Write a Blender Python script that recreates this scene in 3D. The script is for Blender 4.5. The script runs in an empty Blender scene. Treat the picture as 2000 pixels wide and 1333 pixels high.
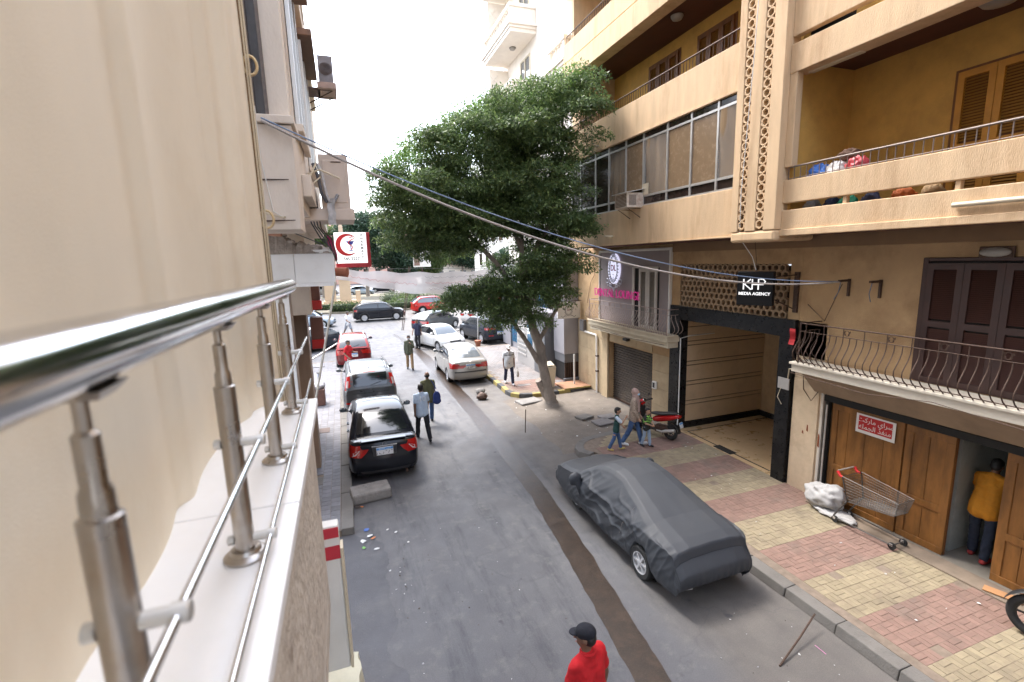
import bpy, bmesh, math, random
import numpy as np
from mathutils import Vector, Matrix
from mathutils.bvhtree import BVHTree
from mathutils import noise as mnoise
random.seed(7)
sc = bpy.context.scene
R = math.radians
# ---------------------------------------------------------------- camera
CAM_H = 5.3
def _axes(a, b, c):
    f = Vector((math.sin(a)*math.cos(b), math.cos(a)*math.cos(b), -math.sin(b)))
    r = Vector((math.cos(a), -math.sin(a), 0)); u = r.cross(f)
    return r*math.cos(c)+u*math.sin(c), u*math.cos(c)-r*math.sin(c), f
_r, _u, _f = _axes(R(19.2), R(9.75), R(-1.6))
cd = bpy.data.cameras.new('camera'); cam = bpy.data.objects.new('camera', cd)
sc.collection.objects.link(cam); sc.camera = cam
cd.sensor_fit = 'HORIZONTAL'; cd.sensor_width = 36; cd.lens = 36*935/2000
cd.clip_start = 0.02; cd.clip_end = 3000
cam.matrix_world = Matrix(((_r.x, _u.x, -_f.x, 0), (_r.y, _u.y, -_f.y, 0), (_r.z, _u.z, -_f.z, CAM_H), (0, 0, 0, 1)))
cd.dof.use_dof = True; cd.dof.focus_distance = 16; cd.dof.aperture_fstop = 2.8
# ---------------------------------------------------------------- sky, sun, exposure
w = bpy.data.worlds.new('World'); sc.world = w; w.use_nodes = True
nt = w.node_tree; bg = nt.nodes['Background']
sky = nt.nodes.new('ShaderNodeTexSky'); sky.sky_type = 'NISHITA'; sky.sun_disc = False
SUN_EL, SUN_AZ = 58, -25        # azimuth measured from +Y towards +X
sky.sun_elevation = R(SUN_EL); sky.sun_rotation = R(SUN_AZ)
sky.air_density = 1.0; sky.dust_density = 2.0; sky.ozone_density = 0.6
hs = nt.nodes.new('ShaderNodeHueSaturation'); hs.inputs['Saturation'].default_value = 0.55
nt.links.new(sky.outputs[0], hs.inputs['Color']); nt.links.new(hs.outputs[0], bg.inputs[0])
bg.inputs[1].default_value = 0.15
sl = bpy.data.lights.new('sun', 'SUN'); so = bpy.data.objects.new('sun', sl); sc.collection.objects.link(so)
sl.energy = 0.6; sl.angle = R(14); sl.color = (1.0, 0.96, 0.91)
sd = Vector((math.sin(R(SUN_AZ))*math.cos(R(SUN_EL)), math.cos(R(SUN_AZ))*math.cos(R(SUN_EL)), math.sin(R(SUN_EL))))
so.rotation_euler = sd.to_track_quat('Z', 'Y').to_euler(); so.location = (0, 0, 40)
sc.view_settings.view_transform = 'Standard'; sc.view_settings.look = 'None'
sc.view_settings.gamma = 1; sc.view_settings.use_curve_mapping = False
sc.view_settings.exposure = 2.85
sc.cycles.max_bounces = 6; sc.cycles.diffuse_bounces = 4; sc.cycles.glossy_bounces = 3; sc.cycles.transparent_max_bounces = 6; sc.cycles.caustics_reflective = False; sc.cycles.caustics_refractive = False
# ---------------------------------------------------------------- helpers
COL = sc.collection
def wm(o):
    m = o.matrix_basis.copy()
    while o.parent:
        o = o.parent; m = o.matrix_basis @ m
    return m
def tag(o, label=None, cat=None, group=None, kind=None):
    if label: o['label'] = label
    if cat: o['category'] = cat
    if group: o['group'] = group
    if kind: o['kind'] = kind
    return o
def thing(name, label, cat, loc=(0, 0, 0), rz=0, group=None):
    o = bpy.data.objects.new(name, None); COL.objects.link(o)
    o.empty_display_size = .2
    o.location = loc; o.rotation_euler = (0, 0, rz)
    return tag(o, label, cat, group)
def inst(name, me, parent, loc, rot=(0, 0, 0), scale=None):
    o = bpy.data.objects.new(name, me); COL.objects.link(o)
    o.parent = parent; o.location = loc; o.rotation_euler = rot
    if scale: o.scale = scale
    return o
def copy_tree(o, parent=None):
    c = o.copy(); COL.objects.link(c); c.parent = parent
    for ch in list(o.children): copy_tree(ch, c)
    return c
TMP = bpy.data.scenes.new('scratch')
def ev_obj(o):
    """evaluate one unparented object alone, in a scratch scene, and return its mesh"""
    TMP.collection.objects.link(o); vl = TMP.view_layers[0]; vl.update()
    me = bpy.data.meshes.new_from_object(o.evaluated_get(vl.depsgraph)); TMP.collection.objects.unlink(o); return me
class MB:
    def __init__(s): s.v = []; s.f = []
    def add(s, vs, fs):
        n = len(s.v); s.v += [tuple(v) for v in vs]; s.f += [tuple(i+n for i in f) for f in fs]; return s
    def box(s, a, b):
        x0, y0, z0 = a; x1, y1, z1 = b
        if x0 > x1: x0, x1 = x1, x0
        if y0 > y1: y0, y1 = y1, y0
        if z0 > z1: z0, z1 = z1, z0
        return s.add([(x0,y0,z0),(x1,y0,z0),(x1,y1,z0),(x0,y1,z0),(x0,y0,z1),(x1,y0,z1),(x1,y1,z1),(x0,y1,z1)],
                     [(0,3,2,1),(4,5,6,7),(0,1,5,4),(1,2,6,5),(2,3,7,6),(3,0,4,7)])
    def obox(s, c, size, mat3=None, rz=0):
        m = mat3 or Matrix.Rotation(rz, 3, 'Z'); c = Vector(c); h = Vector(size)/2
        vs = [c + m @ Vector((sx*h.x, sy*h.y, sz*h.z)) for sx, sy, sz in ((-1,-1,-1),(1,-1,-1),(1,1,-1),(-1,1,-1),(-1,-1,1),(1,-1,1),(1,1,1),(-1,1,1))]
        return s.add(vs, [(0,3,2,1),(4,5,6,7),(0,1,5,4),(1,2,6,5),(2,3,7,6),(3,0,4,7)])
    def tube(s, pts, r, n=8, cap=True, closed=False):
        pts = [Vector(p) for p in pts]; m = len(pts)
        rs = r if isinstance(r, (list, tuple)) else [r]*m
        ref = None; rings = []
        for i, p in enumerate(pts):
            if closed: d = pts[(i+1) % m]-pts[i-1]
            else: d = pts[min(i+1, m-1)]-pts[max(i-1, 0)]
            d.normalize()
            if ref is None: ref = Vector((0, 0, 1)) if abs(d.z) < .9 else Vector((1, 0, 0))
            a = d.cross(ref)
            if a.length < 1e-4: a = d.orthogonal()
            a.normalize(); b = a.cross(d); ref = b
            rings.append([p + (a*math.cos(2*math.pi*k/n)+b*math.sin(2*math.pi*k/n))*rs[i] for k in range(n)])
        vs = [v for rg in rings for v in rg]; fs = []
        for i in range(m if closed else m-1):
            j = (i+1) % m
            for k in range(n): fs.append((i*n+k, i*n+(k+1) % n, j*n+(k+1) % n, j*n+k))
        if cap and not closed: fs += [tuple(range(n))[::-1], tuple((m-1)*n+k for k in range(n))]
        return s.add(vs, fs)
    def cyl(s, a, b, r, r2=None, n=16): return s.tube([a, b], [r, r if r2 is None else r2], n)
    def lathe(s, prof, c, axis=(0, 0, 1), n=20, cap=True):
        ax = Vector(axis).normalized(); a = ax.orthogonal().normalized(); b = ax.cross(a); c = Vector(c)
        vs = [c + ax*h + (a*math.cos(2*math.pi*k/n)+b*math.sin(2*math.pi*k/n))*r for r, h in prof for k in range(n)]
        m = len(prof); fs = [(i*n+k, i*n+(k+1) % n, (i+1)*n+(k+1) % n, (i+1)*n+k) for i in range(m-1) for k in range(n)]
        if cap: fs += [tuple(range(n))[::-1], tuple((m-1)*n+k for k in range(n))]
        return s.add(vs, fs)
    def prism(s, poly, d, origin=(0, 0, 0), ex=(1, 0, 0), ey=(0, 1, 0), ez=(0, 0, 1)):
        o, ex, ey, ez = map(Vector, (origin, ex, ey, ez)); n = len(poly)
        vs = [o+ex*p[0]+ey*p[1] for p in poly]+[o+ex*p[0]+ey*p[1]+ez*d for p in poly]
        return s.add(vs, [tuple(range(n))[::-1], tuple(range(n, 2*n))]+[(i, (i+1) % n, n+(i+1) % n, n+i) for i in range(n)])
    def ellipsoid(s, c, r, nu=12, nv=8, m3=None):
        c = Vector(c); vs = []; fs = []
        for j in range(nv+1):
            t = math.pi*j/nv
            for i in range(nu):
                p = 2*math.pi*i/nu
                q = Vector((r[0]*math.sin(t)*math.cos(p), r[1]*math.sin(t)*math.sin(p), r[2]*math.cos(t)))
                vs.append(c+(m3 @ q if m3 else q))
        for j in range(nv):
            for i in range(nu): fs.append((j*nu+i, (j+1)*nu+i, (j+1)*nu+(i+1) % nu, j*nu+(i+1) % nu))
        return s.add(vs, fs)
    def grid(s, rows):
        n = len(rows[0]); vs = [v for r in rows for v in r]
        return s.add(vs, [(i*n+k, i*n+k+1, (i+1)*n+k+1, (i+1)*n+k) for i in range(len(rows)-1) for k in range(n-1)])
    def ringprism(s, outer, inner, d, origin, ex, ey, ez):
        o, ex, ey, ez = map(Vector, (origin, ex, ey, ez)); n = len(outer); vs = []
        for dd in (0, d):
            for pl in (outer, inner): vs += [o+ex*p[0]+ey*p[1]+ez*dd for p in pl]
        fs = []
        for i in range(n):
            j = (i+1) % n
            fs += [(i, n+i, n+j, j), (2*n+i, 2*n+j, 3*n+j, 3*n+i), (i, j, 2*n+j, 2*n+i), (n+i, 3*n+i, 3*n+j, n+j)]
        return s.add(vs, fs)
    def build(s, name, mt, parent=None, smooth=False, bevel=0, local=False, fix=False):
        vs = s.v
        if parent is not None and not local:
            mi = wm(parent).inverted(); vs = [tuple(mi @ Vector(v)) for v in vs]
        me = bpy.data.meshes.new(name); me.from_pydata(vs, [], s.f); me.update()
        if fix:
            b = bmesh.new(); b.from_mesh(me); bmesh.ops.remove_doubles(b, verts=b.verts, dist=1e-5)
            bmesh.ops.recalc_face_normals(b, faces=b.faces); b.to_mesh(me); b.free()
        if smooth:
            me.shade_smooth(); me.set_sharp_from_angle(angle=R(smooth if smooth > 1 else 40))
        if mt is not None: me.materials.append(mt)
        o = bpy.data.objects.new(name, me); COL.objects.link(o); o.parent = parent
        if bevel:
            bv = o.modifiers.new('bevel', 'BEVEL'); bv.width = bevel; bv.segments = 2; bv.limit_method = 'ANGLE'
        return o
def bx(name, a, b, mt, parent=None, bevel=0): return MB().box(a, b).build(name, mt, parent, bevel=bevel)
def struct(o): o['kind'] = 'structure'; return o
def text(body, size, mt, parent, origin, right=(0, -1, 0), up=(0, 0, 1), ext=.004, name='lettering', align='CENTER', bold=0, sx=1):
    c = bpy.data.curves.new('t', 'FONT'); c.body = body; c.size = size; c.extrude = ext
    c.align_x = align; c.align_y = 'CENTER'; c.offset = bold; c.resolution_u = 3
    o = bpy.data.objects.new('t', c); me = ev_obj(o)
    bpy.data.objects.remove(o); bpy.data.curves.remove(c)
    rr = Vector(right).normalized(); uu = Vector(up).normalized(); nn = rr.cross(uu)
    mi = wm(parent).inverted() if parent else Matrix()
    og = Vector(origin)
    for v in me.vertices: v.co = mi @ (og + rr*v.co.x*sx + uu*v.co.y + nn*v.co.z)
    me.materials.clear(); me.materials.append(mt)
    o = bpy.data.objects.new(name, me); COL.objects.link(o); o.parent = parent
    return o
# ---------------------------------------------------------------- materials
_mc = {}
def mat(name, col, rough=.6, metal=0., var=.12, scale=6., bump=0., bscale=None, coat=0., stain=None, samt=.5, sscale=1.2,
        stretch=None, trans=0., emit=None, estr=1., alpha=1., spec=.5, col2=None, island=0., speckle=None, world=False):
    if name in _mc: return _mc[name]
    m = bpy.data.materials.new(name); m.use_nodes = True; nt = m.node_tree; N = nt.nodes; L = nt.links
    b = N['Principled BSDF']; b.inputs['Roughness'].default_value = rough; b.inputs['Metallic'].default_value = metal
    b.inputs['Specular IOR Level'].default_value = spec
    if coat: b.inputs['Coat Weight'].default_value = coat; b.inputs['Coat Roughness'].default_value = .03
    if trans: b.inputs['Transmission Weight'].default_value = trans
    if alpha < 1: b.inputs['Alpha'].default_value = alpha
    if emit: b.inputs['Emission Color'].default_value = (*emit, 1); b.inputs['Emission Strength'].default_value = estr
    tc = N.new('ShaderNodeTexCoord'); mp = N.new('ShaderNodeMapping'); L.new(N.new('ShaderNodeNewGeometry').outputs['Position'] if world else tc.outputs['Object'], mp.inputs[0])
    if stretch: mp.inputs['Scale'].default_value = stretch
    n1 = N.new('ShaderNodeTexNoise'); n1.inputs['Scale'].default_value = scale; n1.inputs['Detail'].default_value = 7; n1.inputs['Roughness'].default_value = .62
    L.new(mp.outputs[0], n1.inputs['Vector'])
    rp = N.new('ShaderNodeMapRange'); rp.inputs[1].default_value = .3; rp.inputs[2].default_value = .7; L.new(n1.outputs[0], rp.inputs[0])
    mx = N.new('ShaderNodeMix'); mx.data_type = 'RGBA'; L.new(rp.outputs[0], mx.inputs[0])
    c2 = col2 or tuple(min(1, c*(1+var)) for c in col)
    mx.inputs[6].default_value = (*[c*(1-var) for c in col], 1); mx.inputs[7].default_value = (*c2, 1)
    out = mx.outputs[2]
    if stain:
        n2 = N.new('ShaderNodeTexNoise'); n2.inputs['Scale'].default_value = sscale; n2.inputs['Detail'].default_value = 8; n2.inputs['Roughness'].default_value = .68
        L.new(mp.outputs[0], n2.inputs['Vector'])
        r2 = N.new('ShaderNodeMapRange'); r2.inputs[1].default_value = .5; r2.inputs[2].default_value = .78; r2.inputs[4].default_value = samt; L.new(n2.outputs[0], r2.inputs[0])
        m2 = N.new('ShaderNodeMix'); m2.data_type = 'RGBA'; L.new(r2.outputs[0], m2.inputs[0]); L.new(out, m2.inputs[6]); m2.inputs[7].default_value = (*stain, 1); out = m2.outputs[2]
    if speckle:
        n4 = N.new('ShaderNodeTexNoise'); n4.inputs['Scale'].default_value = speckle[1]; n4.inputs['Detail'].default_value = 3; L.new(mp.outputs[0], n4.inputs['Vector'])
        r4 = N.new('ShaderNodeMapRange'); r4.inputs[1].default_value = speckle[2]; r4.inputs[2].default_value = speckle[2]+.06; r4.inputs[4].default_value = speckle[3]; L.new(n4.outputs[0], r4.inputs[0])
        m4 = N.new('ShaderNodeMix'); m4.data_type = 'RGBA'; L.new(r4.outputs[0], m4.inputs[0]); L.new(out, m4.inputs[6]); m4.inputs[7].default_value = (*speckle[0], 1); out = m4.outputs[2]
    if island:
        oi = N.new('ShaderNodeObjectInfo'); ge = N.new('ShaderNodeNewGeometry'); ad = N.new('ShaderNodeMath'); ad.operation = 'ADD'
        L.new(oi.outputs['Random'], ad.inputs[0]); L.new(ge.outputs['Random Per Island'], ad.inputs[1])
        fr = N.new('ShaderNodeMath'); fr.operation = 'FRACT'; L.new(ad.outputs[0], fr.inputs[0])
        r3 = N.new('ShaderNodeMapRange'); r3.inputs[3].default_value = 1-island; r3.inputs[4].default_value = 1+island; L.new(fr.outputs[0], r3.inputs[0])
        h = N.new('ShaderNodeHueSaturation'); L.new(out, h.inputs['Color']); L.new(r3.outputs[0], h.inputs['Value']); out = h.outputs[0]
    L.new(out, b.inputs['Base Color'])
    r5 = N.new('ShaderNodeMapRange'); r5.inputs[3].default_value = max(0, rough-.08); r5.inputs[4].default_value = min(1, rough+.1); L.new(n1.outputs[0], r5.inputs[0]); L.new(r5.outputs[0], b.inputs['Roughness'])
    if bump:
        n3 = N.new('ShaderNodeTexNoise'); n3.inputs['Scale'].default_value = bscale or scale*6; n3.inputs['Detail'].default_value = 5; L.new(mp.outputs[0], n3.inputs['Vector'])
        bp = N.new('ShaderNodeBump'); bp.inputs['Strength'].default_value = bump; bp.inputs['Distance'].default_value = .02
        L.new(n3.outputs[0], bp.inputs['Height']); L.new(bp.outputs[0], b.inputs['Normal'])
    _mc[name] = m; return m
def flat(name, col, rough=.5, **k): return mat(name, col, rough, var=k.pop('var', .06), **k)
M_cream = mat('cream_plaster', (.66, .475, .29), .85, var=.10, scale=2.5, bump=.35, bscale=60, stain=(.38, .22, .11), samt=.8, sscale=1.3, stretch=(1.6, 1.6, .3))
M_creamB = mat('cream_plaster_pillar', (.60, .47, .325), .85, var=.12, scale=3, bump=.3, bscale=50, stain=(.30, .20, .12), samt=.5, sscale=1.6)
M_tan = mat('tan_plaster', (.49, .325, .175), .9, var=.12, scale=2, bump=.4, bscale=70, stain=(.26, .145, .065), samt=.75, sscale=1.1)
M_ochre = mat('ochre_plaster', (.66, .385, .10), .9, var=.10, scale=3, bump=.4, bscale=60, stain=(.30, .16, .05), samt=.5, sscale=1)
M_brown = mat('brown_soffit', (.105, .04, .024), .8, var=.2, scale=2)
M_white = flat('white_paint', (.74, .72, .68), .55, stain=(.4, .36, .3), samt=.35, sscale=3)
M_bone = mat('bone_paint', (.62, .54, .40), .6, var=.08, scale=3, stain=(.38, .28, .17), samt=.5, sscale=2)
M_black = mat('black_granite', (.012, .012, .013), .28, var=.4, scale=12, stain=(.06, .055, .05), samt=.5, sscale=2.5, spec=.3)
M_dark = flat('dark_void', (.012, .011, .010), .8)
M_iron = mat('rusty_iron', (.085, .05, .035), .6, .3, var=.4, scale=20)
M_ironw = mat('grey_painted_iron', (.42, .38, .35), .5, .1, var=.15, scale=20)
M_steel = mat('brushed_steel', (.42, .39, .36), .28, 1., var=.10, scale=14, stain=(.30, .22, .14), samt=.5, sscale=9)
M_chrome = mat('polished_steel', (.66, .66, .67), .13, 1., var=.08, scale=9)
M_alu = flat('aluminium', (.60, .58, .55), .4, metal=.6)
M_rubber = flat('black_rubber', (.018, .018, .018), .75, var=.25)
M_plasticb = flat('black_plastic', (.02, .02, .021), .45)
M_pale = mat('pale_render', (.60, .585, .56), .85, var=.06, scale=2)
M_glass = mat('tinted_glass', (.012, .014, .016), .04, var=.05, spec=.9, coat=.5)
M_glassl = mat('pale_glass', (.10, .12, .135), .05, var=.05, spec=.9, coat=.6)
# ================================================================ ground
def road_mat():
    m = bpy.data.materials.new('asphalt'); m.use_nodes = True; nt = m.node_tree; N = nt.nodes; L = nt.links; b = N['Principled BSDF']
    tc = N.new('ShaderNodeTexCoord'); P = tc.outputs['Object']
    def noise(s, d=8, r=.6, st=None):
        n = N.new('ShaderNodeTexNoise'); n.inputs['Scale'].default_value = s; n.inputs['Detail'].default_value = d; n.inputs['Roughness'].default_value = r
        if st:
            mp = N.new('ShaderNodeMapping'); mp.inputs['Scale'].default_value = st; L.new(P, mp.inputs[0]); L.new(mp.outputs[0], n.inputs['Vector'])
        else: L.new(P, n.inputs['Vector'])
        return n.outputs[0]
    def rng(x, a, c, lo=0, hi=1):
        r = N.new('ShaderNodeMapRange'); r.inputs[1].default_value = a; r.inputs[2].default_value = c; r.inputs[3].default_value = lo; r.inputs[4].default_value = hi; L.new(x, r.inputs[0]); return r.outputs[0]
    def mix(f, a, c):
        x = N.new('ShaderNodeMix'); x.data_type = 'RGBA'
        L.new(f, x.inputs[0])
        for s, v in ((6, a), (7, c)):
            if isinstance(v, tuple): x.inputs[s].default_value = (*v, 1)
            else: L.new(v, x.inputs[s])
        return x.outputs[2]
    base = mix(rng(noise(.35), .3, .7), (.105, .105, .114), (.155, .15, .15))
    base = mix(rng(noise(1.9, 11, .74, (1, .16, 1)), .5, .68, 0, .95), base, (.056, .058, .066))     # tyre wear along the street
    base = mix(rng(noise(3.5, 9, .72), .52, .70, 0, .7), base, (.19, .182, .17))                     # dust
    sep = N.new('ShaderNodeSeparateXYZ'); L.new(P, sep.inputs[0])
    ad = N.new('ShaderNodeMath'); ad.operation = 'MULTIPLY_ADD'; L.new(noise(.8), ad.inputs[0]); ad.inputs[1].default_value = 1.3; L.new(sep.outputs[0], ad.inputs[2])
    base = mix(rng(ad.outputs[0], 4.6, 5.4, 0, .8), base, mix(rng(noise(2.2), .35, .7), (.125, .11, .096), (.17, .15, .128)))   # sandy verge by the right kerb
    base = mix(rng(noise(70, 5, .7), .40, .62, 0, .35), base, (.05, .05, .055)); base = mix(rng(noise(40, 5, .7), .62, .70, 0, .4), base, (.26, .25, .235))
    base = mix(rng(noise(3.1, 3, .4), .70, .74, 0, .75), base, (.055, .055, .06))                  # oil spots
    vo = N.new('ShaderNodeTexVoronoi'); vo.feature = 'DISTANCE_TO_EDGE'; vo.inputs['Scale'].default_value = .33
    dn = N.new('ShaderNodeTexNoise'); dn.inputs['Scale'].default_value = 1.7; dn.inputs['Detail'].default_value = 6; L.new(P, dn.inputs['Vector'])
    va = N.new('ShaderNodeVectorMath'); va.operation = 'MULTIPLY_ADD'; L.new(dn.outputs['Color'], va.inputs[0]); va.inputs[1].default_value = (.9, .9, 0); L.new(P, va.inputs[2])
    L.new(va.outputs[0], vo.inputs['Vector'])
    base = mix(rng(vo.outputs['Distance'], 0, .007, .28, 0), base, (.06, .06, .065))
    L.new(base, b.inputs['Base Color'])
    L.new(rng(noise(2.), .3, .7, .55, .8), b.inputs['Roughness'])
    bp = N.new('ShaderNodeBump'); bp.inputs['Strength'].default_value = .35; bp.inputs['Distance'].default_value = .01; L.new(noise(90, 4), bp.inputs['Height']); L.new(bp.outputs[0], b.inputs['Normal'])
    return m
M_road = road_mat()
g = MB(); g.grid([[(x, y, 0) for x in (-900, -60, -20, 0, 20, 60, 900)] for y in (-300, -20, 0, 20, 60, 200, 1500)])
struct(g.build('road', M_road, fix=True))
# wet trench patched along the street
M_trench = mat('wet_patched_asphalt', (.033, .019, .011), .32, var=.4, scale=5, bump=.3, bscale=120, stain=(.07, .042, .024), samt=.8, sscale=2.5, speckle=((.10, .075, .055), 60, .62, .5))
TL = [(2.6, -1), (2.83, 2), (3.06, 4.4), (3.38, 7), (3.62, 9.4), (3.74, 13), (3.76, 19.2), (3.72, 27), (3.45, 33), (3.2, 36)]
def lerp(a, b, t): return a+(b-a)*t
def polyx(pl, y):
    for (x0, y0), (x1, y1) in zip(pl, pl[1:]):
        if y <= y1: return lerp(x0, x1, (y-y0)/(y1-y0))
    return pl[-1][0]
rows = []
for i in range(620):
    y = -1+i*.06; x = polyx(TL, y); wd = .45 if y < 9 else lerp(.45, .58, min(1, (y-9)/8))
    if y > 26: wd = lerp(.6, .3, min(1, (y-26)/10))
    j = mnoise.fractal((0, y*2.3, 1), .9, 2.1, 3)*.03; k = mnoise.fractal((5, y*2.1, 1), .9, 2.1, 3)*.03
    rows.append([(x+j, y, .004), (x+wd*.5, y, .004), (x+wd+k, y, .004)])
struct(MB().grid(rows).build('trench_patch', M_trench, fix=True))
# darker asphalt apron below the balcony
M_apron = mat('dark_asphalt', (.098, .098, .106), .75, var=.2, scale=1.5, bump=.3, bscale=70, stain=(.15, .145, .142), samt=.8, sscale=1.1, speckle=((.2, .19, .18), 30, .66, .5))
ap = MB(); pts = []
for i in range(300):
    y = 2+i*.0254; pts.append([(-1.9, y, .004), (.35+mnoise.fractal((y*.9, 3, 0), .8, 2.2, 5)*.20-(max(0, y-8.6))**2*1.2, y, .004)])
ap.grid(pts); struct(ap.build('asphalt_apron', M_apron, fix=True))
# ---------------------------------------------------------------- paving
M_joint = mat('paving_bed', (.20, .155, .118), .9, var=.25, scale=9)
M_kerb = mat('kerb_concrete', world=True, col=(.165, .153, .138), rough=.85, var=.18, scale=4, bump=.5, bscale=40, stain=(.08, .075, .07), samt=.7, sscale=2)
M_brR = mat('red_paver', world=True, col=(.228, .142, .112), rough=.8, var=.12, scale=8, bump=.3, bscale=50, stain=(.16, .125, .102), samt=1.0, sscale=1.3, island=.10)
M_brY = mat('yellow_paver', world=True, col=(.28, .23, .148), rough=.8, var=.12, scale=8, bump=.3, bscale=50, stain=(.17, .132, .096), samt=1.0, sscale=1.3, island=.10)
M_brG = mat('grey_paver', world=True, col=(.20, .197, .21), rough=.8, var=.14, scale=8, bump=.3, bscale=50, stain=(.15, .14, .14), samt=.7, sscale=1.4, island=.14)
M_brP = mat('pale_paver', world=True, col=(.20, .187, .183), rough=.8, var=.12, scale=6, bump=.3, bscale=50, stain=(.24, .19, .16), samt=.8, sscale=.7, island=.10)
def kerbR_x(y): return polyx([(6.12, -4), (6.08, 3.4), (6.05, 5.5), (5.9, 9), (5.72, 11.2), (5.8, 30)], y)
def brick_mesh(sx, sy, h, mt, name='brick'):
    b = .003; me = MB(); x, y = sx/2, sy/2
    me.add([(-x,-y,-.03),(x,-y,-.03),(x,y,-.03),(-x,y,-.03),(-x,-y,h-b),(x,-y,h-b),(x,y,h-b),(-x,y,h-b),(-x+b,-y+b,h),(x-b,-y+b,h),(x-b,y-b,h),(-x+b,y-b,h)],
           [(8,9,10,11),(0,1,5,4),(1,2,6,5),(2,3,7,6),(3,0,4,7),(4,5,9,8),(5,6,10,9),(6,7,11,10),(7,4,8,11)])
    m = bpy.data.meshes.new(name); m.from_pydata(me.v, [], me.f); m.materials.append(mt); m.update(); return m
def pave(parent, items, limit=300, name='brick'):
    """items: (x, y, z, rz, key); meshes: key -> mesh. nearest become objects, the rest one stuff part per key"""
    items = sorted(items, key=lambda t: t[0]**2+t[1]**2)
    base = parent.location
    for x, y, z, rz, me in items[:limit]:
        inst(name, me, parent, (x-base.x, y-base.y, z-base.z), (random.uniform(-.006, .006), random.uniform(-.006, .006), rz+random.uniform(-.012, .012)))
    rest = {}
    for it in items[limit:]: rest.setdefault(it[4].name, []).append(it)
    for k, its in rest.items():
        b = MB(); me = its[0][4]; vs = [v.co for v in me.vertices]; fs = [tuple(p.vertices) for p in me.polygons]
        for x, y, z, rz, _ in its:
            m = Matrix.Translation((x-base.x, y-base.y, z-base.z)) @ Matrix.Rotation(rz, 4, 'Z')
            b.add([m @ v for v in vs], fs)
        o = b.build(name+'_field', me.materials[0], parent, local=True); o['kind'] = 'stuff'
# right pavement
rp = MB(); top = []; N0 = 44
out = [(kerbR_x(y)+.26, y) for y in np.linspace(-4, 10.7, 24)]
cx, cy, rr = 6.55, 10.9, .75
out += [(cx-rr*math.cos(a), cy+rr*math.sin(a)) for a in np.linspace(.1, 1.5, 8)] + [(7.6, 11.75), (9.12, 11.9)]
poly = out+[(9.12, -4)]
slab = rp.prism(poly, .135, (0, 0, .005)).build('pavement_right', M_joint, fix=True); struct(slab)
km = MB()
kpts = [(kerbR_x(y), y) for y in np.linspace(-4, 10.6, 19)] + [(cx-(rr+.22)*math.cos(a), cy+(rr+.2)*math.sin(a)) for a in np.linspace(0, 1.45, 6)] + [(7.4, 12.0)]
for i, ((x0, y0), (x1, y1)) in enumerate(zip(kpts, kpts[1:])):
    d = Vector((x1-x0, y1-y0, 0)); L_ = d.length; d.normalize(); nrm = Vector((d.y, -d.x, 0))
    if nrm.x < 0 and y1 < 10.7: nrm = -nrm
    a = Vector((x0, y0, 0))+d*.006; c = Vector((x1, y1, 0))-d*.006; j = random.uniform(-.012, .012)
    kb = MB(); kb.add([a+nrm*j, c+nrm*j, c+nrm*.25, a+nrm*.25]+[p+Vector((0, 0, .15+random.uniform(-.008, .008))) for p in (a+nrm*(.03+j), c+nrm*(.03+j), c+nrm*.25, a+nrm*.25)],
                  [(0,3,2,1),(4,5,6,7),(0,1,5,4),(1,2,6,5),(2,3,7,6),(3,0,4,7)])
    kb.build('kerb_block', M_kerb, slab, fix=True, bevel=.012)
BR = {('R', 0): brick_mesh(.1685, .0825, .018, M_brR), ('Y', 0): brick_mesh(.1685, .0825, .018, M_brY)}
items = []
# basket weave cells of .2 x .2
for r in range(70):
    yc = -.3+r*.172
    band = math.floor((yc+.0-3.15)/.87); key = 'R' if band % 2 == 0 else 'Y'
    for c in range(19):
        xc = 9.0-.02-c*.172
        if xc-.12 < kerbR_x(yc)+.27 or (yc > 10.6 and xc < 5.9+(yc-10.6)*.9): continue
        if random.random() < .012: continue
        for s in (-.043, .043):
            z = .142+random.uniform(-.003, .003)
            if (r+c) % 2: items.append((xc, yc+s, z-.015, 0, BR[(key, 0)]))
            else: items.append((xc+s, yc, z-.015, math.pi/2, BR[(key, 0)]))
pave(slab, items)
# sandy driveway between the two pavements
M_dirt = mat('sandy_concrete', (.175, .148, .122), .9, var=.2, scale=2.5, bump=.5, bscale=30, stain=(.14, .125, .11), samt=.7, sscale=1.6, speckle=((.36, .32, .28), 22, .66, .6))
dm = MB(); rows = []
for i in range(30):
    y = 11.2+i*.2; x0 = 5.35+mnoise.noise((y*.7, 0, 4))*.35+(.5 if i > 27 else 0)
    rows.append([(lerp(x0, 9.13, t), y, .006+.07*t*t+mnoise.noise((t*5, y, 2))*.006) for t in np.linspace(0, 1, 16)])
struct(dm.grid(rows).build('driveway', M_dirt, fix=True))
for i, (x, y, sx, sy, rz) in enumerate([(7.5, 12.9, .6, .5, .1), (8.15, 12.5, .5, .45, -.1), (7.2, 13.6, .5, .4, .3), (7.9, 13.3, .55, .4, .05), (8.5, 12.1, .4, .4, .2)]):
    t = MB().obox((x, y, .07), (sx, sy, .06), rz=rz).build('paving_slab', (M_brP, M_brY, M_kerb)[i % 3], None, bevel=.015)
    tag(t, ['large loose pinkish paving slab nearest the tree stump', 'yellowish loose paving slab in front of the roller shutter', 'grey loose slab set farthest left on the driveway', 'pale loose slab between the other broken slabs', 'small yellowish slab close beside the shutter pier'][i], 'slab', 'loose slabs on the driveway')
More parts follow.
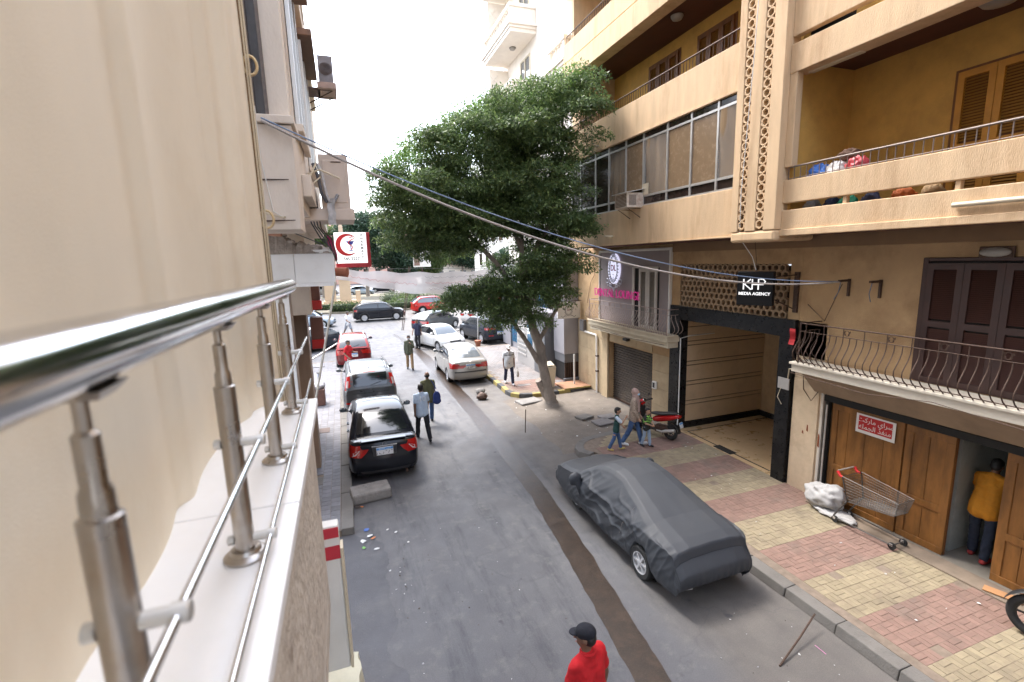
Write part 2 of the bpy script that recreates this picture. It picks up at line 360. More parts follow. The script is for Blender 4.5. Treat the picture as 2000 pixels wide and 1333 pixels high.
# far right pavement with yellow and black kerb
out = [(5.98, 27.5), (5.98, 20), (5.95, 17.6), (6.05, 17.0), (6.4, 16.78), (8.6, 16.72), (9.6, 16.72), (9.6, 27.5)]
fp = struct(MB().prism(out[::-1], .135, (0, 0, .005)).build('pavement_far_right', M_joint, fix=True))
M_ky = mat('yellow_kerb_paint', world=True, col=(.34, .265, .085), rough=.7, var=.25, scale=6, stain=(.2, .17, .12), samt=.8, sscale=3)
M_kk = mat('black_kerb_paint', world=True, col=(.06, .06, .063), rough=.7, var=.3, scale=6, stain=(.15, .14, .13), samt=.7, sscale=3)
kp = [(5.78, 27.5-.55*i) for i in range(18)]+[(5.74, 17.55), (5.8, 17.05), (6.05, 16.72), (6.55, 16.55), (7.1, 16.5), (7.65, 16.5), (8.15, 16.5), (8.75, 16.52)]
for i, ((x0, y0), (x1, y1)) in enumerate(zip(kp, kp[1:])):
    d = Vector((x1-x0, y1-y0, 0)).normalized(); nrm = Vector((-d.y, d.x, 0))
    a = Vector((x0, y0, 0))+d*.004; c = Vector((x1, y1, 0))-d*.004
    kb = MB(); kb.add([a, c, c+nrm*.2, a+nrm*.2]+[p+Vector((0, 0, .16)) for p in (a+nrm*.02, c+nrm*.02, c+nrm*.2, a+nrm*.2)], [(0,3,2,1),(4,5,6,7),(0,1,5,4),(1,2,6,5),(2,3,7,6),(3,0,4,7)])
    kb.build('kerb_block', M_ky if i % 2 else M_kk, fp, fix=True, bevel=.015)
PP = brick_mesh(.27, .27, .018, M_brP, 'paver'); PRed = brick_mesh(.27, .27, .018, M_brR, 'paver')
items = []
for r in range(36):
    for c in range(13):
        x = 6.2+c*.28+(r % 2)*.14; y = 17.15+r*.285
        if x < 9.45 and y < 27.3 and not (y < 17.3 and x < 6.5): items.append((x, y, .127, 0, PRed if (y < 18.6 and random.random() < .75) else PP))
pave(fp, items, 300, 'paver')
# left pavement
lp = struct(MB().box((-3.2, 9.3, .003), (-.42, 27.0, .135)).build('pavement_left', M_joint))
for i in range(22):
    y0 = 9.3+i*.8
    if y0 > 26.5: break
    MB().box((-.418, y0+.006, .003), (-.17+random.uniform(-.01, .01), y0+.794, .155+random.uniform(-.008, .008))).build('kerb_block', M_kerb, lp, bevel=.015)
GB = brick_mesh(.193, .193, .018, M_brG, 'paver')
items = []
for r in range(87):
    for c in range(8):
        x = -.53-c*.2; y = 9.45+r*.2+(.1 if c % 2 else 0)
        if y < 26.8 and not (-1.25 < x < -.85 and 11.5 < y < 12.1): items.append((x, y, .127, 0, GB))
pave(lp, items, 300, 'paver')
MB().box((-1.2, 11.55, .13), (-.82, 12.0, .15)).build('manhole_cover', M_kerb, lp, bevel=.01)
MB().box((-1.15, 15.3, .14), (-.75, 15.75, .157)).build('drain_grate', M_iron, lp, bevel=.005)
# ================================================================ right apartment building
W, U, BK = 9.1, 8.1, 9.65
B = thing('apartment_building', 'tan and cream apartment building with balconies, honeycomb tower and shops below', 'building', (9.4, 8, 0))
def part(mb, name, mt, parent=B, **k): return mb.build(name, mt, parent, **k)
def slab(name, a, b, mt, bevel=.01, parent=B): return bx(name, a, b, mt, parent, bevel)
XB = 14.0     # back of the block
# ---- ground floor walls
slab('wall', (W, 11.7, 0), (W+.3, 12.6, 5.6), M_tan)
slab('wall', (W, 12.6, 2.2), (W+.3, 15.2, 5.6), M_tan)
slab('wall', (W, 15.2, 0), (W+.3, 17.7, 5.6), M_tan)
# stone facing slabs of the ground floor
M_face = mat('stone_facing', world=True, col=(.46, .35, .215), rough=.75, var=.10, scale=3, bump=.15, bscale=40, stain=(.27, .18, .11), samt=.55, sscale=2, island=.07)
def facing(y0, y1, z0, z1, ny, nz, x=W):
    dy, dz = (y1-y0)/ny, (z1-z0)/nz
    for i in range(ny):
        for j in range(nz):
            MB().box((x-.022, y0+i*dy+.004, z0+j*dz+.004), (x-.001, y0+(i+1)*dy-.004, z0+(j+1)*dz-.004)).build('facing_slab', M_face, B)
facing(15.25, 17.65, .08, 2.75, 3, 5); facing(11.72, 12.55, .08, 2.25, 1, 4); facing(12.6, 15.2, 2.24, 2.75, 3, 1)
slab('pier', (W-.10, 15.2, .0), (W-.024, 15.62, 2.7), M_face)
# roller shutter
sh = MB(); zz = .06; prof = []
while zz < 2.2: prof += [(W+.20, zz), (W+.17, zz+.02), (W+.17, zz+.07), (W+.20, zz+.085)]; zz += .09
for (x0, z0), (x1, z1) in zip(prof, prof[1:]): sh.add([(x0, 12.6, z0), (x0, 15.2, z0), (x1, 15.2, z1), (x1, 12.6, z1)], [(0, 1, 2, 3)])
M_shut = mat('dusty_shutter', (.075, .06, .05), .6, .3, var=.25, scale=2, stain=(.17, .13, .09), samt=.7, sscale=1.2, stretch=(1, 1, .4))
rs = part(sh, 'roller_shutter', M_shut, fix=True)
slab('shutter_rail', (W+.1, 12.56, 0), (W+.24, 12.6-.001, 2.2), M_iron); slab('shutter_rail', (W+.1, 15.201, 0), (W+.24, 15.24, 2.2), M_iron)
MB().box((W+.14, 12.7, .05), (W+.169, 15.1, .13)).build('shutter_handle_bar', M_iron, B)
# meter box + conduit
# ---- first floor panel of the clinic
M_lilac = mat('lilac_grey_panel', (.30, .255, .255), .7, var=.06, scale=2, stain=(.22, .18, .18), samt=.4)
slab('clinic_panel', (W-.06, 11.78, 2.95), (W-.002, 15.8, 5.42), M_lilac)
slab('panel_trim', (W-.10, 11.72, 2.95), (W-.002, 11.779, 5.5), M_white); slab('panel_trim', (W-.10, 15.801, 2.95), (W-.002, 15.85, 5.5), M_white); slab('panel_trim', (W-.10, 11.779, 5.421), (W-.002, 15.8, 5.5), M_white)
# clinic door with louvred shutters
M_shwh = flat('cream_shutter', (.52, .47, .42), .55)
def louvre(parent, name, x, y0, y1, z0, z1, mt, mt2, n, split=1, thick=.05):
    """a shutter leaf facing -x with slats"""
    d = MB(); wdt = y1-y0; st = min(.09, wdt*.2)
    d.box((x, y0, z0), (x+thick, y0+st, z1)); d.box((x, y1-st, z0), (x+thick, y1, z1))
    hs_ = [z0+(z1-z0)*k/split for k in range(split+1)]
    for k, h in enumerate(hs_): d.box((x, y0+st, h-(.0 if k == 0 else .05 if k < split else .1)), (x+thick, y1-st, h+(.1 if k == 0 else .05 if k < split else 0)))
    leaf = d.build(name, mt, parent)
    for k in range(split):
        s = MB(); a, b = hs_[k]+.08, hs_[k+1]-.08; m = max(2, int(n/split))
        for i in range(m):
            z = lerp(a, b, (i+.5)/m); h = (b-a)/m*.40
            s.add([(x+.012, y0+st, z-h), (x+.012, y1-st, z-h), (x+thick-.008, y1-st, z+h), (x+thick-.008, y0+st, z+h)], [(0, 1, 2, 3)])
        s.build('slats', mt2, leaf)['kind'] = 'stuff'
    return leaf
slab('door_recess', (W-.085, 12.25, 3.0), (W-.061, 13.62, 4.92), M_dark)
louvre(B, 'shutter_leaf', W-.14, 12.3, 12.75, 3.0, 4.88, M_shwh, flat('shutter_slat', (.26, .22, .18), .7), 44, 1)
louvre(B, 'shutter_leaf', W-.14, 12.77, 13.22, 3.0, 4.88, M_shwh, _mc['shutter_slat'], 44, 1)
slab('door_frame', (W-.13, 13.5, 3.0), (W-.086, 13.62, 4.92), M_shwh); slab('door_frame', (W-.13, 12.25, 4.885), (W-.086, 13.5, 4.95), M_shwh)
# ---- balconies with bombe railings
def bombe(name, label_parent, y0, y1, z0, z1, xf, mt, dy=.115, side=True, rad=.009):
    """bellied iron railing along y; front bars belly towards -x"""
    r = MB(); r.tube([(xf, y0, z1), (xf, y1, z1)], .014, 6); r.tube([(xf, y0, z1-.16), (xf, y1, z1-.16)], .008, 6); r.tube([(xf, y0, z0+.03), (xf, y1, z0+.03)], .01, 6)
    for yy in (y0, y1):
        r.tube([(xf, yy, z1), (W, yy, z1)], .013, 6); r.tube([(xf, yy, z1-.16), (W, yy, z1-.16)], .008, 6); r.tube([(xf, yy, z0), (xf, yy, z1)], .016, 6)
    root = r.build(name, mt, B)
    h = z1-.16-z0
    def belly(nx, ny, px_, py_):
        return [(px_+nx*b, py_+ny*b, z0+h*t) for t, b in ((0, .0), (.06, .04), (.14, .11), (.26, .165), (.38, .165), (.52, .11), (.68, .045), (.82, .01), (1, 0))]
    n = int((y1-y0)/dy)
    for i in range(n+1):
        yy = lerp(y0, y1, i/n)
        MB().tube(belly(-1, 0, xf, yy), rad, 6).build('bar', mt, root, smooth=60)
        if i % 3 == 0 and i < n:
            MB().tube([(xf, yy, z1-.16), (xf, yy, z1)], rad*.9, 6).build('baluster', mt, root)
    for i in range(2, n-3, 6):
        yy = lerp(y0, y1, (i+.5)/n)
        sc_ = MB()
        sc_.tube([(xf, yy+.04*math.cos(a), z1-.08+.05*math.sin(a)) for a in np.linspace(0, 2*math.pi, 13)[:-1]], .006, 5, closed=True)
        for sgn in (-1, 1):
            sc_.tube([(xf, yy+sgn*(.045+.02*t), z1-.08+.05*math.sin(3*t)) for t in np.linspace(-1, 1, 7)], .005, 5)
        sc_.build('scroll', mt, root)
    if side:
        for yy, sg in ((y0, -1), (y1, 1)):
            m = max(2, int((W-xf)/.13))
            for i in range(1, m+1):
                MB().tube(belly(0, sg, lerp(xf, W, i/(m+.3)), yy), rad, 6).build('bar', mt, root, smooth=60)
    return root
def balcony(y0, y1, xf, zt, mt):
    p = MB(); p.box((xf, y0, zt-.2), (W-.0005, y1, zt-.05)); slab_ = p.build('balcony_slab', mt, B, bevel=.01)
    slab('slab_lip', (xf-.035, y0-.035, zt-.049), (W-.11, y1+.035, zt), mt)
    return slab_
M_ironc = mat('faded_iron', (.36, .27, .23), .6, .1, var=.25, scale=14)
balcony(11.28, 15.95, 8.62, 3.0, M_bone)
slab('balcony_beam', (W-.42, 11.32, 2.62), (W-.03, 15.9, 2.799), M_bone)
bombe('balcony_railing', B, 11.32, 15.9, 3.0, 3.74, 8.64, M_ironc)
balcony(-2.6, 7.12, 8.5, 3.08, mat('white_fascia', (.66, .60, .50), .6, var=.06, scale=2, stain=(.40, .33, .25), samt=.5, sscale=1.4))
sf = MB(); sf.add([(8.62, -2.6, 2.875), (8.62, 7.0, 2.875), (9.05, 7.0, 2.42), (9.05, -2.6, 2.42), (9.05, 7.0, 2.875), (9.05, -2.6, 2.875)], [(0, 1, 2, 3), (1, 4, 2), (0, 3, 5), (3, 2, 4, 5), (0, 5, 4, 1)])
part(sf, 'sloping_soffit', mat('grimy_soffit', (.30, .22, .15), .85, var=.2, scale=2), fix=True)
bombe('balcony_railing', B, -2.5, 7.0, 3.08, 3.88, 8.53, M_iron, dy=.125, rad=.010)
# ---- entrance portal
PY0, PY1 = 7.55, 11.7
slab('portal_column', (W-.06, 11.28, .1), (W+.25, PY1-.002, 3.45), M_black); slab('portal_column', (W-.09, PY0, .1), (W+.25, 7.9, 3.45), M_black)
slab('portal_lintel', (W-.075, PY0, 3.451), (W+.25, PY1-.002, 3.84), M_black)
M_marble = mat('beige_marble', world=True, col=(.60, .45, .29), rough=.32, var=.14, scale=2.2, stain=(.38, .25, .13), samt=.6, sscale=2.2)
M_marf = mat('beige_floor', (.52, .37, .21), .28, var=.10, scale=3, stain=(.34, .22, .10), samt=.5, sscale=1.4)
XE = 12.3
# left wall of the lobby as courses of slabs separated by dark lines
zs = [.33, .86, .98, 1.46, 1.58, 2.06, 2.18, 2.66, 2.78, 3.2, 3.52]
for i, (a, b) in enumerate(zip(zs, zs[1:])):
    for k in range(3):
        x0, x1 = lerp(W+.251, XE, k/3), lerp(W+.251, XE, (k+1)/3)
        slab('marble_slab', (x0+.002, 11.30, a+.012), (x1-.002, 11.34, b-.012), M_marble, 0)
slab('lobby_wall', (W+.251, 11.341, .1), (XE+.2, 11.5, 3.6), M_black, 0)
slab('lobby_wall', (XE, 7.4, .1), (XE+.15, 11.34, 3.6), mat('lobby_wall_plaster', (.40, .27, .15), .6), 0)
slab('lobby_wall', (W+.251, 7.4, .1), (XE, 7.6, 3.6), M_marble, 0)
slab('lobby_ceiling', (W+.251, 7.6, 3.6), (XE, 11.34, 3.7), M_tan, 0)
slab('skirting', (W+.20, 11.25, .14), (XE, 11.298, .32), M_black, .004); slab('skirting', (XE-.05, 7.6, .14), (XE-.001, 11.25, .32), M_black, .004)
slab('inner_door', (XE-.06, 9.4, .33), (XE-.002, 10.6, 2.5), M_black)
slab('lobby_floor', (W-.05, 7.9, .1), (XE, 11.28, .155), M_marf, 0)
slab('floor_border', (W+.1, 8.1, .1551), (W+.14, 11.0, .1585), M_black, 0); slab('floor_border', (W+.14, 10.96, .1551), (XE, 11.0, .1585), M_black, 0)
slab('floor_mat', (W-.02, 9.2, .1551), (W+.2, 9.8, .17), M_dark, .004)
# ---- honeycomb screen over the portal
M_hex = mat('honeycomb_block', (.36, .25, .155), .85, var=.15, scale=8, bump=.3, stain=(.2, .13, .08), samt=.5, sscale=3)
def hexring(Ro, Ri, d, name='honeycomb_block'):
    o = [(Ro*math.cos(math.pi/6+k*math.pi/3), Ro*math.sin(math.pi/6+k*math.pi/3)) for k in range(6)]
    i = [(Ri*math.cos(math.pi/6+k*math.pi/3), Ri*math.sin(math.pi/6+k*math.pi/3)) for k in range(6)]
    m = MB(); m.ringprism(o, i, d, (0, 0, 0), (0, 1, 0), (0, 0, 1), (1, 0, 0))
    me = bpy.data.meshes.new(name); me.from_pydata(m.v, [], m.f); me.materials.append(M_hex); me.update(); return me
def put(name, me, x, y, z, parent=B, rot=(0, 0, 0)):
    mi = wm(parent).inverted() @ Vector((x, y, z)); return inst(name, me, parent, mi, rot)
hx = hexring(.100, .066, .10)
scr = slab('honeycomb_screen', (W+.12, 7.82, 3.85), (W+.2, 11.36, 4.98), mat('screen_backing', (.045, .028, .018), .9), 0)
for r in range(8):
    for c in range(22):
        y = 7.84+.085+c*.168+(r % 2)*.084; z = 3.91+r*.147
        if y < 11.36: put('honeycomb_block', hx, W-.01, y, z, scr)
slab('wall', (W, 7.52, 3.841), (W+.3, 7.8, 5.6), M_tan); slab('wall', (W, 11.38, 3.841), (W+.3, 11.699, 5.6), M_tan); slab('wall', (W, 7.8, 5.02), (W+.3, 11.38, 5.6), M_tan)
slab('head_beam', (W-.05, -2.6, 5.36), (W-.001, 11.7, 5.62), mat('brown_beam', (.27, .165, .09), .85, var=.12, scale=2))
# ---- shop front at right
slab('wall', (W, 6.86, 0), (W+.3, 7.52, 3.84), M_creamB)
slab('pier_face', (W-.035, 6.9, .1), (W-.001, 7.5, 2.6), M_creamB); slab('pier_return', (W-.03, 6.8, .1), (W+.3, 6.859, 2.45), mat('white_pier', (.55, .50, .43), .8, var=.12, scale=3, stain=(.35, .2, .12), samt=.5, sscale=2))
slab('wall', (W, -2.6, 2.40), (W+.3, 6.86, 3.08), M_tan); slab('wall', (W, -2.6, 3.08), (W+.3, 7.52, 5.6), M_tan)
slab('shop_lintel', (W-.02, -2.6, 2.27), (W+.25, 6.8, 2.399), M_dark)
M_wood = mat('varnished_wood', world=True, col=(.23, .098, .024), rough=.45, var=.35, scale=3, stain=(.06, .026, .010), samt=1.0, sscale=1.2, stretch=(1, 2.2, .5), spec=.4)
M_woodd = mat('varnished_wood_dark', world=True, col=(.18, .07, .018), rough=.5, var=.3, scale=3, stain=(.05, .02, .01), samt=.7, sscale=2, stretch=(1, 3, .3))
def wooddoor(y0, y1, x=W+.06, z0=.16, z1=2.26):
    d = slab('shop_door', (x+.03, y0, z0), (x+.07, y1, z1), M_woodd, .004)
    n = max(2, int(round((y1-y0)/.33)))
    for i in range(n):
        a, b = lerp(y0, y1, i/n), lerp(y0, y1, (i+1)/n)
        slab('plank', (x+.012, a+.003, z0+.06), (x+.029, b-.003, z1-.03), M_wood, .004, d)
    for z in (z0+.0, z0+.72, z1-.13): slab('rail', (x-.008, y0+.004, z), (x+.011, y1-.004, z+.12), M_wood, .006, d)
    for yy in (y0+.004, y1-.124): slab('stile', (x-.007, yy, z0+.121), (x+.011, yy+.12, z1-.131), M_wood, .006, d)
    return d
wooddoor(5.32, 6.66); wooddoor(4.56, 5.30); wooddoor(2.4, 3.93); wooddoor(.8, 2.38)
slab('door_frame', (W-.01, 6.70, .14), (W+.1, 6.76, 2.26), M_dark)
MB().tube([(W-.01, 6.73, .2), (W-.01, 6.73, 2.2)], .018, 8).build('downpipe', M_alu, B)
slab('shop_floor', (W-.02, -2.6, .10), (13, 6.8, .16), mat('shop_floor', (.2, .18, .15), .6), 0)
slab('shop_wall', (11.5, -2.6, .16), (11.6, 6.8, 2.4), mat('shop_inner_wall', (.20, .21, .2), .7), 0); slab('shop_wall', (W+.3, 4.6, .16), (11.5, 4.66, 2.4), mat('shop_inner_door', (.42, .47, .46), .6), 0)
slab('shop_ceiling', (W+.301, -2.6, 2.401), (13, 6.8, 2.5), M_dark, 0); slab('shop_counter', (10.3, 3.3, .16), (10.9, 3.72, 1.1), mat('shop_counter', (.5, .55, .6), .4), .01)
slab('shop_step', (W-.38, -2.6, .10), (W-.021, 6.75, .172), mat('step_stone', (.22, .17, .125), .8, var=.2, scale=3, stain=(.1, .085, .07), samt=.7), .01)
M_rusty = mat('rust_stain', (.20, .05, .015), .9)
# dark louvred door of the upper balcony
slab('door_recess', (W-.012, 3.2, 3.08), (W-.002, 5.2, 5.07), M_dark)
M_shd = mat('dark_brown_shutter', (.050, .020, .015), .5, var=.2, scale=4); M_shs = flat('dark_brown_slat', (.095, .042, .032), .5)
for k in range(4): louvre(B, 'shutter_leaf', W-.065, 3.22+k*.495, 3.71+k*.495, 3.08, 5.04, M_shd, M_shs, 54, 2)
slab('door_frame', (W-.05, 5.2, 3.08), (W-.002, 5.28, 5.13), M_shd); slab('door_frame', (W-.05, 3.2, 5.071), (W-.002, 5.2, 5.13), M_shd)
# ---- upper floors, left block with the glazed strip
TOP = 21
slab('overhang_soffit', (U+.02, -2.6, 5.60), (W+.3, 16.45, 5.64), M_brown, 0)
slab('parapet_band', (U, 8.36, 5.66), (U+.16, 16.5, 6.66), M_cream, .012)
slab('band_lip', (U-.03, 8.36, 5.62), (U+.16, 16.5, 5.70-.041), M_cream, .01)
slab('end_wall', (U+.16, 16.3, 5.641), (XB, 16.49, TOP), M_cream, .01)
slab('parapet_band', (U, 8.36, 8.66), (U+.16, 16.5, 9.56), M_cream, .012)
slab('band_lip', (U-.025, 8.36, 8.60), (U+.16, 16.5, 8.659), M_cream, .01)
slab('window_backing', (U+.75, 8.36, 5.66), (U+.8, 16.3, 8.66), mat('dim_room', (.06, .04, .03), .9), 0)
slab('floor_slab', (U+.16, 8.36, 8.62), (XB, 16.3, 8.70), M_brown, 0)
# window strip: frame, panes with curtains
fr = MB(); MUL = [8.36, 9.07, 9.94, 10.84, 11.88, 12.76, 13.71, 14.56, 15.6, 16.28]
for z, h in ((6.66, .04), (6.90, .055), (8.40, .05), (8.61, .05)): fr.box((U+.03, 8.36, z), (U+.09, 16.3, z+h))
wf = fr.build('window_frame', M_alu, B)
M_curt = mat('brown_curtain', (.22, .145, .075), .9, var=.2, scale=5, stretch=(1, 4, .3), stain=(.14, .09, .05), samt=.5)
M_frost = mat('dusty_glass', (.24, .165, .10), .25, var=.15, scale=10, stain=(.15, .10, .06), samt=.5, sscale=16)
M_gdark = mat('dark_glass', (.035, .024, .02), .08, var=.2, spec=.6)
for i, y in enumerate(MUL):
    MB().box((U+.028, y-.028, 6.70), (U+.092, y+.028, 8.612)).build('mullion', M_alu, wf)
for i, (a, b) in enumerate(zip(MUL, MUL[1:])):
    a += .03; b -= .03
    slab('pane', (U+.055, a, 6.702), (U+.06, b, 6.898), M_gdark, 0, wf); slab('pane', (U+.055, a, 8.452), (U+.06, b, 8.608), M_gdark, 0, wf)
    mt = (M_curt, M_frost, M_frost, M_curt, M_frost, M_curt, M_gdark, M_gdark, M_gdark)[i]
    if i in (0, 3, 5):
        rows = [[(U+.07+.025*math.sin(9*(y-a)*(1+.2*i))+.02*math.sin(3*z+y*2), y, z) for y in np.linspace(a, b, 14)] for z in np.linspace(6.96, 8.4, 6)]
        MB().grid(rows).build('curtain', mt, wf, smooth=80)
        slab('pane', (U+.035, a, 6.956), (U+.038, b, 8.399), mat('clear_pane', (.5, .5, .5), .04, alpha=.10), 0, wf)
    else: slab('pane', (U+.055, a, 6.956), (U+.06, b, 8.399), mt, 0, wf)
# balcony above the strip
def rail_bars(y0, y1, x, z0, z1, dy, mt, name='metal_railing'):
    r = MB(); r.tube([(x, y0, z1), (x, y1, z1)], .018, 6); r.tube([(x, y0, z0+.03), (x, y1, z0+.03)], .008, 6)
    root = r.build(name, mt, B); n = int((y1-y0)/dy)
    for i in range(n+1):
        yy = lerp(y0, y1, i/n); MB().tube([(x, yy, z0-.01), (x, yy, z1)], .0085, 5).build('bar', mt, root)
    return root
rail_bars(8.37, 16.45, U+.08, 9.56, 9.86, .11, M_iron)
def backwall(y0, y1, z0, z1, mt, doors, dmt, smt, dz):
    slab('back_wall', (BK, y0, z0), (BK+.2, y1, z1), mt, 0)
    for a, b in doors:
        slab('door_recess', (BK-.02, a-.06, z0), (BK-.002, b+.06, z0+dz+.05), M_woodd, 0)
        n = max(2, int(round((b-a)/.5)))
        for k in range(n): louvre(B, 'shutter_leaf', BK-.07, lerp(a, b, k/n)+.004, lerp(a, b, (k+1)/n)-.004, z0, z0+dz, dmt, smt, 44, 2)
M_shy = mat('ochre_shutter', (.55, .25, .03), .55, var=.15, scale=4); M_shys = flat('ochre_slat', (.33, .15, .02), .6)
backwall(8.36, 16.3, 8.70, 11.5, M_ochre, [(12.4, 13.8), (10.3, 11.6)], M_woodd, M_shys, 2.35)
slab('end_cheek', (U+.16, 15.9, 8.701), (BK, 16.299, 11.5), M_cream, 0)
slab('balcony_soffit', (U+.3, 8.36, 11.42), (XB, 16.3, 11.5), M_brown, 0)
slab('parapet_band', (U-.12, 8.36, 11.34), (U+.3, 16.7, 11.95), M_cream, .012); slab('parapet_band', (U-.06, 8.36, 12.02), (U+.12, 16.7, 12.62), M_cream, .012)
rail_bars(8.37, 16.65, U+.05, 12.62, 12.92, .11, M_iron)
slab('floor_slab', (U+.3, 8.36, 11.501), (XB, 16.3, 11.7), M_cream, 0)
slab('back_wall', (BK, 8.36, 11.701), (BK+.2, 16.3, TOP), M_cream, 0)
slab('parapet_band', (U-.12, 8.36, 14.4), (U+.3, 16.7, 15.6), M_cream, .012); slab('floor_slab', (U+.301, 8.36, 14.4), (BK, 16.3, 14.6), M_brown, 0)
# ---- honeycomb tower
TX = U-.16
for a, b in ((8.18, 8.36), (7.72, 7.98), (7.24, 7.52)): slab('tower_fin', (TX, a, 5.72), (U+.2, b, TOP), M_cream, .012)
slab('tower_foot', (TX, 7.24, 5.50), (U+.9, 8.36, 5.719), M_cream, .05)
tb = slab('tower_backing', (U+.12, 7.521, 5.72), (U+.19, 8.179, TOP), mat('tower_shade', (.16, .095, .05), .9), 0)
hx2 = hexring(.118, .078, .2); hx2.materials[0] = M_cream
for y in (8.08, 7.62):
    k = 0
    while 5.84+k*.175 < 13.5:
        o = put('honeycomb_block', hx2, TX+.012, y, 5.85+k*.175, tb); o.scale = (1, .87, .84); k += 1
# ---- right block with deep balconies
def rblock(z):
    slab('parapet_band', (U, -2.6, z), (U+.14, 7.24, z+.44), M_cream, .012)
    slab('band_lip', (U-.035, -2.6, z-.04), (U+.14, 7.24, z+.12-.041), M_cream, .01)
    slab('parapet_band', (U, -2.6, z+.57), (U+.14, 7.24, z+.99), M_cream, .012)
    for yy in np.arange(-2, 7, 1.6): slab('band_post', (U+.03, yy, z+.441), (U+.11, yy+.06, z+.569), M_cream, 0)
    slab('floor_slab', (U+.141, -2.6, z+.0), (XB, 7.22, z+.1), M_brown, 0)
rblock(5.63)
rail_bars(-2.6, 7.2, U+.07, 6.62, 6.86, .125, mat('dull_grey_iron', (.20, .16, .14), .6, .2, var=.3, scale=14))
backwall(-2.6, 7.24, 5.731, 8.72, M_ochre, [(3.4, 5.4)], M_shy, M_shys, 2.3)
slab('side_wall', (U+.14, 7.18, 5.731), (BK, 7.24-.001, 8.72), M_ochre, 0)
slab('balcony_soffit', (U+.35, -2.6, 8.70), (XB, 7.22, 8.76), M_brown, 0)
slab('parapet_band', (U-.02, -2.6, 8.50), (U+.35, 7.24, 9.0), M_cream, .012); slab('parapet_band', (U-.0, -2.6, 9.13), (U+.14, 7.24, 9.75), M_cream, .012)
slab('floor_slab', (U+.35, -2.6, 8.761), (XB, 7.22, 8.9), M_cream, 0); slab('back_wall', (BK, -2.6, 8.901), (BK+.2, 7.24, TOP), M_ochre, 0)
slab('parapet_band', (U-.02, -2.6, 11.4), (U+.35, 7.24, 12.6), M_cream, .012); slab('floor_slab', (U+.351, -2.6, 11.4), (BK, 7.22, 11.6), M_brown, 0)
slab('corner_fin', (U-.01, 7.241-.16, 6.86), (U+.14, 7.239, 8.499), M_cream, .01)
slab('ceiling_conduit_box', (U+.2, 6.1, 8.48), (U+.34, 7.05, 8.60), M_bone, .02)
slab('core', (BK+.5, -2.6, 5.65), (XB, 16.2, TOP), M_dark, 0)
# ---- things fixed to this building
# neon-lit clinic emblem
E_ = thing('clinic_sign', 'oval white DL emblem with scrollwork over pink DENTAL LOUNGE letters', 'sign', (W-.1, 14.7, 3.9))
M_sgw = mat('lit_white_acrylic', (.75, .75, .85), .3, emit=(.75, .75, 1), estr=.12); M_pink = mat('lit_pink_acrylic', (.42, .012, .17), .35, emit=(1, .02, .35), estr=.04); M_ink = flat('black_print', (.015, .013, .02), .5); M_wine = flat('wine_print', (.25, .01, .06), .5); M_gild = flat('silver_scroll', (.55, .53, .58), .35, metal=.3)
ey, ez = 14.72, 4.86
MB().prism([(.36*math.cos(a), .52*math.sin(a)) for a in np.linspace(0, 2*math.pi, 33)[:-1]], .07, (W-.16, ey, ez), (0, -1, 0), (0, 0, 1), (1, 0, 0)).build('oval_board', M_sgw, E_, fix=True)
rg = lambda a, b, y=ey, z=ez, x=W-.165: [(x, y+a*math.cos(t), z+b*math.sin(t)) for t in np.linspace(0, 2*math.pi, 37)[:-1]]
MB().tube(rg(.235, .38), .008, 5, closed=True).build('inner_ring', M_ink, E_)
sw = MB()
for k in range(26):
    t = 2*math.pi*k/26; cy_, cz_ = ey+.295*math.cos(t), ez+.45*math.sin(t)
    sw.tube([(W-.165, cy_+.034*math.cos(u), cz_+.034*math.sin(u)) for u in np.linspace(t, t+4.6, 9)], .011, 5)
sw.build('scroll_wreath', M_ink, E_)
for sgn in (-1, 1):
    s2 = MB()
    for r0, cy0, cz0 in ((.1, .40, -.44), (.07, .33, -.53), (.06, .2, -.58)):
        s2.tube([(W-.15, ey+sgn*(cy0+r0*(1-t*.09)*math.cos(t)), ez+cz0+r0*(1-t*.09)*math.sin(t)) for t in np.linspace(-1, 5.2, 14)], .02, 6)
    s2.tube([(W-.15, ey+sgn*.0, ez-.78), (W-.15, ey+sgn*.05, ez-.66), (W-.15, ey+sgn*.2, ez-.62), (W-.15, ey+sgn*.33, ez-.56)], .022, 6)
    s2.build('scroll_foot', M_gild, E_)
cr = MB()
for sgn in (-1, 0, 1): cr.tube([(W-.168, ey+sgn*.05, ez+.42), (W-.168, ey+sgn*.09, ez+.5), (W-.168, ey+sgn*.04, ez+.55)], .014, 5)
cr.build('crest', M_ink, E_)
text('DL', .29, M_wine, E_, (W-.168, ey, ez+.02), bold=.004); text('~', .16, M_ink, E_, (W-.168, ey, ez+.24)); text('~', .16, M_ink, E_, (W-.168, ey, ez-.2)); text('0', .13, M_gild, E_, (W-.168, ey, ez-.33), name='tooth_mark')
text('DENTAL LOUNGE', .40, M_pink, E_, (W-.13, 14.62, 3.98), ext=.010, bold=.0, sx=.92)
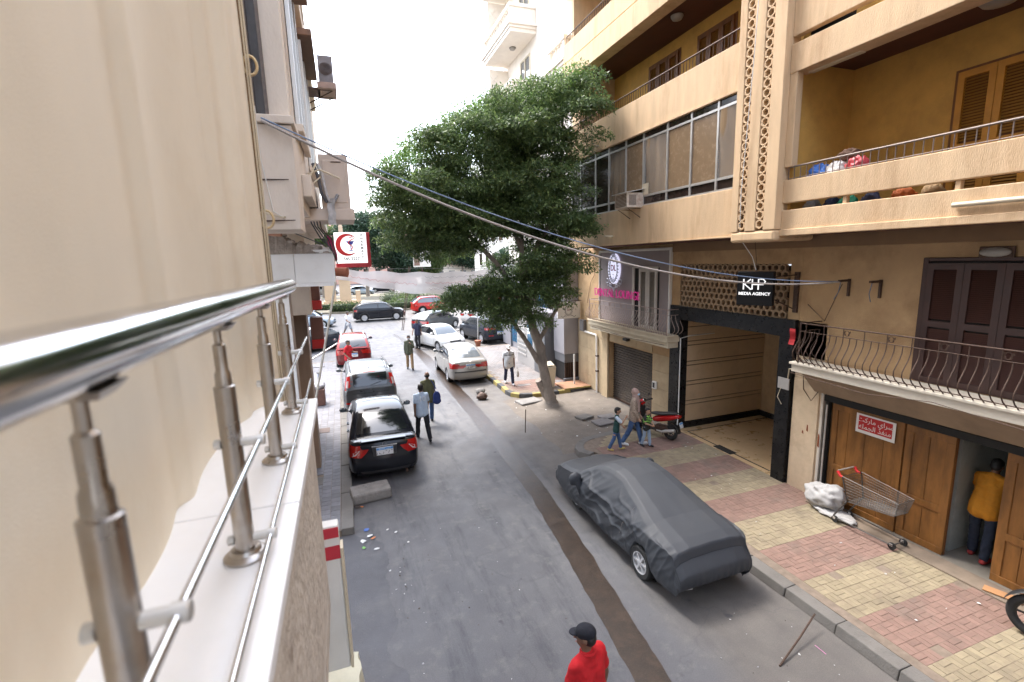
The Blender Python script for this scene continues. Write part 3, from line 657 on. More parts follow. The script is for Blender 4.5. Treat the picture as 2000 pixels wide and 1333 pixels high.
# white hanging clinic sign
H_ = thing('hanging_clinic_sign', 'white rectangular clinic board with black wreath hanging by the grey shopfront', 'sign', (8.55, 17.4, 2.8))
MB().box((8.02, 17.38, 2.86), (9.02, 17.44, 3.52)).build('board', M_white, H_, bevel=.006)
sw = MB()
for k in range(20):
    t = 2*math.pi*k/20; a, b = 8.5+.17*math.cos(t), 3.2+.22*math.sin(t)
    sw.tube([(a+.022*math.cos(u), 17.375, b+.022*math.sin(u)) for u in np.linspace(t, t+4.6, 7)], .006, 4)
for sgn in (-1, 1): sw.tube([(8.5+sgn*(.1+.07*t), 17.375, 2.95+.03*math.sin(t*2.2)) for t in np.linspace(0, 3.2, 10)], .008, 4)
sw.tube([(8.5+.13*math.cos(t), 17.375, 3.2+.17*math.sin(t)) for t in np.linspace(0, 6.28, 25)[:-1]], .004, 4, closed=True)
sw.build('wreath', M_ink, H_); text('DL', .10, M_wine, H_, (8.5, 17.376, 3.2), right=(1, 0, 0))
MB().tube([(8.05, 17.41, 3.54), (9.15, 17.41, 3.56)], .012, 5).build('bracket', M_iron, H_); MB().tube([(8.05, 17.41, 3.75), (9.15, 17.41, 3.75)], .012, 5).build('bracket', M_iron, H_)
# black cube sign
K = thing('agency_sign', 'black box sign reading KHP MEDIA AGENCY hanging over the entrance', 'sign', (8.4, 7.95, 4.15))
kc = Vector((8.33, 7.97, 4.53)); krz = R(-64)
km_ = Matrix.Rotation(krz, 3, 'Z'); ex_ = km_ @ Vector((1, 0, 0)); ey_ = km_ @ Vector((0, 1, 0))
MB().obox(kc, (.72, .16, .72), km_).build('sign_box', flat('gloss_black', (.008, .008, .009), .5, spec=.2), K, bevel=.012)
fc = kc-ey_*.084
M_wl = mat('lit_white_letters', (.8, .8, .8), .4, emit=(1, 1, 1), estr=.12)
for nm, pl, r_ in (('K', [[(-.22, .2), (-.22, -.02)], [(-.08, .2), (-.20, .09), (-.07, -.02)]], .014), ('H', [[(-.045, .2), (-.045, -.02)], [(-.045, .09), (.06, .09)]], .013), ('P', [[(.075, -.02), (.075, .2), (.17, .2), (.21, .15), (.17, .09), (.075, .09)]], .014)):
    t = MB()
    for p in pl: t.tube([fc+ex_*a+Vector((0, 0, b)) for a, b in p], r_, 5)
    t.build('lettering', M_wl, K)
text('MEDIA AGENCY', .088, M_wl, K, fc+Vector((0, 0, -.11)), right=ex_, ext=.003, bold=.002)
MB().tube([kc+Vector((-.02, 0, .36)), (8.36, 8.0, 4.95), (8.30, 8.02, 5.5)], .006, 5).build('cord', M_iron, K)
arm = MB(); arm.tube([kc+ex_*.36+Vector((0, 0, .25)), (W-.01, 7.62, 4.80)], .012, 5); arm.tube([kc+ex_*.36-Vector((0, 0, .22)), (W-.01, 7.62, 4.05)], .012, 5); arm.box((W-.05, 7.56, 4.0), (W-.001, 7.66, 4.86)); arm.build('wall_bracket', M_iron, K)
# red notice with arabic lettering
Nn = thing('door_notice', 'red notice with white border and arabic lettering on the wooden door', 'notice', (W+.03, 5.8, 1.85))
nu = Vector((0, .03, 1)).normalized()
MB().obox((W+.028, 5.80, 2.02), (.008, .70, .37)).build('paper', M_white, Nn); MB().obox((W+.022, 5.80, 2.035), (.006, .60, .28)).build('red_panel', flat('red_print', (.45, .015, .015), .5), Nn)
def ar(s): return s[::-1]
text(ar('\uFEB3\uFEAE\uFE8D\uFEF1 \uFEE3\uFE8E\uFEAD\uFEDB\uFE96'), .125, M_white, Nn, (W+.017, 5.80, 2.10), ext=.001); text(ar('\uFEE3\uFEE8\uFED4\uFEAC \uFE8D\uFEDF\uFEA0\uFEE4\uFEE0\uFEEA'), .125, M_white, Nn, (W+.017, 5.80, 1.965), ext=.001)
# posters on the right-hand door
ps = thing('poster', 'red and blue poster sheet of small pictures on the right door', 'poster', (W+.03, 3.0, .5))
MB().box((W+.038, 2.75, .55), (W+.045, 3.35, 1.75)).build('sheet', flat('poster_red', (.45, .03, .03), .5), ps)
for k in range(5):
    MB().box((W+.030, 2.85, .62+k*.22), (W+.0375, 3.25, .74+k*.22)).build('picture', flat('poster_pic%d' % (k % 3), [(.1, .18, .3), (.5, .4, .35), (.55, .08, .1)][k % 3], .5), ps)
# wall lamps, brackets
def bulkhead(c, label, mt):
    t = thing('bulkhead_lamp', label, 'lamp', c)
    MB().ellipsoid(c, (.06, .19, .07), 16, 8).build('glass', mt, t, smooth=60); MB().obox((c[0]+.04, c[1], c[2]), (.03, .42, .17)).build('base', M_iron, t, bevel=.02)
bulkhead((W-.08, 4.35, 5.20), 'oval bulkhead lamp above the dark louvred balcony door', flat('milky_glass', (.35, .33, .30), .3))
def ceil_lamp(c, label, r=.16):
    t = thing('ceiling_lamp', label, 'lamp', c)
    MB().lathe([(r*.2, -.14), (r*.75, -.11), (r, -.04), (r, -.02)], c).build('globe', _mc['milky_glass'], t, smooth=60); MB().lathe([(r*1.1, -.02), (r*1.1, 0)], c).build('rim', M_iron, t)
ceil_lamp((8.75, 11.4, 11.41), 'round ceiling lamp under the upper left balcony'); ceil_lamp((8.85, 4.6, 8.69), 'wide ceiling lamp under the upper right balcony', .24)
for i, (y, lab) in enumerate(((6.5, 'rusty wall bracket holding the cables above the iron railing'), (5.93, 'rusty wall bracket with loose wires beside the dark door'))):
    t = thing('cable_bracket', lab, 'bracket', (W, y, 4.45), group='cable brackets')
    MB().box((W-.04, y-.02, 4.42), (W-.001, y+.02, 4.75)).build('plate', M_iron, t); MB().box((W-.3, y-.018, 4.70), (W-.041, y+.018, 4.74)).build('arm', M_iron, t)
    MB().tube([(W-.24, y, 4.70), (W-.22, y+.05, 4.5), (W-.12, y+.2*(1-i*.6), 4.35)], .008, 5).build('loose_wire', flat('blue_wire', (.12, .17, .25), .5), t)
# window air conditioner
A = thing('window_air_conditioner', 'rust-stained white window air conditioner jutting from the glazed strip', 'air conditioner', (U-.2, 12.15, 6.6))
M_acw = mat('stained_enamel', (.62, .55, .47), .5, var=.1, stain=(.28, .10, .035), samt=.95, sscale=4)
MB().box((7.62, 11.85, 6.62), (U+.05, 12.5, 7.02)).build('case', M_acw, A, bevel=.01)
gr = MB()
for k in range(9): gr.box((7.612, 11.9, 6.66+k*.037), (7.619, 12.45, 6.677+k*.037))
gr.build('front_grille', M_iron, A); gr2 = MB()
for k in range(7): gr2.box((7.67+k*.035, 11.842, 6.68), (7.685+k*.035, 11.849, 6.96))
gr2.build('side_grille', M_iron, A)
MB().obox((7.86, 12.17, 7.07), (.62, .78, .015), Matrix.Rotation(R(-10), 3, 'Y')).build('rain_cover', M_white, A)
for y in (11.92, 12.42): MB().tube([(U-.01, y, 6.35), (7.68, y, 6.60), (U-.01, y, 6.60)], .012, 5).build('bracket', M_iron, A)
MB().box((U+.02, 11.6, 6.95), (U+.028, 11.86, 7.25)).build('filler_board', M_bone, A)
# flood light tube on the lower band
t = thing('strip_lamp', 'long white strip lamp fixed along the balcony band', 'lamp', (U-.06, 3.9, 5.85))
MB().tube([(U-.05, 3.4, 5.86), (U-.05, 4.42, 5.86)], .035, 10).build('tube', M_bone, t, smooth=60); MB().box((U-.05, 3.5, 5.82), (U-.002, 3.56, 5.9)).build('clip', M_iron, t)
for y0, z in ((14.3, 8.78), (13.4, 5.9)):
    t = thing('drain_spout', 'pale plastic drain spout poking from the band %s' % ('above the window strip' if z > 8 else 'below the window strip'), 'pipe', (U, y0, z), group='drain spouts')
    MB().tube([(U+.02, y0, z), (U-.28, y0, z+.01)], .03, 10).build('pipe', M_bone, t, smooth=60)
# bundles on the balcony
def sack(name, label, c, r, mt, seed, cat='bag', grp='bundles on the balcony'):
    b = MB(); b.ellipsoid(c, r, 44, 30); rnd = random.Random(seed)
    vs = []
    for v in b.v:
        d = Vector(v)-Vector(c); n = mnoise.fractal(Vector(v)*4.5/max(r)*.35+Vector((seed*7.1, 0, 0)), .8, 2.0, 4)
        n2_ = 1-abs(mnoise.noise(Vector(v)*7/max(r)*.3+Vector((seed*3.3, 2, 0))))*2; n3_ = 1-abs(mnoise.noise(Vector(v)*15/max(r)*.3+Vector((seed*1.3, 5, 0))))*2; d *= 1+.30*n+.16*(n2_-.5)+.08*(n3_-.5); d.z = max(d.z, -r[2]*.85); vs.append(Vector(c)+d)
    b.v = [tuple(v) for v in vs]
    o = b.build(name, mt, None, smooth=70); ev = Vector((c[0], c[1], c[2]-r[2]*.85))
    for v in o.data.vertices: v.co -= ev
    o.location = ev; return tag(o, label, cat, grp)
sack('plastic_bag', 'blue plastic bag stuffed behind the balcony bars', (U+.33, 6.78, 6.66), (.14, .2, .18), flat('blue_plastic', (.03, .13, .45), .35), 1)
sack('plastic_bag', 'white plastic bag beside the blue bag on the balcony', (U+.35, 6.42, 6.66), (.14, .17, .2), flat('white_plastic', (.6, .58, .55), .4), 2)
sack('plastic_bag', 'red and white bag bulging at the balcony rail', (U+.33, 6.08, 6.66), (.13, .17, .17), flat('red_plastic', (.5, .06, .07), .4), 3)
sack('plastic_bag', 'brown bag piled on top of the white balcony bag', (U+.42, 6.3, 6.92), (.12, .16, .1), flat('brown_cloth', (.16, .09, .06), .8), 4)
for i, (y, c, l) in enumerate(((6.9, (.32, .33, .34), 'grey'), (6.5, (.03, .04, .09), 'navy'), (6.2, (.04, .35, .2), 'green'), (5.8, (.05, .06, .12), 'dark blue'), (5.3, (.55, .14, .03), 'orange'), (4.9, (.35, .22, .1), 'cardboard brown'))):
    sack('bundle', '%s bundle showing through the slot of the balcony parapet' % l, (U+.35, y, 6.02), (.14, .16, .20), flat('bundle%d' % i, c, .7), 10+i, 'bundle', 'bundles behind the parapet slot')
# downpipe, meter box, keypad by shutter
t = thing('drain_pipe', 'white elbowed drain pipe down the stone wall left of the shutter', 'pipe', (W-.06, 15.9, 0))
MB().tube([(W-.08, 17.0, 2.35), (W-.08, 16.1, 2.33), (W-.08, 16.02, 2.25), (W-.08, 16.0, .05)], .04, 8).build('pipe', M_white, t, smooth=60)
for z in (.9, 1.5): MB().box((W-.13, 15.94, z), (W-.023, 16.06, z+.05)).build('pipe_clip', M_iron, t)
t = thing('meter_box', 'grey meter box on the wall corner above the drain pipe', 'box', (W-.1, 17.1, 2.3)); MB().box((W-.16, 16.95, 2.35), (W-.023, 17.3, 2.8)).build('case', mat('grey_box', (.16, .15, .15), .6), t, bevel=.01); MB().box((W-.168, 17.0, 2.4), (W-.161, 17.25, 2.75)).build('door', mat('grey_box_door', (.2, .19, .19), .55), t)
t = thing('intercom_panel', 'small white switch box beside the roller shutter', 'box', (W-.05, 12.3, 1.15)); MB().box((W-.09, 12.3, 1.12), (W-.023, 12.48, 1.36)).build('case', M_white, t, bevel=.008); MB().box((W-.095, 12.34, 1.16), (W-.0901, 12.44, 1.32)).build('panel', M_ink, t)
t = thing('shutter_lamp', 'small dark lamp over the roller shutter', 'lamp', (W-.1, 14.0, 2.5)); MB().box((W-.16, 13.85, 2.42), (W-.023, 14.1, 2.52)).build('hood', M_plasticb, t, bevel=.01); MB().box((W-.15, 13.88, 2.405), (W-.05, 14.07, 2.419)).build('lens', M_bone, t)
t = thing('wall_pipe', 'thin white pipe running up the lobby edge', 'pipe', (W-.1, 11.25, .15)); MB().tube([(W-.1, 11.2, .3), (W-.02, 11.26, .5), (W-.02, 11.26, 2.9), (W+.3, 11.26, 2.95), (W+1.2, 11.27, 2.96)], .018, 6).build('pipe', M_white, t, smooth=60)
t = thing('socket_plate', 'grey junction plate with wires on the black portal column', 'box', (W-.12, 7.6, 2.0)); MB().box((W-.11, 7.56, 2.3), (W-.091, 7.84, 2.55)).build('plate', M_alu, t); MB().tube([(W-.1, 7.6, 2.55), (W-.2, 7.5, 2.8), (W-.12, 7.3, 2.86), (W-.2, 7.1, 2.78)], .014, 6).build('wire', M_bone, t); MB().tube([(W-.1, 7.75, 2.35), (W-.14, 7.8, 2.1), (W-.12, 7.7, 1.95)], .007, 5).build('wire', M_bone, t)
# tie wire, blue cloth etc
t = thing('red_ribbon', 'red ribbon tied at the left end of the iron railing', 'ribbon', (8.5, 7.08, 3.5)); sk = MB(); sk.grid([[(8.52+.02*math.sin(z*20), 7.10+w_+.015*math.sin(z*15), z) for w_ in (0, .05, .1, .13)] for z in np.linspace(3.42, 3.75, 7)]); sk.build('cloth', flat('red_cloth', (.4, .015, .02), .7), t)

# unseen blocks added to close off sky light and reflections; pale to keep bounce neutral
def block(name, label, a, b, mt, fx, ys, zs, sgn):
    t = thing(name, label, 'building', (b[0], (a[1]+b[1])/2, 0)); MB().box(a, b).build('wall', mt, t)
    for y in ys:
        for z in zs:
            MB().box((fx, y, z), (fx+sgn*.03, y+1.4, z+1.8)).build('window', M_gdark, t); MB().box((fx, y-.1, z-.12), (fx+sgn*.12, y+1.5, z-.02)).build('window_sill', mt, t)
block('unseen_right_house', 'unseen pale apartment house added on the right behind the viewpoint', (8.3, -34, 0), (15, -2.62, 20), M_pale, 8.3, np.arange(-30, -4, 3.4), (1, 4.4, 7.8, 11.2, 14.6), -1)
block('own_house', 'unseen pale bulk of the apartment house carrying the near balcony', (-12, -34, 0), (-3.01, 6.2, 21), M_pale, -3.01, np.arange(-30, -4, 3.4), (1, 4.4, 7.8, 11.2, 14.6), 1)
block('unseen_square_left', 'unseen tall pale house added left of the square to cut sky light', (-34, 36, 0), (-7.5, 74, 19), M_pale, -7.5, np.arange(38, 72, 3.4), (1, 4.4, 7.8, 11.2, 14.6), 1)  # out of view, added to dim the open sky over the square
block('unseen_square_right', 'unseen tall pale house added right of the square to cut sky light', (21, 34, 0), (42, 78, 20), M_pale, 21, np.arange(36, 76, 3.4), (1, 4.4, 7.8, 11.2, 14.6), -1)  # also unseen, added to hold sky light off the square
block('unseen_end_house', 'unseen pale apartment house added to close the street behind the viewpoint', (-12, -48, 0), (15, -40, 18), M_pale, 0, (), (), 1)

# loose wiring and rust on the right-hand building
for i, (pts, r, mt, l) in enumerate((([(8.47, 7.1, 2.86), (8.46, 5.6, 2.80), (8.46, 4.6, 2.93), (8.46, 3.2, 2.82), (8.46, 1.5, 2.9)], .006, M_iron, 'thin brown wire sagging along the white fascia'), ([(W-.04, 7.3, 2.86), (W-.05, 7.25, 2.4), (W-.06, 7.05, 2.2), (W-.05, 6.9, 2.45), (W-.04, 6.88, 2.8)], .008, M_iron, 'dark wire loop hanging on the shop pier'), ([(W-.05, 7.3, 4.2), (W-.06, 6.9, 3.9), (W-.2, 6.5, 4.66)], .008, M_iron, 'dark wire slanting from the bracket to the railing corner'), ([(W-.02, 16.4, 5.4), (W-.03, 16.3, 4.6), (W-.03, 16.6, 4.3), (W-.02, 16.9, 3.5)], .008, M_iron, 'dark wire coil on the wall left of the clinic panel'), ([(8.6, 11.4, 2.72), (8.6, 13.4, 2.66), (8.6, 15.8, 2.75)], .008, M_iron, 'brown wire under the clinic balcony'))):
    tag(MB().tube(pts, r, 5).build('wall_wire', mt, None, smooth=60), l, 'wire', 'wires on the right building')
for y, z, h in ((7.1, 1.5, .16), (6.83, 1.25, .3), (7.2, 1.42, .08)):
    m = MB(); m.add([(W-.0375, y-.02, z), (W-.0375, y+.025, z+.02), (W-.0375, y+.015, z+h), (W-.0375, y-.01, z+h*.9)], [(0, 1, 2, 3)]); m.build('rust_run', M_rusty, B)
# ================================================================ white building beyond
M_wb = mat('pale_cream_stone', (.80, .74, .66), .8, var=.05, scale=2, stain=(.66, .58, .48), samt=.4)
V = thing('white_apartment_house', 'pale cream apartment house with balustrade balconies behind the tree', 'building', (9.8, 22, 0))
def vb(name, a, b, mt=M_wb, bevel=.012, parent=V): return bx(name, a, b, mt, parent, bevel)
VX, VF = 9.85, 8.55
vb('wall', (VX, 17.8, 5.0), (16, 28.4, 26)); vb('wall', (VX+.8, 17.75, 4.6), (16, 17.79, 5.0))
bal = MB()
bal.lathe([(.06, 0), (.06, .04), (.035, .08), (.075, .2), (.07, .28), (.03, .44), (.045, .5), (.06, .54), (.06, .58)], (0, 0, 0), n=8)
balm = bpy.data.meshes.new('baluster'); balm.from_pydata(bal.v, [], bal.f); balm.materials.append(M_wb); balm.shade_smooth()
def wbalcony(z, y0, y1, xf=VF):
    s_ = vb('balcony_slab', (xf-.08, y0-.08, z-.12), (VX+.01, y1+.08, z)); vb('cornice', (xf-.16, y0-.16, z+.001), (VX+.01, y1+.16, z+.10)); vb('cornice', (xf-.02, y0-.02, z-.3), (VX+.01, y1+.02, z-.121))
    vb('balustrade_base', (xf, y0, z+.101), (xf+.18, y1, z+.22)); tr = vb('balustrade_rail', (xf-.06, y0-.06, z+.80), (xf+.22, y1+.06, z+.96)); vb('balustrade_end', (xf+.18, y0, z+.101), (VX, y0+.18, z+.8)); vb('balustrade_rail', (xf+.221, y0-.06, z+.8), (VX, y0+.22, z+.96))
    n = int((y1-y0)/.24)
    for i in range(n):
        y = lerp(y0+.14, y1-.14, i/(n-1)); o = inst('baluster', balm, tr, wm(tr).inverted() @ Vector((xf+.09, y, z+.22)))
    for yy in (y0, y1-.2): vb('balustrade_pier', (xf-.01, yy-.01, z+.101), (xf+.2, yy+.21, z+.799))
for z in (9.6, 12.95, 16.3, 19.6): wbalcony(z, 23.5, 27.9)
for z in (12.95, 16.3, 19.6): wbalcony(z, 18.6, 20.2, 9.0)
for z in (10.2, 13.5, 16.9):
    vb('window_recess', (VX-.006, 24.3, z), (VX-.001, 25.6, z+1.9), M_glassl, 0)
    for a in (24.26, 24.93, 25.56): vb('window_frame', (VX-.05, a, z), (VX-.007, a+.07, z+1.9), M_bone, 0)
    vb('window_frame', (VX-.05, 24.26, z+1.9), (VX-.007, 25.63, z+1.97), M_bone, 0)
    vb('wing_wall', (VF+.2, 27.7, z-.2), (VX, 27.9, z+2.3)); 
    ln = MB()
    for k in range(4): ln.tube([(VF+.2, 27.68, z+k*.5), (VF+.7, 27.68, z+.5+k*.5)], .02, 5); ln.tube([(VF+.7, 27.68, z+k*.5), (VF+.2, 27.68, z+.5+k*.5)], .02, 5)
    ln.build('trellis', M_wb, V)
ceil_lamp((9.25, 25.2, 15.99), 'round grey lamp under the white balcony')
# grey shopfront below
S = thing('glass_shopfront', 'grey clad shopfront with blue glass behind the tree', 'shop', (8.8, 20, .14))
M_clad = mat('grey_cladding', (.34, .33, .35), .4, var=.06, scale=1.5, metal=.2); M_cladd = mat('dark_cladding', (.13, .135, .145), .45, var=.1, scale=2)
M_bglass = mat('blue_glass', (.05, .13, .22), .05, var=.15, scale=1, spec=.9, coat=.5)
def sb(name, a, b, mt, bevel=.008): return bx(name, a, b, mt, S, bevel)
sb('wall', (9.3, 17.75, .14), (9.6, 28.4, 4.99), M_clad)
sb('bay', (8.45, 17.72, 1.32), (9.29, 18.75, 5.4), M_clad); sb('bay_skirt', (8.48, 17.74, .95), (9.29, 18.73, 1.319), M_cladd)
gl = MB()
for k in range(9): gl.box((8.5+k*.085, 17.76, .2), (8.53+k*.085, 17.79, .949))
gl.build('basement_grille', M_iron, S); sb('basement_void', (8.52, 17.8, .16), (9.29, 18.7, .949), M_dark, 0)
sb('plinth', (8.4, 17.6, .14), (9.29, 17.73, .3), M_cladd)
sb('fascia', (9.05, 18.76, 4.0), (9.299, 28.4, 4.9), M_clad)
for k, (a, b) in enumerate(((18.8, 19.9), (19.95, 21.1), (21.15, 22.4), (22.5, 24.5), (24.6, 26.6))): sb('glass_pane', (9.27, a, .5), (9.295, b, 3.95), M_bglass if k % 2 == 0 else M_gdark, 0)
for y in (18.76, 19.91, 21.11, 22.41, 24.51, 26.61): sb('mullion', (9.2, y, .14), (9.299, y+.038, 3.99), M_cladd, 0)
MB().box((8.1, 18.95, .14), (8.75, 20.2, 2.75)).build('kiosk_side', M_cladd, S, bevel=.01)
sb('entrance_hood', (8.1, 18.9, 2.751), (9.0, 22.9, 2.95), M_clad)
kk = MB(); kk.box((8.15, 20.25, .14), (8.75, 22.6, 2.74)); kk.build('kiosk_wall', mat('kiosk_grey', (.42, .40, .38), .5, var=.06), S, bevel=.01)
sb('kiosk_window', (8.13, 20.5, 1.2), (8.149, 21.1, 2.5), M_bglass, 0)
kl = MB()
for k in range(8): kl.box((8.12, 21.3, .6+k*.22), (8.149, 22.5, .68+k*.22))
kl.build('kiosk_louvres', M_alu, S)
MB().tube([(8.55, 17.0, .15), (8.55, 17.0, 1.45)], .035, 8).build('vent_pipe', M_white, S, smooth=60)
st = thing('entrance_step', 'tiled step with yellow painted edge beside the drain pipe', 'step', (8.6, 17.0, .13)); MB().box((7.9, 16.53, .15), (9.05, 17.5, .22)).build('tread', mat('terracotta', (.36, .19, .11), .7, var=.15), st, bevel=.01); MB().box((7.95, 16.505, .16), (9.0, 16.529, .215)).build('painted_edge', M_ky, st)
# dust bin by the tree
t = thing('litter_bin', 'cream plastic litter bin with slanted lid behind the tree trunk', 'bin', (7.55, 17.3, .14))
MB().add([(7.36, 17.15, .14), (7.74, 17.15, .14), (7.74, 17.5, .14), (7.36, 17.5, .14), (7.30, 17.1, .95), (7.80, 17.1, .95), (7.80, 17.55, .95), (7.30, 17.55, .95)], [(0,3,2,1),(4,5,6,7),(0,1,5,4),(1,2,6,5),(2,3,7,6),(3,0,4,7)]).build('body', M_bone, t, bevel=.02)
MB().add([(7.29, 17.09, .951), (7.81, 17.09, .951), (7.81, 17.56, .951), (7.29, 17.56, .951), (7.36, 17.14, 1.06), (7.74, 17.14, 1.06), (7.74, 17.5, 1.16), (7.36, 17.5, 1.16)], [(0,3,2,1),(4,5,6,7),(0,1,5,4),(1,2,6,5),(2,3,7,6),(3,0,4,7)]).build('lid', M_bone, t, bevel=.015); MB().box((7.45, 17.118, .99), (7.65, 17.135, 1.04)).build('slot', M_ink, t)
# ================================================================ camera-side balcony
M_marb = mat('white_marble', (.88, .87, .85), .32, var=.03, scale=1.5, stain=(.62, .58, .54), samt=.3, sscale=2.5, speckle=((.45, .42, .4), 5, .70, .25))
M_stone = mat('rough_stone_cladding', (.60, .54, .465), .85, var=.12, scale=7, bump=.7, bscale=26, stain=(.30, .235, .18), samt=.8, sscale=9, speckle=((.22, .16, .12), 16, .64, .6))
Lb = thing('near_balcony', 'stone balcony parapet topped by a white marble ledge in the foreground', 'balcony', (-.4, 1, 3.6))
MB().box((-.47, -1.5, 3.62), (-.2, 2.5, 4.6)).build('parapet_wall', M_stone, Lb, bevel=.01)
MB().box((-.49, -1.5, 4.601), (-.165, 1.395, 4.64)).build('ledge_slab', M_marb, Lb, bevel=.006); MB().box((-.49, 1.398, 4.601), (-.165, 2.52, 4.64)).build('ledge_slab', M_marb, Lb, bevel=.006)
MB().box((-3, -1.5, 3.5), (-.2, 2.5, 3.619)).build('balcony_floor', M_stone, Lb); MB().box((-3, -1.5, 3.62), (-2.8, 3, 12)).build('inner_wall', M_creamB, Lb)
# railing
Rl = thing('steel_railing', 'polished steel balcony railing with posts and two thin bars in the foreground', 'railing', (-.26, 1.4, 4.64))
MB().tube([(-.252, -1.5, 5.240), (-.252, 2.3, 5.201), (-.252, 2.62, 5.198)], .0355, 24).build('handrail', M_chrome, Rl, smooth=60)
for z in (4.915, 4.685):
    MB().tube([(-.205, -1.5, z), (-.205, 2.75, z)], .0062, 10).build('bar', M_chrome, Rl, smooth=60)
def post(y):
    dz = (5.2246-.0103*y)-.0355-5.172; p = MB(); p.lathe([(.021, .0), (.021, .40), (.0165, .402), (.0155, .428), (.0125, .436), (.0125, .49), (.0075, .495), (.0075, .53+dz)], (-.26, y, 4.645), n=20); o = p.build('post', M_steel, Rl, smooth=35)
    MB().lathe([(.047, 0), (.047, .006), (.04, .012), (.034, .014), (.03, .022), (.022, .023)], (-.26, y, 4.6405), n=24).build('base_flange', M_steel, o, smooth=35)
    MB().add([(-.275, y-.02, 5.163+dz), (-.235, y-.02, 5.163+dz), (-.235, y+.02, 5.163+dz), (-.275, y+.02, 5.163+dz), (-.283, y-.035, 5.174+dz), (-.227, y-.035, 5.174+dz), (-.227, y+.035, 5.174+dz), (-.283, y+.035, 5.174+dz)], [(0,3,2,1),(4,5,6,7),(0,1,5,4),(1,2,6,5),(2,3,7,6),(3,0,4,7)]).build('saddle', M_steel, o)
    for z in (4.915, 4.685):
        MB().lathe([(.008, 0), (.0105, .002), (.0105, .03), (.0125, .031), (.0125, .048), (.011, .05)], (-.243, y, z), (1, 0, 0), 14).build('bar_clamp', mat('cast_zinc', (.62, .61, .58), .42, .7, var=.1), o, smooth=35)
        MB().lathe([(.008, 0), (.011, .002), (.011, .014), (.006, .016)], (-.279, y, z), (-1, 0, 0), 12).build('bolt', _mc['cast_zinc'], o, smooth=35)
for y in (.0, .585, 1.16, 1.735, 2.31): post(y)
# canvas curtain
M_canv = mat('cream_canvas', (.86, .775, .625), .9, var=.05, scale=1.6, bump=.12, bscale=320, stain=(.66, .53, .36), samt=.6, sscale=.9, stretch=(1, 1, .7))
Cu = thing('balcony_curtain', 'heavy cream canvas curtain hanging behind the steel railing', 'curtain', (-.45, 1.5, 4.4))
rows = []
YE = 3.1
for z in np.linspace(4.2, 9.6, 70):
    row = []
    for k in range(240):
        y = -1.6+k*(YE+1.6)/239
        d = .026*math.sin(2.3*y+.25*z)+.016*math.sin(5.3*y+.35*math.sin(z*.8)+1)
        for yc, am, wd in ((.55, .05, .22), (1.02, .035, .12), (1.50, .055, .05), (1.95, .03, .16), (2.45, .04, .10)):
            u_ = (y-yc-.02*math.sin(z*.9+yc*3))/wd; d += am*(1/(1+math.exp(-max(-30, min(30, u_*3))))-.5)*math.exp(-abs(u_)*.35)
        if y > 2.2: d += (y-2.2)*.055+.010*math.sin(30*y+.25*z)
        d += .006*mnoise.noise((y*3, z*1.3, 0))
        row.append((-.455+d*.9, y, z))
    rows.append(row)
MB().grid(rows).build('canvas', M_canv, Cu, smooth=80)
M_pole = mat('brown_steel_post', (.22, .13, .055), .5, .2, var=.2, scale=6, stretch=(1, 1, .2))
MB().box((-.44, YE+.02, 3.6), (-.385, YE+.08, 10)).build('edge_post', M_pole, Cu, bevel=.006)
for z in (6.37, 5.56):
    MB().tube([(-.375+.035*math.cos(t), YE+.01, z+.048*math.sin(t)) for t in np.linspace(0, 2*math.pi, 17)[:-1]], .008, 6, closed=True).build('ring', mat('cream_rope', (.68, .52, .30), .8), Cu, smooth=60)
for k in range(2): MB().tube([(-.40+.012*k, YE, 4.4), (-.39+.012*k, YE-.005, 6), (-.398+.012*k, YE, 9.5)], .005, 5).build('cord', M_bone, Cu)
# side wall of own house further up, behind the curtain
# shop sign below the balcony
t = thing('projecting_shop_sign', 'white and red sign box under the near balcony', 'sign', (-.1, 2.4, 3.0))
MB().box((-.30, 2.66, 2.95), (-.135, 2.74, 3.86)).build('sign_board', M_white, t, bevel=.008)
MB().box((-.30, 2.655, 3.66), (-.135, 2.6589, 3.74)).build('red_stripe', flat('sign_red', (.5, .03, .05), .5), t); MB().box((-.30, 2.655, 3.79), (-.135, 2.6589, 3.85)).build('red_stripe', _mc['sign_red'], t)
MB().box((-.134, 2.652, 2.95), (-.12, 2.745, 3.72)).build('edge_trim', M_bone, t)
aw = MB(); rows = []
for k in range(40):
    y = 1.2+k*.05; rows.append([(-.6, y, 2.75), (-.10+.012*math.sin(k*1.6), y, 2.62), (-.085+.015*math.sin(k*1.6), y, 2.45)])
a_ = thing('scalloped_awning', 'cream scalloped awning edge below the sign box', 'awning', (-.2, 2.2, 2.5)); aw.grid(rows).build('cloth', mat('awning_cloth', (.6, .58, .45), .8), a_, smooth=60)
# ================================================================ left neighbour
M_pinkp = mat('peach_plaster', (.74, .655, .565), .85, var=.06, scale=2, stain=(.42, .29, .21), samt=.45, sscale=1.3, stretch=(1, 1, .5), bump=.15, bscale=40)
Q = thing('peach_apartment_house', 'peach plastered apartment house on the left with dark windows and air conditioners', 'building', (-1.2, 12, 0))
def qb(name, a, b, mt=M_pinkp, bevel=.01, parent=Q): return bx(name, a, b, mt, parent, bevel)
qb('pilaster', (-1.3, 6.5, 5.72), (-.415, 7.3, 6.92)); qb('pilaster_cap', (-1.3, 6.46, 6.93), (-.38, 7.34, 7.02))
qb('wall', (-3.2, 7.301, 6.08), (-.42, 16.2, 22)); qb('lower_wall', (-3.2, 11.45, 4.2), (-.7, 16.2, 6.079)); qb('wall', (-3.2, 6.6, 7.021), (-.66, 7.3, 22))
qb('corner_fin', (-.659, 6.62, 7.021), (-.43, 6.86, 18)); 
qb('window_recess', (-.90, 6.585, 7.04), (-.665, 6.599, 9.6), M_gdark, 0)
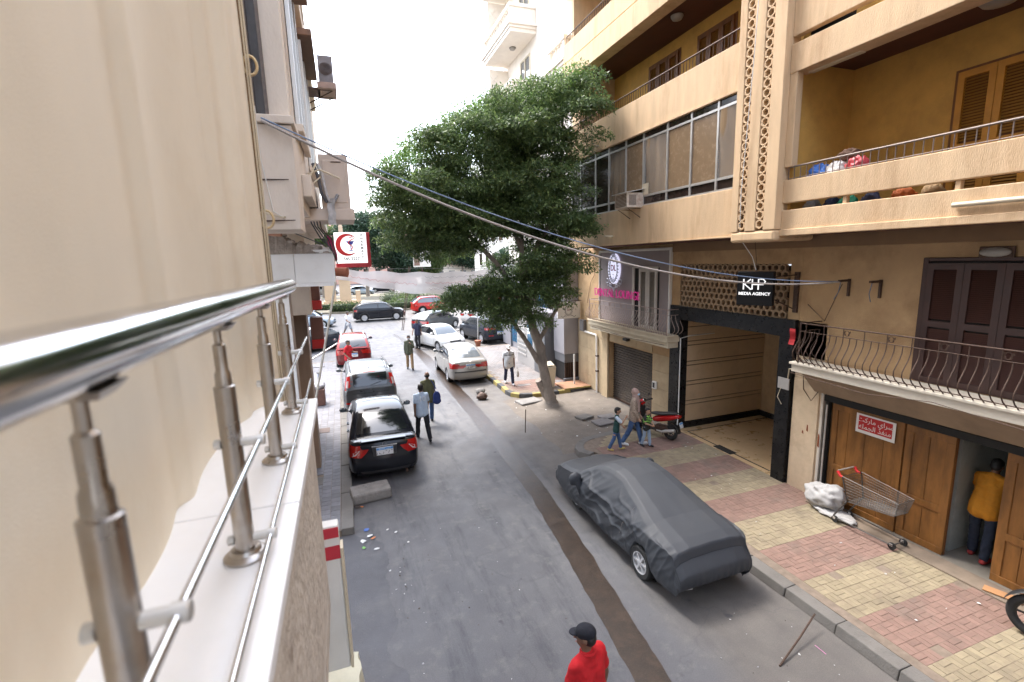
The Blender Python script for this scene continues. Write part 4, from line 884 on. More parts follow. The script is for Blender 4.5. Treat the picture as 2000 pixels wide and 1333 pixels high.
for x in (-.93, -.80, -.665): qb('window_frame', (x-.018, 6.55, 7.03), (x+.018, 6.584, 9.65), mat('weathered_frame', (.16, .13, .115), .7, var=.3, scale=9), .003)
rows = [[(-.89+k*.016, 6.572-.01*math.sin(k*2.1), z) for k in range(8)] for z in (7.05, 8, 9.6)]
MB().grid(rows).build('window_curtain', mat('grey_curtain', (.12, .105, .10), .9, stretch=(4, 1, .2)), Q, smooth=80)
# street-side window bands
for k, (y0, y1) in enumerate(((7.3, 9.0), (10.2, 12.4))):
    for z in (7.15, 10.6):
        qb('window_recess', (-.418, y0+.1, z), (-.41, y1-.1, z+2.2), M_glassl if k else M_gdark, 0)
        for y in (y0+.06, (y0+y1)/2-.02, y1-.1): qb('window_frame', (-.409, y, z), (-.36, y+.05, z+2.2), M_alu, 0)
        qb('window_sill', (-.409, y0, z-.1), (-.32, y1, z-.001), M_pinkp)
        qb('sun_hood', (-.409, y0-.05, z+2.25), (-.16, y1+.1, z+2.36), mat('brown_hood', (.22, .13, .09), .7))
for z in (9.75, 13.2): qb('floor_band', (-.419, 7.301, z), (-.32, 16.2, z+.3))
qb('floor_band', (-.419, 7.6, 6.25), (-.30, 16.2, 6.55))
# lower storey and white clad canopy
M_wclad = mat('white_cladding', (.80, .83, .87), .4, var=.03, scale=2, stain=(.5, .5, .5), samt=.25, sscale=3, speckle=((.3, .28, .25), 26, .70, .35))
cnp = thing('white_clad_canopy', 'white panelled shop canopy with rubble on top beside the pharmacy sign', 'canopy', (-.9, 10, 0))
for a, b in ((-1.45, -.83), (-.82, -.155)): MB().box((a, 10.0, 4.95), (b, 10.02, 5.57 if b > -.5 else 5.5)).build('cladding_panel', M_wclad, cnp, bevel=.004)
MB().box((-1.45, 10.021, 4.96), (-.165, 11.4, 5.45)).build('canopy_box', M_wclad, cnp); MB().box((-.163, 10.0, 4.94), (-.12, 11.4, 5.55)).build('side_panel', M_wclad, cnp, bevel=.004)
MB().box((-1.45, 10.0, 4.88), (-.12, 10.05, 4.948)).build('lower_trim', M_wclad, cnp)
for a, b in ((-1.6, -1.18), (-1.175, -.985)): MB().box((a, 10.02, .15), (b, 10.06, 4.87)).build('cladding_panel', M_wclad, cnp, bevel=.004)
rub = MB(); rows = []
for j in range(16):
    y = 9.95+j*.09; row = []
    for k in range(40):
        x = -1.5+k*.035; h = 5.52+.34*math.exp(-((x+1.22)/.38)**2)+.08*math.exp(-((x+.5)/.3)**2)+.10*mnoise.fractal(Vector((x*4, y*4, 3)), .7, 2, 5)+.05*(1-abs(mnoise.noise(Vector((x*9, y*9, 1))))*2)
        if j == 0: h = 5.5
        row.append((x, y, h))
    rows.append(row)
ro = rub.grid(rows).build('rubble_heap', mat('cement_rubble', (.33, .30, .28), .95, var=.3, scale=9, bump=.8, bscale=30, stain=(.2, .16, .13), samt=.7, sscale=6), None); tag(ro, 'heap of grey cement rubble lying on the white canopy', 'rubble')
rr_ = random.Random(5)
for i in range(7):
    x = -1.32+i*.16; bb = MB(); c = (x, 10.02+rr_.uniform(0, .1), 5.62+.3*math.exp(-((x+1.22)/.38)**2)+rr_.uniform(-.01, .02)); bb.ellipsoid(c, (rr_.uniform(.05, .1), .06, rr_.uniform(.025, .05)), 9, 6)
    bb.v = [tuple(Vector(c)+(Vector(v)-Vector(c))*(1+.4*mnoise.noise(Vector(v)*14))) for v in bb.v]
    o = bb.build('rubble_lump', _mc['cement_rubble']); tag(o, ('first', 'second', 'third', 'fourth', 'fifth', 'sixth', 'seventh')[i]+' cement lump from the left in the canopy rubble', 'rubble', 'cement lumps on the canopy')
# broken clay pot
t = thing('broken_clay_pot', 'broken reddish clay pot lying in the rubble on the canopy', 'pot', (-1.3, 9.98, 5.55)); rows = []
for a in np.linspace(-.3, 3.7, 16): rows.append([(-1.22+r_*math.cos(a)*1.1+h_*.5, 9.93-h_*.1, 5.86+r_*math.sin(a)*.8) for r_, h_ in ((.05, -.16), (.13, -.08), (.16, .05), (.17, .12))])
o = MB().grid(rows).build('shard', mat('clay', (.42, .22, .15), .85, var=.2, scale=5, stain=(.5, .4, .35), samt=.6), t, smooth=60); o.modifiers.new('thickness', 'SOLIDIFY').thickness = .025
t = thing('clay_pipe', 'terracotta pipe end sticking out beside the pharmacy sign', 'pipe', (-.05, 10.4, 5.1)); MB().tube([(-.13, 10.5, 5.14), (.12, 10.42, 5.12)], [.085, .1], 14).build('pipe', mat('terracotta_pipe', (.38, .14, .08), .8), t, smooth=60)
t = thing('leaning_pole', 'thin pale pole leaning from the canopy corner down to the pavement', 'pole', (-1.35, 9.75, 0)); MB().tube([(-1.35, 9.75, .0), (-.7, 9.88, 2.6), (-.12, 9.97, 4.95)], .022, 8).build('pole', mat('pale_wood', (.55, .53, .48), .7), t, smooth=60)
# shop wall under canopy: brown stone piers and red boxes
qb('shop_pier', (-1.9, 10.06, .14), (-.985, 10.5, 4.87), mat('brown_stone', (.36, .25, .17), .5, var=.25, scale=2, stretch=(1, 1, .25), stain=(.2, .12, .07), samt=.6))
qb('shop_pier', (-1.9, 12.6, .14), (-.9, 13.2, 6.2), _mc['brown_stone']); qb('shop_wall', (-3.2, 10.5, .14), (-1.3, 16.2, 4.2), mat('shop_shade', (.18, .10, .07), .7))
M_redac = mat('red_acrylic', (.50, .015, .012), .3, var=.1)
for i, (z, y) in enumerate(((4.25, 12.0), (3.3, 12.2))):
    t = thing('red_sign_box', ['upper red sign box on the brown shop front', 'lower red sign box on the brown shop front'][i], 'sign', (-.55, y, z)); MB().box((-.80, y, z), (-.50, y+.4, z+.22)).build('box', M_redac, t, bevel=.02); MB().box((-.80, y+.02, z+.221), (-.52, y+.38, z+.75)).build('upper_case', mat('maroon_box', (.16, .06, .04), .4), t, bevel=.01)
# pharmacy sign
Ph = thing('pharmacy_sign', 'white and red PHARMACY sign with red crescent and snake goblet', 'sign', (.4, 17, 5.2))
MB().box((-.14, 17.02, 5.16), (.98, 17.3, 6.30)).build('red_case', flat('pharmacy_red', (.52, .03, .04), .4), Ph, bevel=.01)
MB().box((-.14, 16.99, 5.30), (.87, 17.019, 6.30)).build('white_face', mat('lit_sign_face', (.78, .78, .78), .35, emit=(1, 1, 1), estr=.15), Ph, bevel=.004)
M_pr = flat('pharmacy_red_print', (.60, .015, .02), .4); M_bl = flat('blue_print', (.05, .06, .42), .4)
ca = []; cc = Vector((.27, 0, 5.90))
for t in np.linspace(.55, 5.45, 30): ca.append((cc.x-.02+.36*math.cos(t), cc.z+.36*math.sin(t)))
cb = []
for t in np.linspace(5.2, .8, 30): cb.append((cc.x+.06+.29*math.cos(t), cc.z+.29*math.sin(t)))
c_ = MB(); A0 = ca; B0 = cb[::-1]
for i in range(29): c_.add([(A0[i][0], 16.985, A0[i][1]), (A0[i+1][0], 16.985, A0[i+1][1]), (B0[i+1][0], 16.985, B0[i+1][1]), (B0[i][0], 16.985, B0[i][1])], [(0, 1, 2, 3)])
co = c_.build('crescent', M_pr, Ph); co.modifiers.new('thickness', 'SOLIDIFY').thickness = .012
gb = MB(); gx, gz = .36, 5.72
gb.add([(gx-.14, 16.98, gz+.30), (gx+.12, 16.98, gz+.30), (gx+.06, 16.98, gz+.20), (gx+.015, 16.98, gz+.17), (gx-.015, 16.98, gz+.17), (gx-.07, 16.98, gz+.20)], [(0, 1, 2, 3, 4, 5)]); gb.box((gx-.012, 16.975, gz), (gx+.012, 16.984, gz+.18)); gb.box((gx-.07, 16.975, gz-.02), (gx+.07, 16.984, gz)); gb.build('goblet', M_bl, Ph)
MB().tube([(gx+.05*math.sin(t*2.2)*(1+.35*t/3), 16.97, gz+.02+t*.105) for t in np.linspace(0, 3.1, 20)]+[(gx+.12, 16.97, gz+.38), (gx+.05, 16.97, gz+.44), (gx-.03, 16.97, gz+.40)], .017, 6).build('snake', M_pr, Ph, smooth=60)
for i, ch in enumerate('PHARMACY'): text(ch, .105, M_ink, Ph, (.72, 16.985, 6.20-i*.103), right=(1, 0, 0), bold=.003)
MB().box((.645, 16.983, 5.40), (.652, 16.989, 6.26)).build('rule', M_ink, Ph)
text('545 2227', .135, M_ink, Ph, (.36, 16.985, 5.44), right=(1, 0, 0), bold=.002); text('C', .10, M_ink, Ph, (-.02, 16.985, 5.44), right=(1, 0, 0), name='telephone_mark')
MB().tube([(-.1, 17.15, 6.2), (-.65, 17.15, 6.22)], .02, 6).build('bracket', M_iron, Ph)
# air conditioners
def outdoor_unit(name, label, x0, x1, y0, y1, z0, z1, mt, tray):
    t = thing(name, label, 'air conditioner', ((x0+x1)/2, y0, z0), group='outdoor air conditioners')
    MB().box((x0, y0, z0), (x1, y1, z1)).build('case', mt, t, bevel=.015)
    f = MB(); c = ((x1+x0)/2, y0-.004, (z0+z1)/2); r_ = min(x1-x0, z1-z0)*.4
    for k in range(5): f.tube([(c[0]+r_*(k+1)/5*math.cos(a), c[1]-.01, c[2]+r_*(k+1)/5*math.sin(a)) for a in np.linspace(0, 6.283, 21)[:-1]], .006, 4, closed=True)
    f.build('fan_grille', M_iron, t); MB().box((x0-.05, y0-.05, z0-tray), (x1+.05, y1+.05, z0-.001)).build('tray', mat('ac_tray', (.42, .30, .25), .6, var=.2), t, bevel=.01)
    return t
ac1 = thing('boxed_air_conditioner', 'peach boxed air conditioner with insulated pipes above the pharmacy sign', 'air conditioner', (-.1, 9, 6.1), group='outdoor air conditioners')
M_peb = mat('peach_box', (.62, .52, .44), .7, var=.06, scale=3, stain=(.45, .34, .26), samt=.4)
MB().box((-.22, 9.0, 6.23), (.25, 9.9, 7.12)).build('case', M_peb, ac1, bevel=.012); MB().box((-.16, 8.985, 6.33), (.20, 8.999, 7.02)).build('panel', M_peb, ac1, bevel=.01); MB().box((-.60, 8.95, 6.03), (.30, 9.95, 6.229)).build('shelf', M_peb, ac1, bevel=.02)
MB().box((-.02, 8.975, 6.985), (.14, 8.984, 7.0)).build('slot', M_iron, ac1)
M_ins = mat('pipe_insulation', (.09, .09, .10), .7, var=.3, scale=10); M_insw = mat('torn_foil', (.45, .44, .44), .6, var=.3, scale=12)
for o_, (mt, ox) in enumerate(((M_ins, 0), (M_insw, .07))):
    MB().tube([(-.30+ox, 8.97, 6.95), (-.24+ox, 8.9, 6.75), (-.2+ox, 8.88, 6.45), (-.14+ox*.6, 8.88, 6.33), (0, 8.9, 6.36), (.05, 8.92, 6.45)], .028, 8).build('pipe', mt, ac1, smooth=60)
rag = MB(); rag.grid([[(-.13+k*.03+.01*math.sin(z*30), 8.86+.02*math.sin(k+z*14), z) for k in range(5)] for z in np.linspace(5.95, 6.38, 8)]); rag.build('torn_wrap', M_insw, ac1, smooth=60)
for k, (a, b, c) in enumerate((((-.55, 8.9, 6.7), (-.2, 8.8, 6.83), (.1, 8.93, 6.72)), ((-.62, 8.9, 6.5), (-.35, 8.8, 6.72), (-.25, 8.9, 6.95)))): MB().tube([a, b, c], .016, 6).build('hose', M_bone, ac1)
_ac2 = outdoor_unit('outdoor_air_conditioner', 'grimy outdoor air conditioner high on the peach house', -.13, .2, 13.0, 13.75, 9.55, 10.15, mat('grimy_case', (.22, .21, .23), .6, var=.3, scale=5), .14)
for y in (13.1, 13.65): MB().tube([(-.55, y, 9.0), (.15, y, 9.4), (-.55, y, 9.42)], .02, 6).build('bracket', M_iron, _ac2)
MB().box((-.62, 13.1, 9.41), (-.13, 13.7, 9.46)).build('support_plate', M_iron, _ac2)
# wires and pegs on the pilaster
for i, (z, x) in enumerate(((6.30, -.5), (5.83, -.47))):
    o = MB().tube([(-.84, 6.47, z-.01), (x, 6.47, z)], [.012, .006], 6).build('iron_peg', M_iron); tag(o, ['upper rusty iron peg on the peach pilaster', 'lower rusty iron peg on the peach pilaster'][i], 'peg', 'iron pegs')
M_cab = mat('grey_cable', (.40, .36, .33), .6, var=.2, scale=30); M_bcab = mat('blue_cable', (.20, .27, .40), .5); M_kcab = flat('black_cable', (.03, .03, .035), .6)
def cable(name, label, pts, r, mt, n=6, group=None):
    o = MB().tube(pts, r, n).build(name, mt, None, smooth=60); return tag(o, label, 'cable', group)
def caten(a, b, sag, n=40):
    a = Vector(a); b = Vector(b); return [a.lerp(b, t)-Vector((0, 0, 4*sag*t*(1-t))) for t in np.linspace(0, 1, n)]
CA, CB = (-.72, 6.4, 6.93), (W-.26, 6.5, 4.70)
cable('street_cable', 'thick grey cable strung across the street to the wall bracket', caten(CA, CB, .62), .017, M_cab)
cable('street_cable', 'thin blue cable strung above the grey one across the street', caten((-.72, 6.4, 6.96), (W-.26, 6.52, 4.71), .50), .009, M_bcab)
cable('drop_wire', 'white wire hanging down the honeycomb tower', [(TX-.05, 7.72, 14), (TX-.06, 7.9, 9), (TX-.05, 8.06, 6.5), (8.0, 8.15, 5.6), (8.28, 8.06, 5.2), (8.32, 7.98, 4.92)], .009, M_white)
cable('wall_cable', 'thin black cable sloping down the peach pilaster', [(-.82, 6.45, 5.85), (-.6, 7.6, 5.75), (-.2, 9.7, 5.62)], .008, M_kcab, group='thin wall cables')
cable('wall_cable', 'white cord hanging from the dark window to the pilaster', [(-.78, 6.47, 7.1), (-.77, 6.46, 6.5), (-.70, 6.46, 5.93), (-.62, 6.46, 5.88)], .007, M_white, group='thin wall cables')
cable('wall_cable', 'pale cable looping from the pilaster to the boxed air conditioner', [(-.84, 6.46, 5.92), (-.6, 6.45, 5.86), (-.45, 6.9, 5.95), (-.45, 8.6, 6.45), (-.2, 8.85, 6.72)], .011, M_bone, group='thin wall cables')
cable('wall_cable', 'black cable looping up the corner of the peach house', [(-.36, 7.0, 11.4), (-.2, 9, 11.2), (.0, 9.4, 10.4), (-.4, 9.2, 9.9), (-.5, 9.4, 9.6)], .014, M_kcab, group='thin wall cables')
for k in range(3): cable('wall_cable', ['first', 'second', 'third'][k]+' thin cable running up the street face of the peach house', [(-.5+.03*k, 11.2+k*1.1, 6.3), (-.53+.02*k, 11.4+k*1.1, 9), (-.5, 11.3+k*1.1, 16)], .01, (M_cab, M_kcab, M_bone)[k], group='thin wall cables')
for k in range(4): cable('hanging_cable', ['dark tangled cable hanging below the boxed air conditioner', 'second tangled cable below the boxed air conditioner', 'thin cable from the air conditioner to the canopy', 'bent rod beside the pharmacy sign bracket'][k], [(-.5+.06*k, 8.95, 6.6), (-.42+.05*k, 9.2, 6.0-.03*k), (-.3+.06*k, 9.6, 5.75), (-.15+.03*k, 10.1, 5.6-.1*k)], .012, (M_kcab, M_ins, M_kcab, M_iron)[k], group='tangled cables')
t = thing('folded_flag', 'small folded crimson flag by the pharmacy sign', 'flag', (-.3, 15.5, 5.5)); MB().grid([[(-.30+.05*k+.03*math.sin(z*8), 15.5+.03*math.sin(k*2), z-.05*k) for k in range(5)] for z in np.linspace(5.55, 6.15, 7)]).build('cloth', flat('crimson_cloth', (.35, .01, .10), .7), t, smooth=60); MB().tube([(-.34, 15.5, 5.3), (-.31, 15.5, 6.25)], .012, 5).build('staff', M_iron, t)
# ================================================================ cars
def paint(name, col, rough=.28, metal=.0, dust=.25):
    return mat(name, col, rough, metal, var=.05, scale=2, coat=.5, stain=tuple(min(1, c*.7+.06) for c in col), samt=dust, spec=.12, sscale=1.6)
M_tl = mat('tail_light_red', (.38, .008, .006), .12, var=.15, coat=.8); M_tlw = mat('tail_light_clear', (.55, .45, .43), .12, var=.1, coat=.8); M_hl = mat('head_light', (.55, .57, .6), .08, var=.2, coat=.9)
M_plb = flat('plate_blue', (.10, .30, .62), .4); M_plw = flat('plate_white', (.72, .72, .72), .4); M_well = flat('wheel_well', (.008, .008, .008), .9); M_rim = mat('alloy', (.55, .55, .56), .35, .25, var=.1, scale=10); M_trim = flat('dark_trim', (.025, .025, .027), .5)
def interp(pl, t):
    if t <= pl[0][0]: return pl[0][1]
    for (a, b), (c, d) in zip(pl, pl[1:]):
        if t <= c: return b+(d-b)*(t-a)/(c-a)
    return pl[-1][1]
def ev_mesh(o, subs=1, cutters=()):
    if subs: m = o.modifiers.new('s', 'SUBSURF'); m.levels = subs; m.render_levels = subs
    for c in cutters:
        b = o.modifiers.new('b', 'BOOLEAN'); b.operation = 'DIFFERENCE'; b.object = c; b.solver = 'EXACT'
    pr = o.parent; o.parent = None
    for c in cutters: TMP.collection.objects.link(c)
    me = ev_obj(o); o.parent = pr
    for c in cutters: TMP.collection.objects.unlink(c)
    o.modifiers.clear(); old = o.data; o.data = me; bpy.data.meshes.remove(old); return me
_wheels = {}
def wheel_meshes(r, style, w=.2):
    k = (r, style)
    if k in _wheels: return _wheels[k]
    t = MB(); t.lathe([(r*.66, -w/2), (r*.9, -w/2-.006), (r*.985, -w*.4), (r, -w*.25), (r, w*.25), (r*.985, w*.4), (r*.9, w/2+.006), (r*.66, w/2)], (0, 0, 0), (1, 0, 0), 32, cap=False)
    tm = bpy.data.meshes.new('tyre'); tm.from_pydata(t.v, [], t.f); tm.materials.append(M_rubber); tm.shade_smooth(); tm.set_sharp_from_angle(angle=R(40))
    d = MB(); ri = r*.66
    d.lathe([(ri, w*.2), (ri*1.01, w/2-.0), (ri*.93, w/2), (ri*.90, w*.22), (.02, w*.18)], (0, 0, 0), (1, 0, 0), 32)
    n = {5: 5, 6: 6, 10: 10, 7: 7}.get(style, 5)
    for i in range(n):
        a = 2*math.pi*i/n; ca, sa = math.cos(a), math.sin(a); hw = {5: .2, 6: .17, 10: .09, 7: .13}.get(style, .2)*ri
        p = lambda rr, s, x: (x, rr*ca-s*sa, rr*sa+s*ca)
        x0, x1 = w*.2, w*.47
        d.add([p(.08*ri, -hw*.8, x0), p(.93*ri, -hw, x0), p(.93*ri, hw, x0), p(.08*ri, hw*.8, x0), p(.08*ri, -hw*.55, x1), p(.93*ri, -hw*.7, x1*.95), p(.93*ri, hw*.7, x1*.95), p(.08*ri, hw*.55, x1)], [(0,3,2,1),(4,5,6,7),(0,1,5,4),(1,2,6,5),(2,3,7,6),(3,0,4,7)])
    d.lathe([(.16*ri, w*.2), (.2*ri, w*.49), (.05*ri, w*.52)], (0, 0, 0), (1, 0, 0), 16)
    dm = bpy.data.meshes.new('rim'); dm.from_pydata(d.v, [], d.f); dm.materials.append(M_rim); dm.update(); dm.shade_smooth(); dm.set_sharp_from_angle(angle=R(35))
    dk = MB(); dk.lathe([(ri*.9, w*.19), (.02, w*.19)], (0, 0, 0), (1, 0, 0), 24); bm_ = bpy.data.meshes.new('brake_shadow'); bm_.from_pydata(dk.v, [], dk.f); bm_.materials.append(M_well)
    _wheels[k] = (tm, dm, bm_); return _wheels[k]
def build_car(name, label, cat, loc, rz, c, group=None):
    L, Wd, Hh, wb, wr = c['L'], c['W'], c['H'], c['wb'], c.get('wr', .31)
    fo = c.get('fo', (L-wb)*.47); gc = c.get('gc', .19); P = c['paint']; hw = Wd/2
    root = thing(name, label, cat, loc, rz, group)
    M0 = wm(root); sc_ = c.get('scale', 1); root.scale = (sc_, sc_, sc_)
    Y = lambda t: L/2-t*L
    deck = c['deck']; tcw, trf, trr, tbs = c['gh']; zr = Hh; zb0, zb1 = interp(deck, tcw), interp(deck, tbs)
    def wplan(t):
        x = 1.
        if t < .17: x -= c.get('fr', .17)*((.17-t)/.17)**2.4
        if t > .85: x -= c.get('rr', .12)*((t-.85)/.15)**2.4
        return hw*x
    offs_r = c.get('offr', [(0, .10), (gc, .07), (.36, .0), (.58, .0), (.64, .05), (.9, .07), (1.1, .10)])
    offs_f = c.get('offf', [(0, .10), (gc, .07), (.34, .0), (.55, .0), (.68, .06), (.8, .12)])
    def ey(x, z, rear):
        w_ = wplan(1 if rear else 0); u = min(1, abs(x)/w_)
        b = (c.get('bulr', .09) if rear else c.get('bulf', .16))*(u**2.2)
        return (-L/2+interp(offs_r, z)+b) if rear else (L/2-interp(offs_f, z)-b)
    ts = [0, .012, .03, .06, .1, .15, .2, .26, .33, .41, .5, .58, .66, .73, .79, .85, .9, .94, .97, .988, 1]
    rings = []
    for t in ts:
        w_ = wplan(t); zt = interp(deck, t); zb = gc+.05*max(0, 1-t/.1)+.06*max(0, (t-.9)/.1); cr = .035 if (t < tcw or t > tbs) else .0
        sec = [(0, zb), (.82, zb), (.955, zb+.03), (.995, zb+.13), (1.0, lerp(zb, zt, .5)), (.992, lerp(zb, zt, .72)), (.965, zt-.05), (.90, zt-.008), (.5, zt+cr*.75), (0, zt+cr)]
        half = [(x*w_, z) for x, z in sec]; full = half+[(-x, z) for x, z in half[1:-1][::-1]]
        rg = []
        for x, z in full:
            y = Y(t)
            if t < .1: s = (1-t/.1)**1.0; y = min(y, ey(x, z, 0)-.0*t) if t == 0 else Y(t)-(L/2-ey(x, z, 0))*s**1.5
            if t > .9: s = (t-.9)/.1; y = Y(t)+(ey(x, z, 1)+L/2)*s**1.5
            rg.append((x, y, z))
        rings.append(rg)
    m = MB(); n = len(rings[0]); 
    for i in range(len(rings)-1):
        a, b = rings[i], rings[i+1]
        for k in range(n): m.add([a[k], a[(k+1) % n], b[(k+1) % n], b[k]], [(0, 1, 2, 3)])
    for rg, rear in ((rings[0], 0), (rings[-1], 1)):
        rows = []
        for i in range(1, 9):
            x, y, z = rg[i]; rows.append([(x*(1-2*j/8), ey(x*(1-2*j/8), z, rear), z) for j in range(9)])
        m.grid(rows); m.add(rows[-1]+[rg[9]], [tuple(range(10))]); m.add(rows[0]+[rg[0]], [tuple(range(10))])
    body = m.build('body', P, root, local=True, fix=True)
    yw = [L/2-fo, L/2-fo-wb]; cut = []
    for y in yw:
        for s in (-1, 1):
            cm = MB().tube([(s*(hw-.27), y, wr+.0), (s*(hw+.2), y, wr+.0)], wr+.055, 28); co_ = cm.build('cut', M_well, None, fix=True); cut.append(co_)
    ev_mesh(body, 1, [])
    body.parent = None; ev_mesh(body, 0, cut); body.parent = root
    for o in cut: me_ = o.data; bpy.data.objects.remove(o); bpy.data.meshes.remove(me_)
    bm = body.data; bm.materials.clear(); bm.materials.append(P)
    for p in bm.polygons: p.material_index = 0
    bm.shade_smooth(); bm.set_sharp_from_angle(angle=R(38))
    # greenhouse
    roofp = [(tcw, zb0-.01), (lerp(tcw, trf, .5), lerp(zb0, zr, .56)), (trf, zr-.035), (lerp(trf, trr, .4), zr), (lerp(trf, trr, .75), zr-.012), (trr, zr-c.get('rdrop', .05)), (lerp(trr, tbs, .5), lerp(zb1, zr-c.get('rdrop', .05), c.get('rbow', .56))), (tbs, zb1-.01)]
    tumble = c.get('tumble', .74)
    g_ = MB(); rings = []
    gts = [tcw, lerp(tcw, trf, .3), lerp(tcw, trf, .6), lerp(tcw, trf, .9), trf+.02, lerp(trf, trr, .3), lerp(trf, trr, .6), trr-.02, lerp(trr, tbs, .12), lerp(trr, tbs, .4), lerp(trr, tbs, .7), tbs]
    def gw(t, z):
        zb_ = interp(deck, t); wb_ = wplan(t)*.93; h = max(0, min(1, (z-zb_)/max(.05, zr-zb_)))
        return lerp(wb_, hw*tumble*min(1, wplan(t)/hw+.02), h)
    for t in gts:
        zt = interp(roofp, t); zb_ = interp(deck, t)-.04; zt = max(zt, zb_+.02)
        pts = []
        for f in (0, .35, .7, .93): z = lerp(zb_, zt-.03, f); pts.append((gw(t, z), z))
        wt = gw(t, zt); pts += [(wt*.93, zt-.008), (wt*.5, zt+.018), (0, zt+.026)]
        rings.append([(x, Y(t), z) for x, z in pts]+[(-x, Y(t), z) for x, z in pts[:-1][::-1]])
    g_.grid(rings)
    roof = g_.build('roof', c.get('roofpaint', P), root, local=True, fix=True); ev_mesh(roof, 1); roof.data.materials.clear(); roof.data.materials.append(c.get('roofpaint', P)); roof.data.shade_smooth(); roof.data.set_sharp_from_angle(angle=R(45))
    def bvh(o):
        return BVHTree.FromPolygons([v.co for v in o.data.vertices], [tuple(p.vertices) for p in o.data.polygons])
    bvs = [bvh(body), bvh(roof)]
    def cast(o, d):
        best = None
        for b in bvs:
            r = b.ray_cast(Vector(o), Vector(d))
            if r[0] is not None and (best is None or r[3] < best[3]): best = r
        return best
    def resample(pl, k):
        pl = [Vector((*p, 0)) for p in pl]
        ds = [0]
        for a, b in zip(pl, pl[1:]): ds.append(ds[-1]+(b-a).length)
        out = []
        for i in range(k):
            d = ds[-1]*i/(k-1); j = 0
            while j < len(ds)-2 and ds[j+1] < d: j += 1
            out.append(pl[j].lerp(pl[j+1], (d-ds[j])/max(1e-6, ds[j+1]-ds[j])))
        return out
    def patch(nm, top, bot, ax, mt, off=.005, nx=12, nz=5, parent=None):
        A, B_ = resample(top, nx), resample(bot, nx); rows = []
        for j in range(nz):
            row = []
            for a, b in zip(A, B_):
                p = a.lerp(b, j/(nz-1))
                o, d = {'R': ((p.x, -9, p.y), (0, 1, 0)), 'F': ((p.x, 9, p.y), (0, -1, 0)), '+': ((9, p.x, p.y), (-1, 0, 0)), '-': ((-9, p.x, p.y), (1, 0, 0))}[ax]
                h = cast(o, d)
                if h is None: row.append(None); continue
                nn = h[1] if h[1].dot(Vector(d)) < 0 else -h[1]
                row.append(h[0]+nn*off)
            rows.append(row)
        q = MB(); 
        for j in range(nz-1):
            for i in range(nx-1):
                f = [rows[j][i], rows[j][i+1], rows[j+1][i+1], rows[j+1][i]]
                if all(v is not None for v in f): q.add(f, [(0, 1, 2, 3)])
        if not q.f: return None
        o = q.build(nm, mt, parent or root, local=True, fix=True); o.data.shade_smooth(); o.data.set_sharp_from_angle(angle=R(50)); return o
    glass = c.get('glass', M_glass)
    wrb = wplan(tbs)*.93
    def half(pl): return pl+[(-x, z) for x, z in pl[::-1]]
    # screens
    zw0, zw1 = zb0+.05, zr-.09
    if c.get('front', 1): patch('windscreen', half([(-hw*tumble*.90, zw1)]), half([(-hw*.80, zw0)]), 'F', c.get('wglass', glass), nz=8, nx=16)
    rz0, rz1 = c.get('rg', (zb1+.06, zr-.11)); 
    if c.get('rear', 1): patch('rear_window', half([(-hw*c.get('rgw', (.66, .76))[0], rz1)]), half([(-hw*c.get('rgw', (.66, .76))[1], rz0)]), 'R', c.get('rglass', glass), nz=8, nx=16)
    # side glazing
    y0, y1 = Y(lerp(tcw, trf, .22)), Y(lerp(trr, tbs, c.get('sgend', .55)))
    def topz(y): return min(interp(roofp, (L/2-y)/L)-.06, zr-.115)
    def botz(y): return interp(deck, (L/2-y)/L)+.025
    yb = c.get('ybp', L/2-fo-wb*.56)
    segs = [(y0, yb+.03), (yb-.03, y1)]
    if c.get('third'): segs = [(y0, yb+.03), (yb-.03, c['third']+.04), (c['third']-.04, y1)]
    for ax in '+-':
        for a, b in segs:
            ys = [lerp(a, b, i/10) for i in range(11)]
            tp = [(y, max(topz(y), botz(y)+.015)) for y in ys]; bt = [(y, botz(y)) for y in ys]
            patch('side_window', tp, bt, ax, glass, .005, 14, 5)
        patch('window_trim', [(y, max(topz(y), botz(y)+.015)+.018) for y in np.linspace(y0+.02, y1-.02, 14)], [(y, botz(y)-.018) for y in np.linspace(y0+.02, y1-.02, 14)], ax, c.get('strim', M_trim), .0025, 24, 5)
        # doors
        zs0 = gc+.16; ar0 = L/2-fo-wr-.10; ar1 = L/2-fo-wb+wr+.06
        for a, b in ((min(ar0, Y(tcw)-.1), yb), (yb-.012, max(ar1-.22, Y(trr)))):
            top = [(y, botz(y)-.03) for y in np.linspace(a, b, 6)]; bot = [(y, zs0+(max(0, (ar1+.08-y))*1.6 if b < yb-.1 else 0)) for y in np.linspace(a, b, 6)]
            patch('door_gap', [(top[0][0]+.012, top[0][1])]+top[1:-1]+[(top[-1][0]-.012, top[-1][1])], [(bot[0][0]+.012, bot[0][1]-.012)]+[(y, z-.012) for y, z in bot[1:-1]]+[(bot[-1][0]-.012, bot[-1][1]-.012)], ax, M_trim, .0015, 14, 6)
            dr = patch('door', top, bot, ax, P, .0035, 14, 6)
            if dr:
                yh = b+.14; hz = botz(yh)-.10; h = cast((9 if ax == '+' else -9, yh, hz), (-1 if ax == '+' else 1, 0, 0))
                if h: MB().obox(h[0]+Vector((.012 if ax == '+' else -.012, 0, 0)), (.026, .17, .032)).build('handle', c.get('handle', P), dr, bevel=.01, local=True)
        if c.get('cladding'):
            patch('sill_cladding', [(y, gc+.17) for y in np.linspace(ar0, ar1, 5)], [(y, gc+.03) for y in np.linspace(ar0, ar1, 5)], ax, M_trim, .008, 10, 3)
    # wheel arches, wheels
    tm, dm, sm = wheel_meshes(wr, c.get('rim', 5))
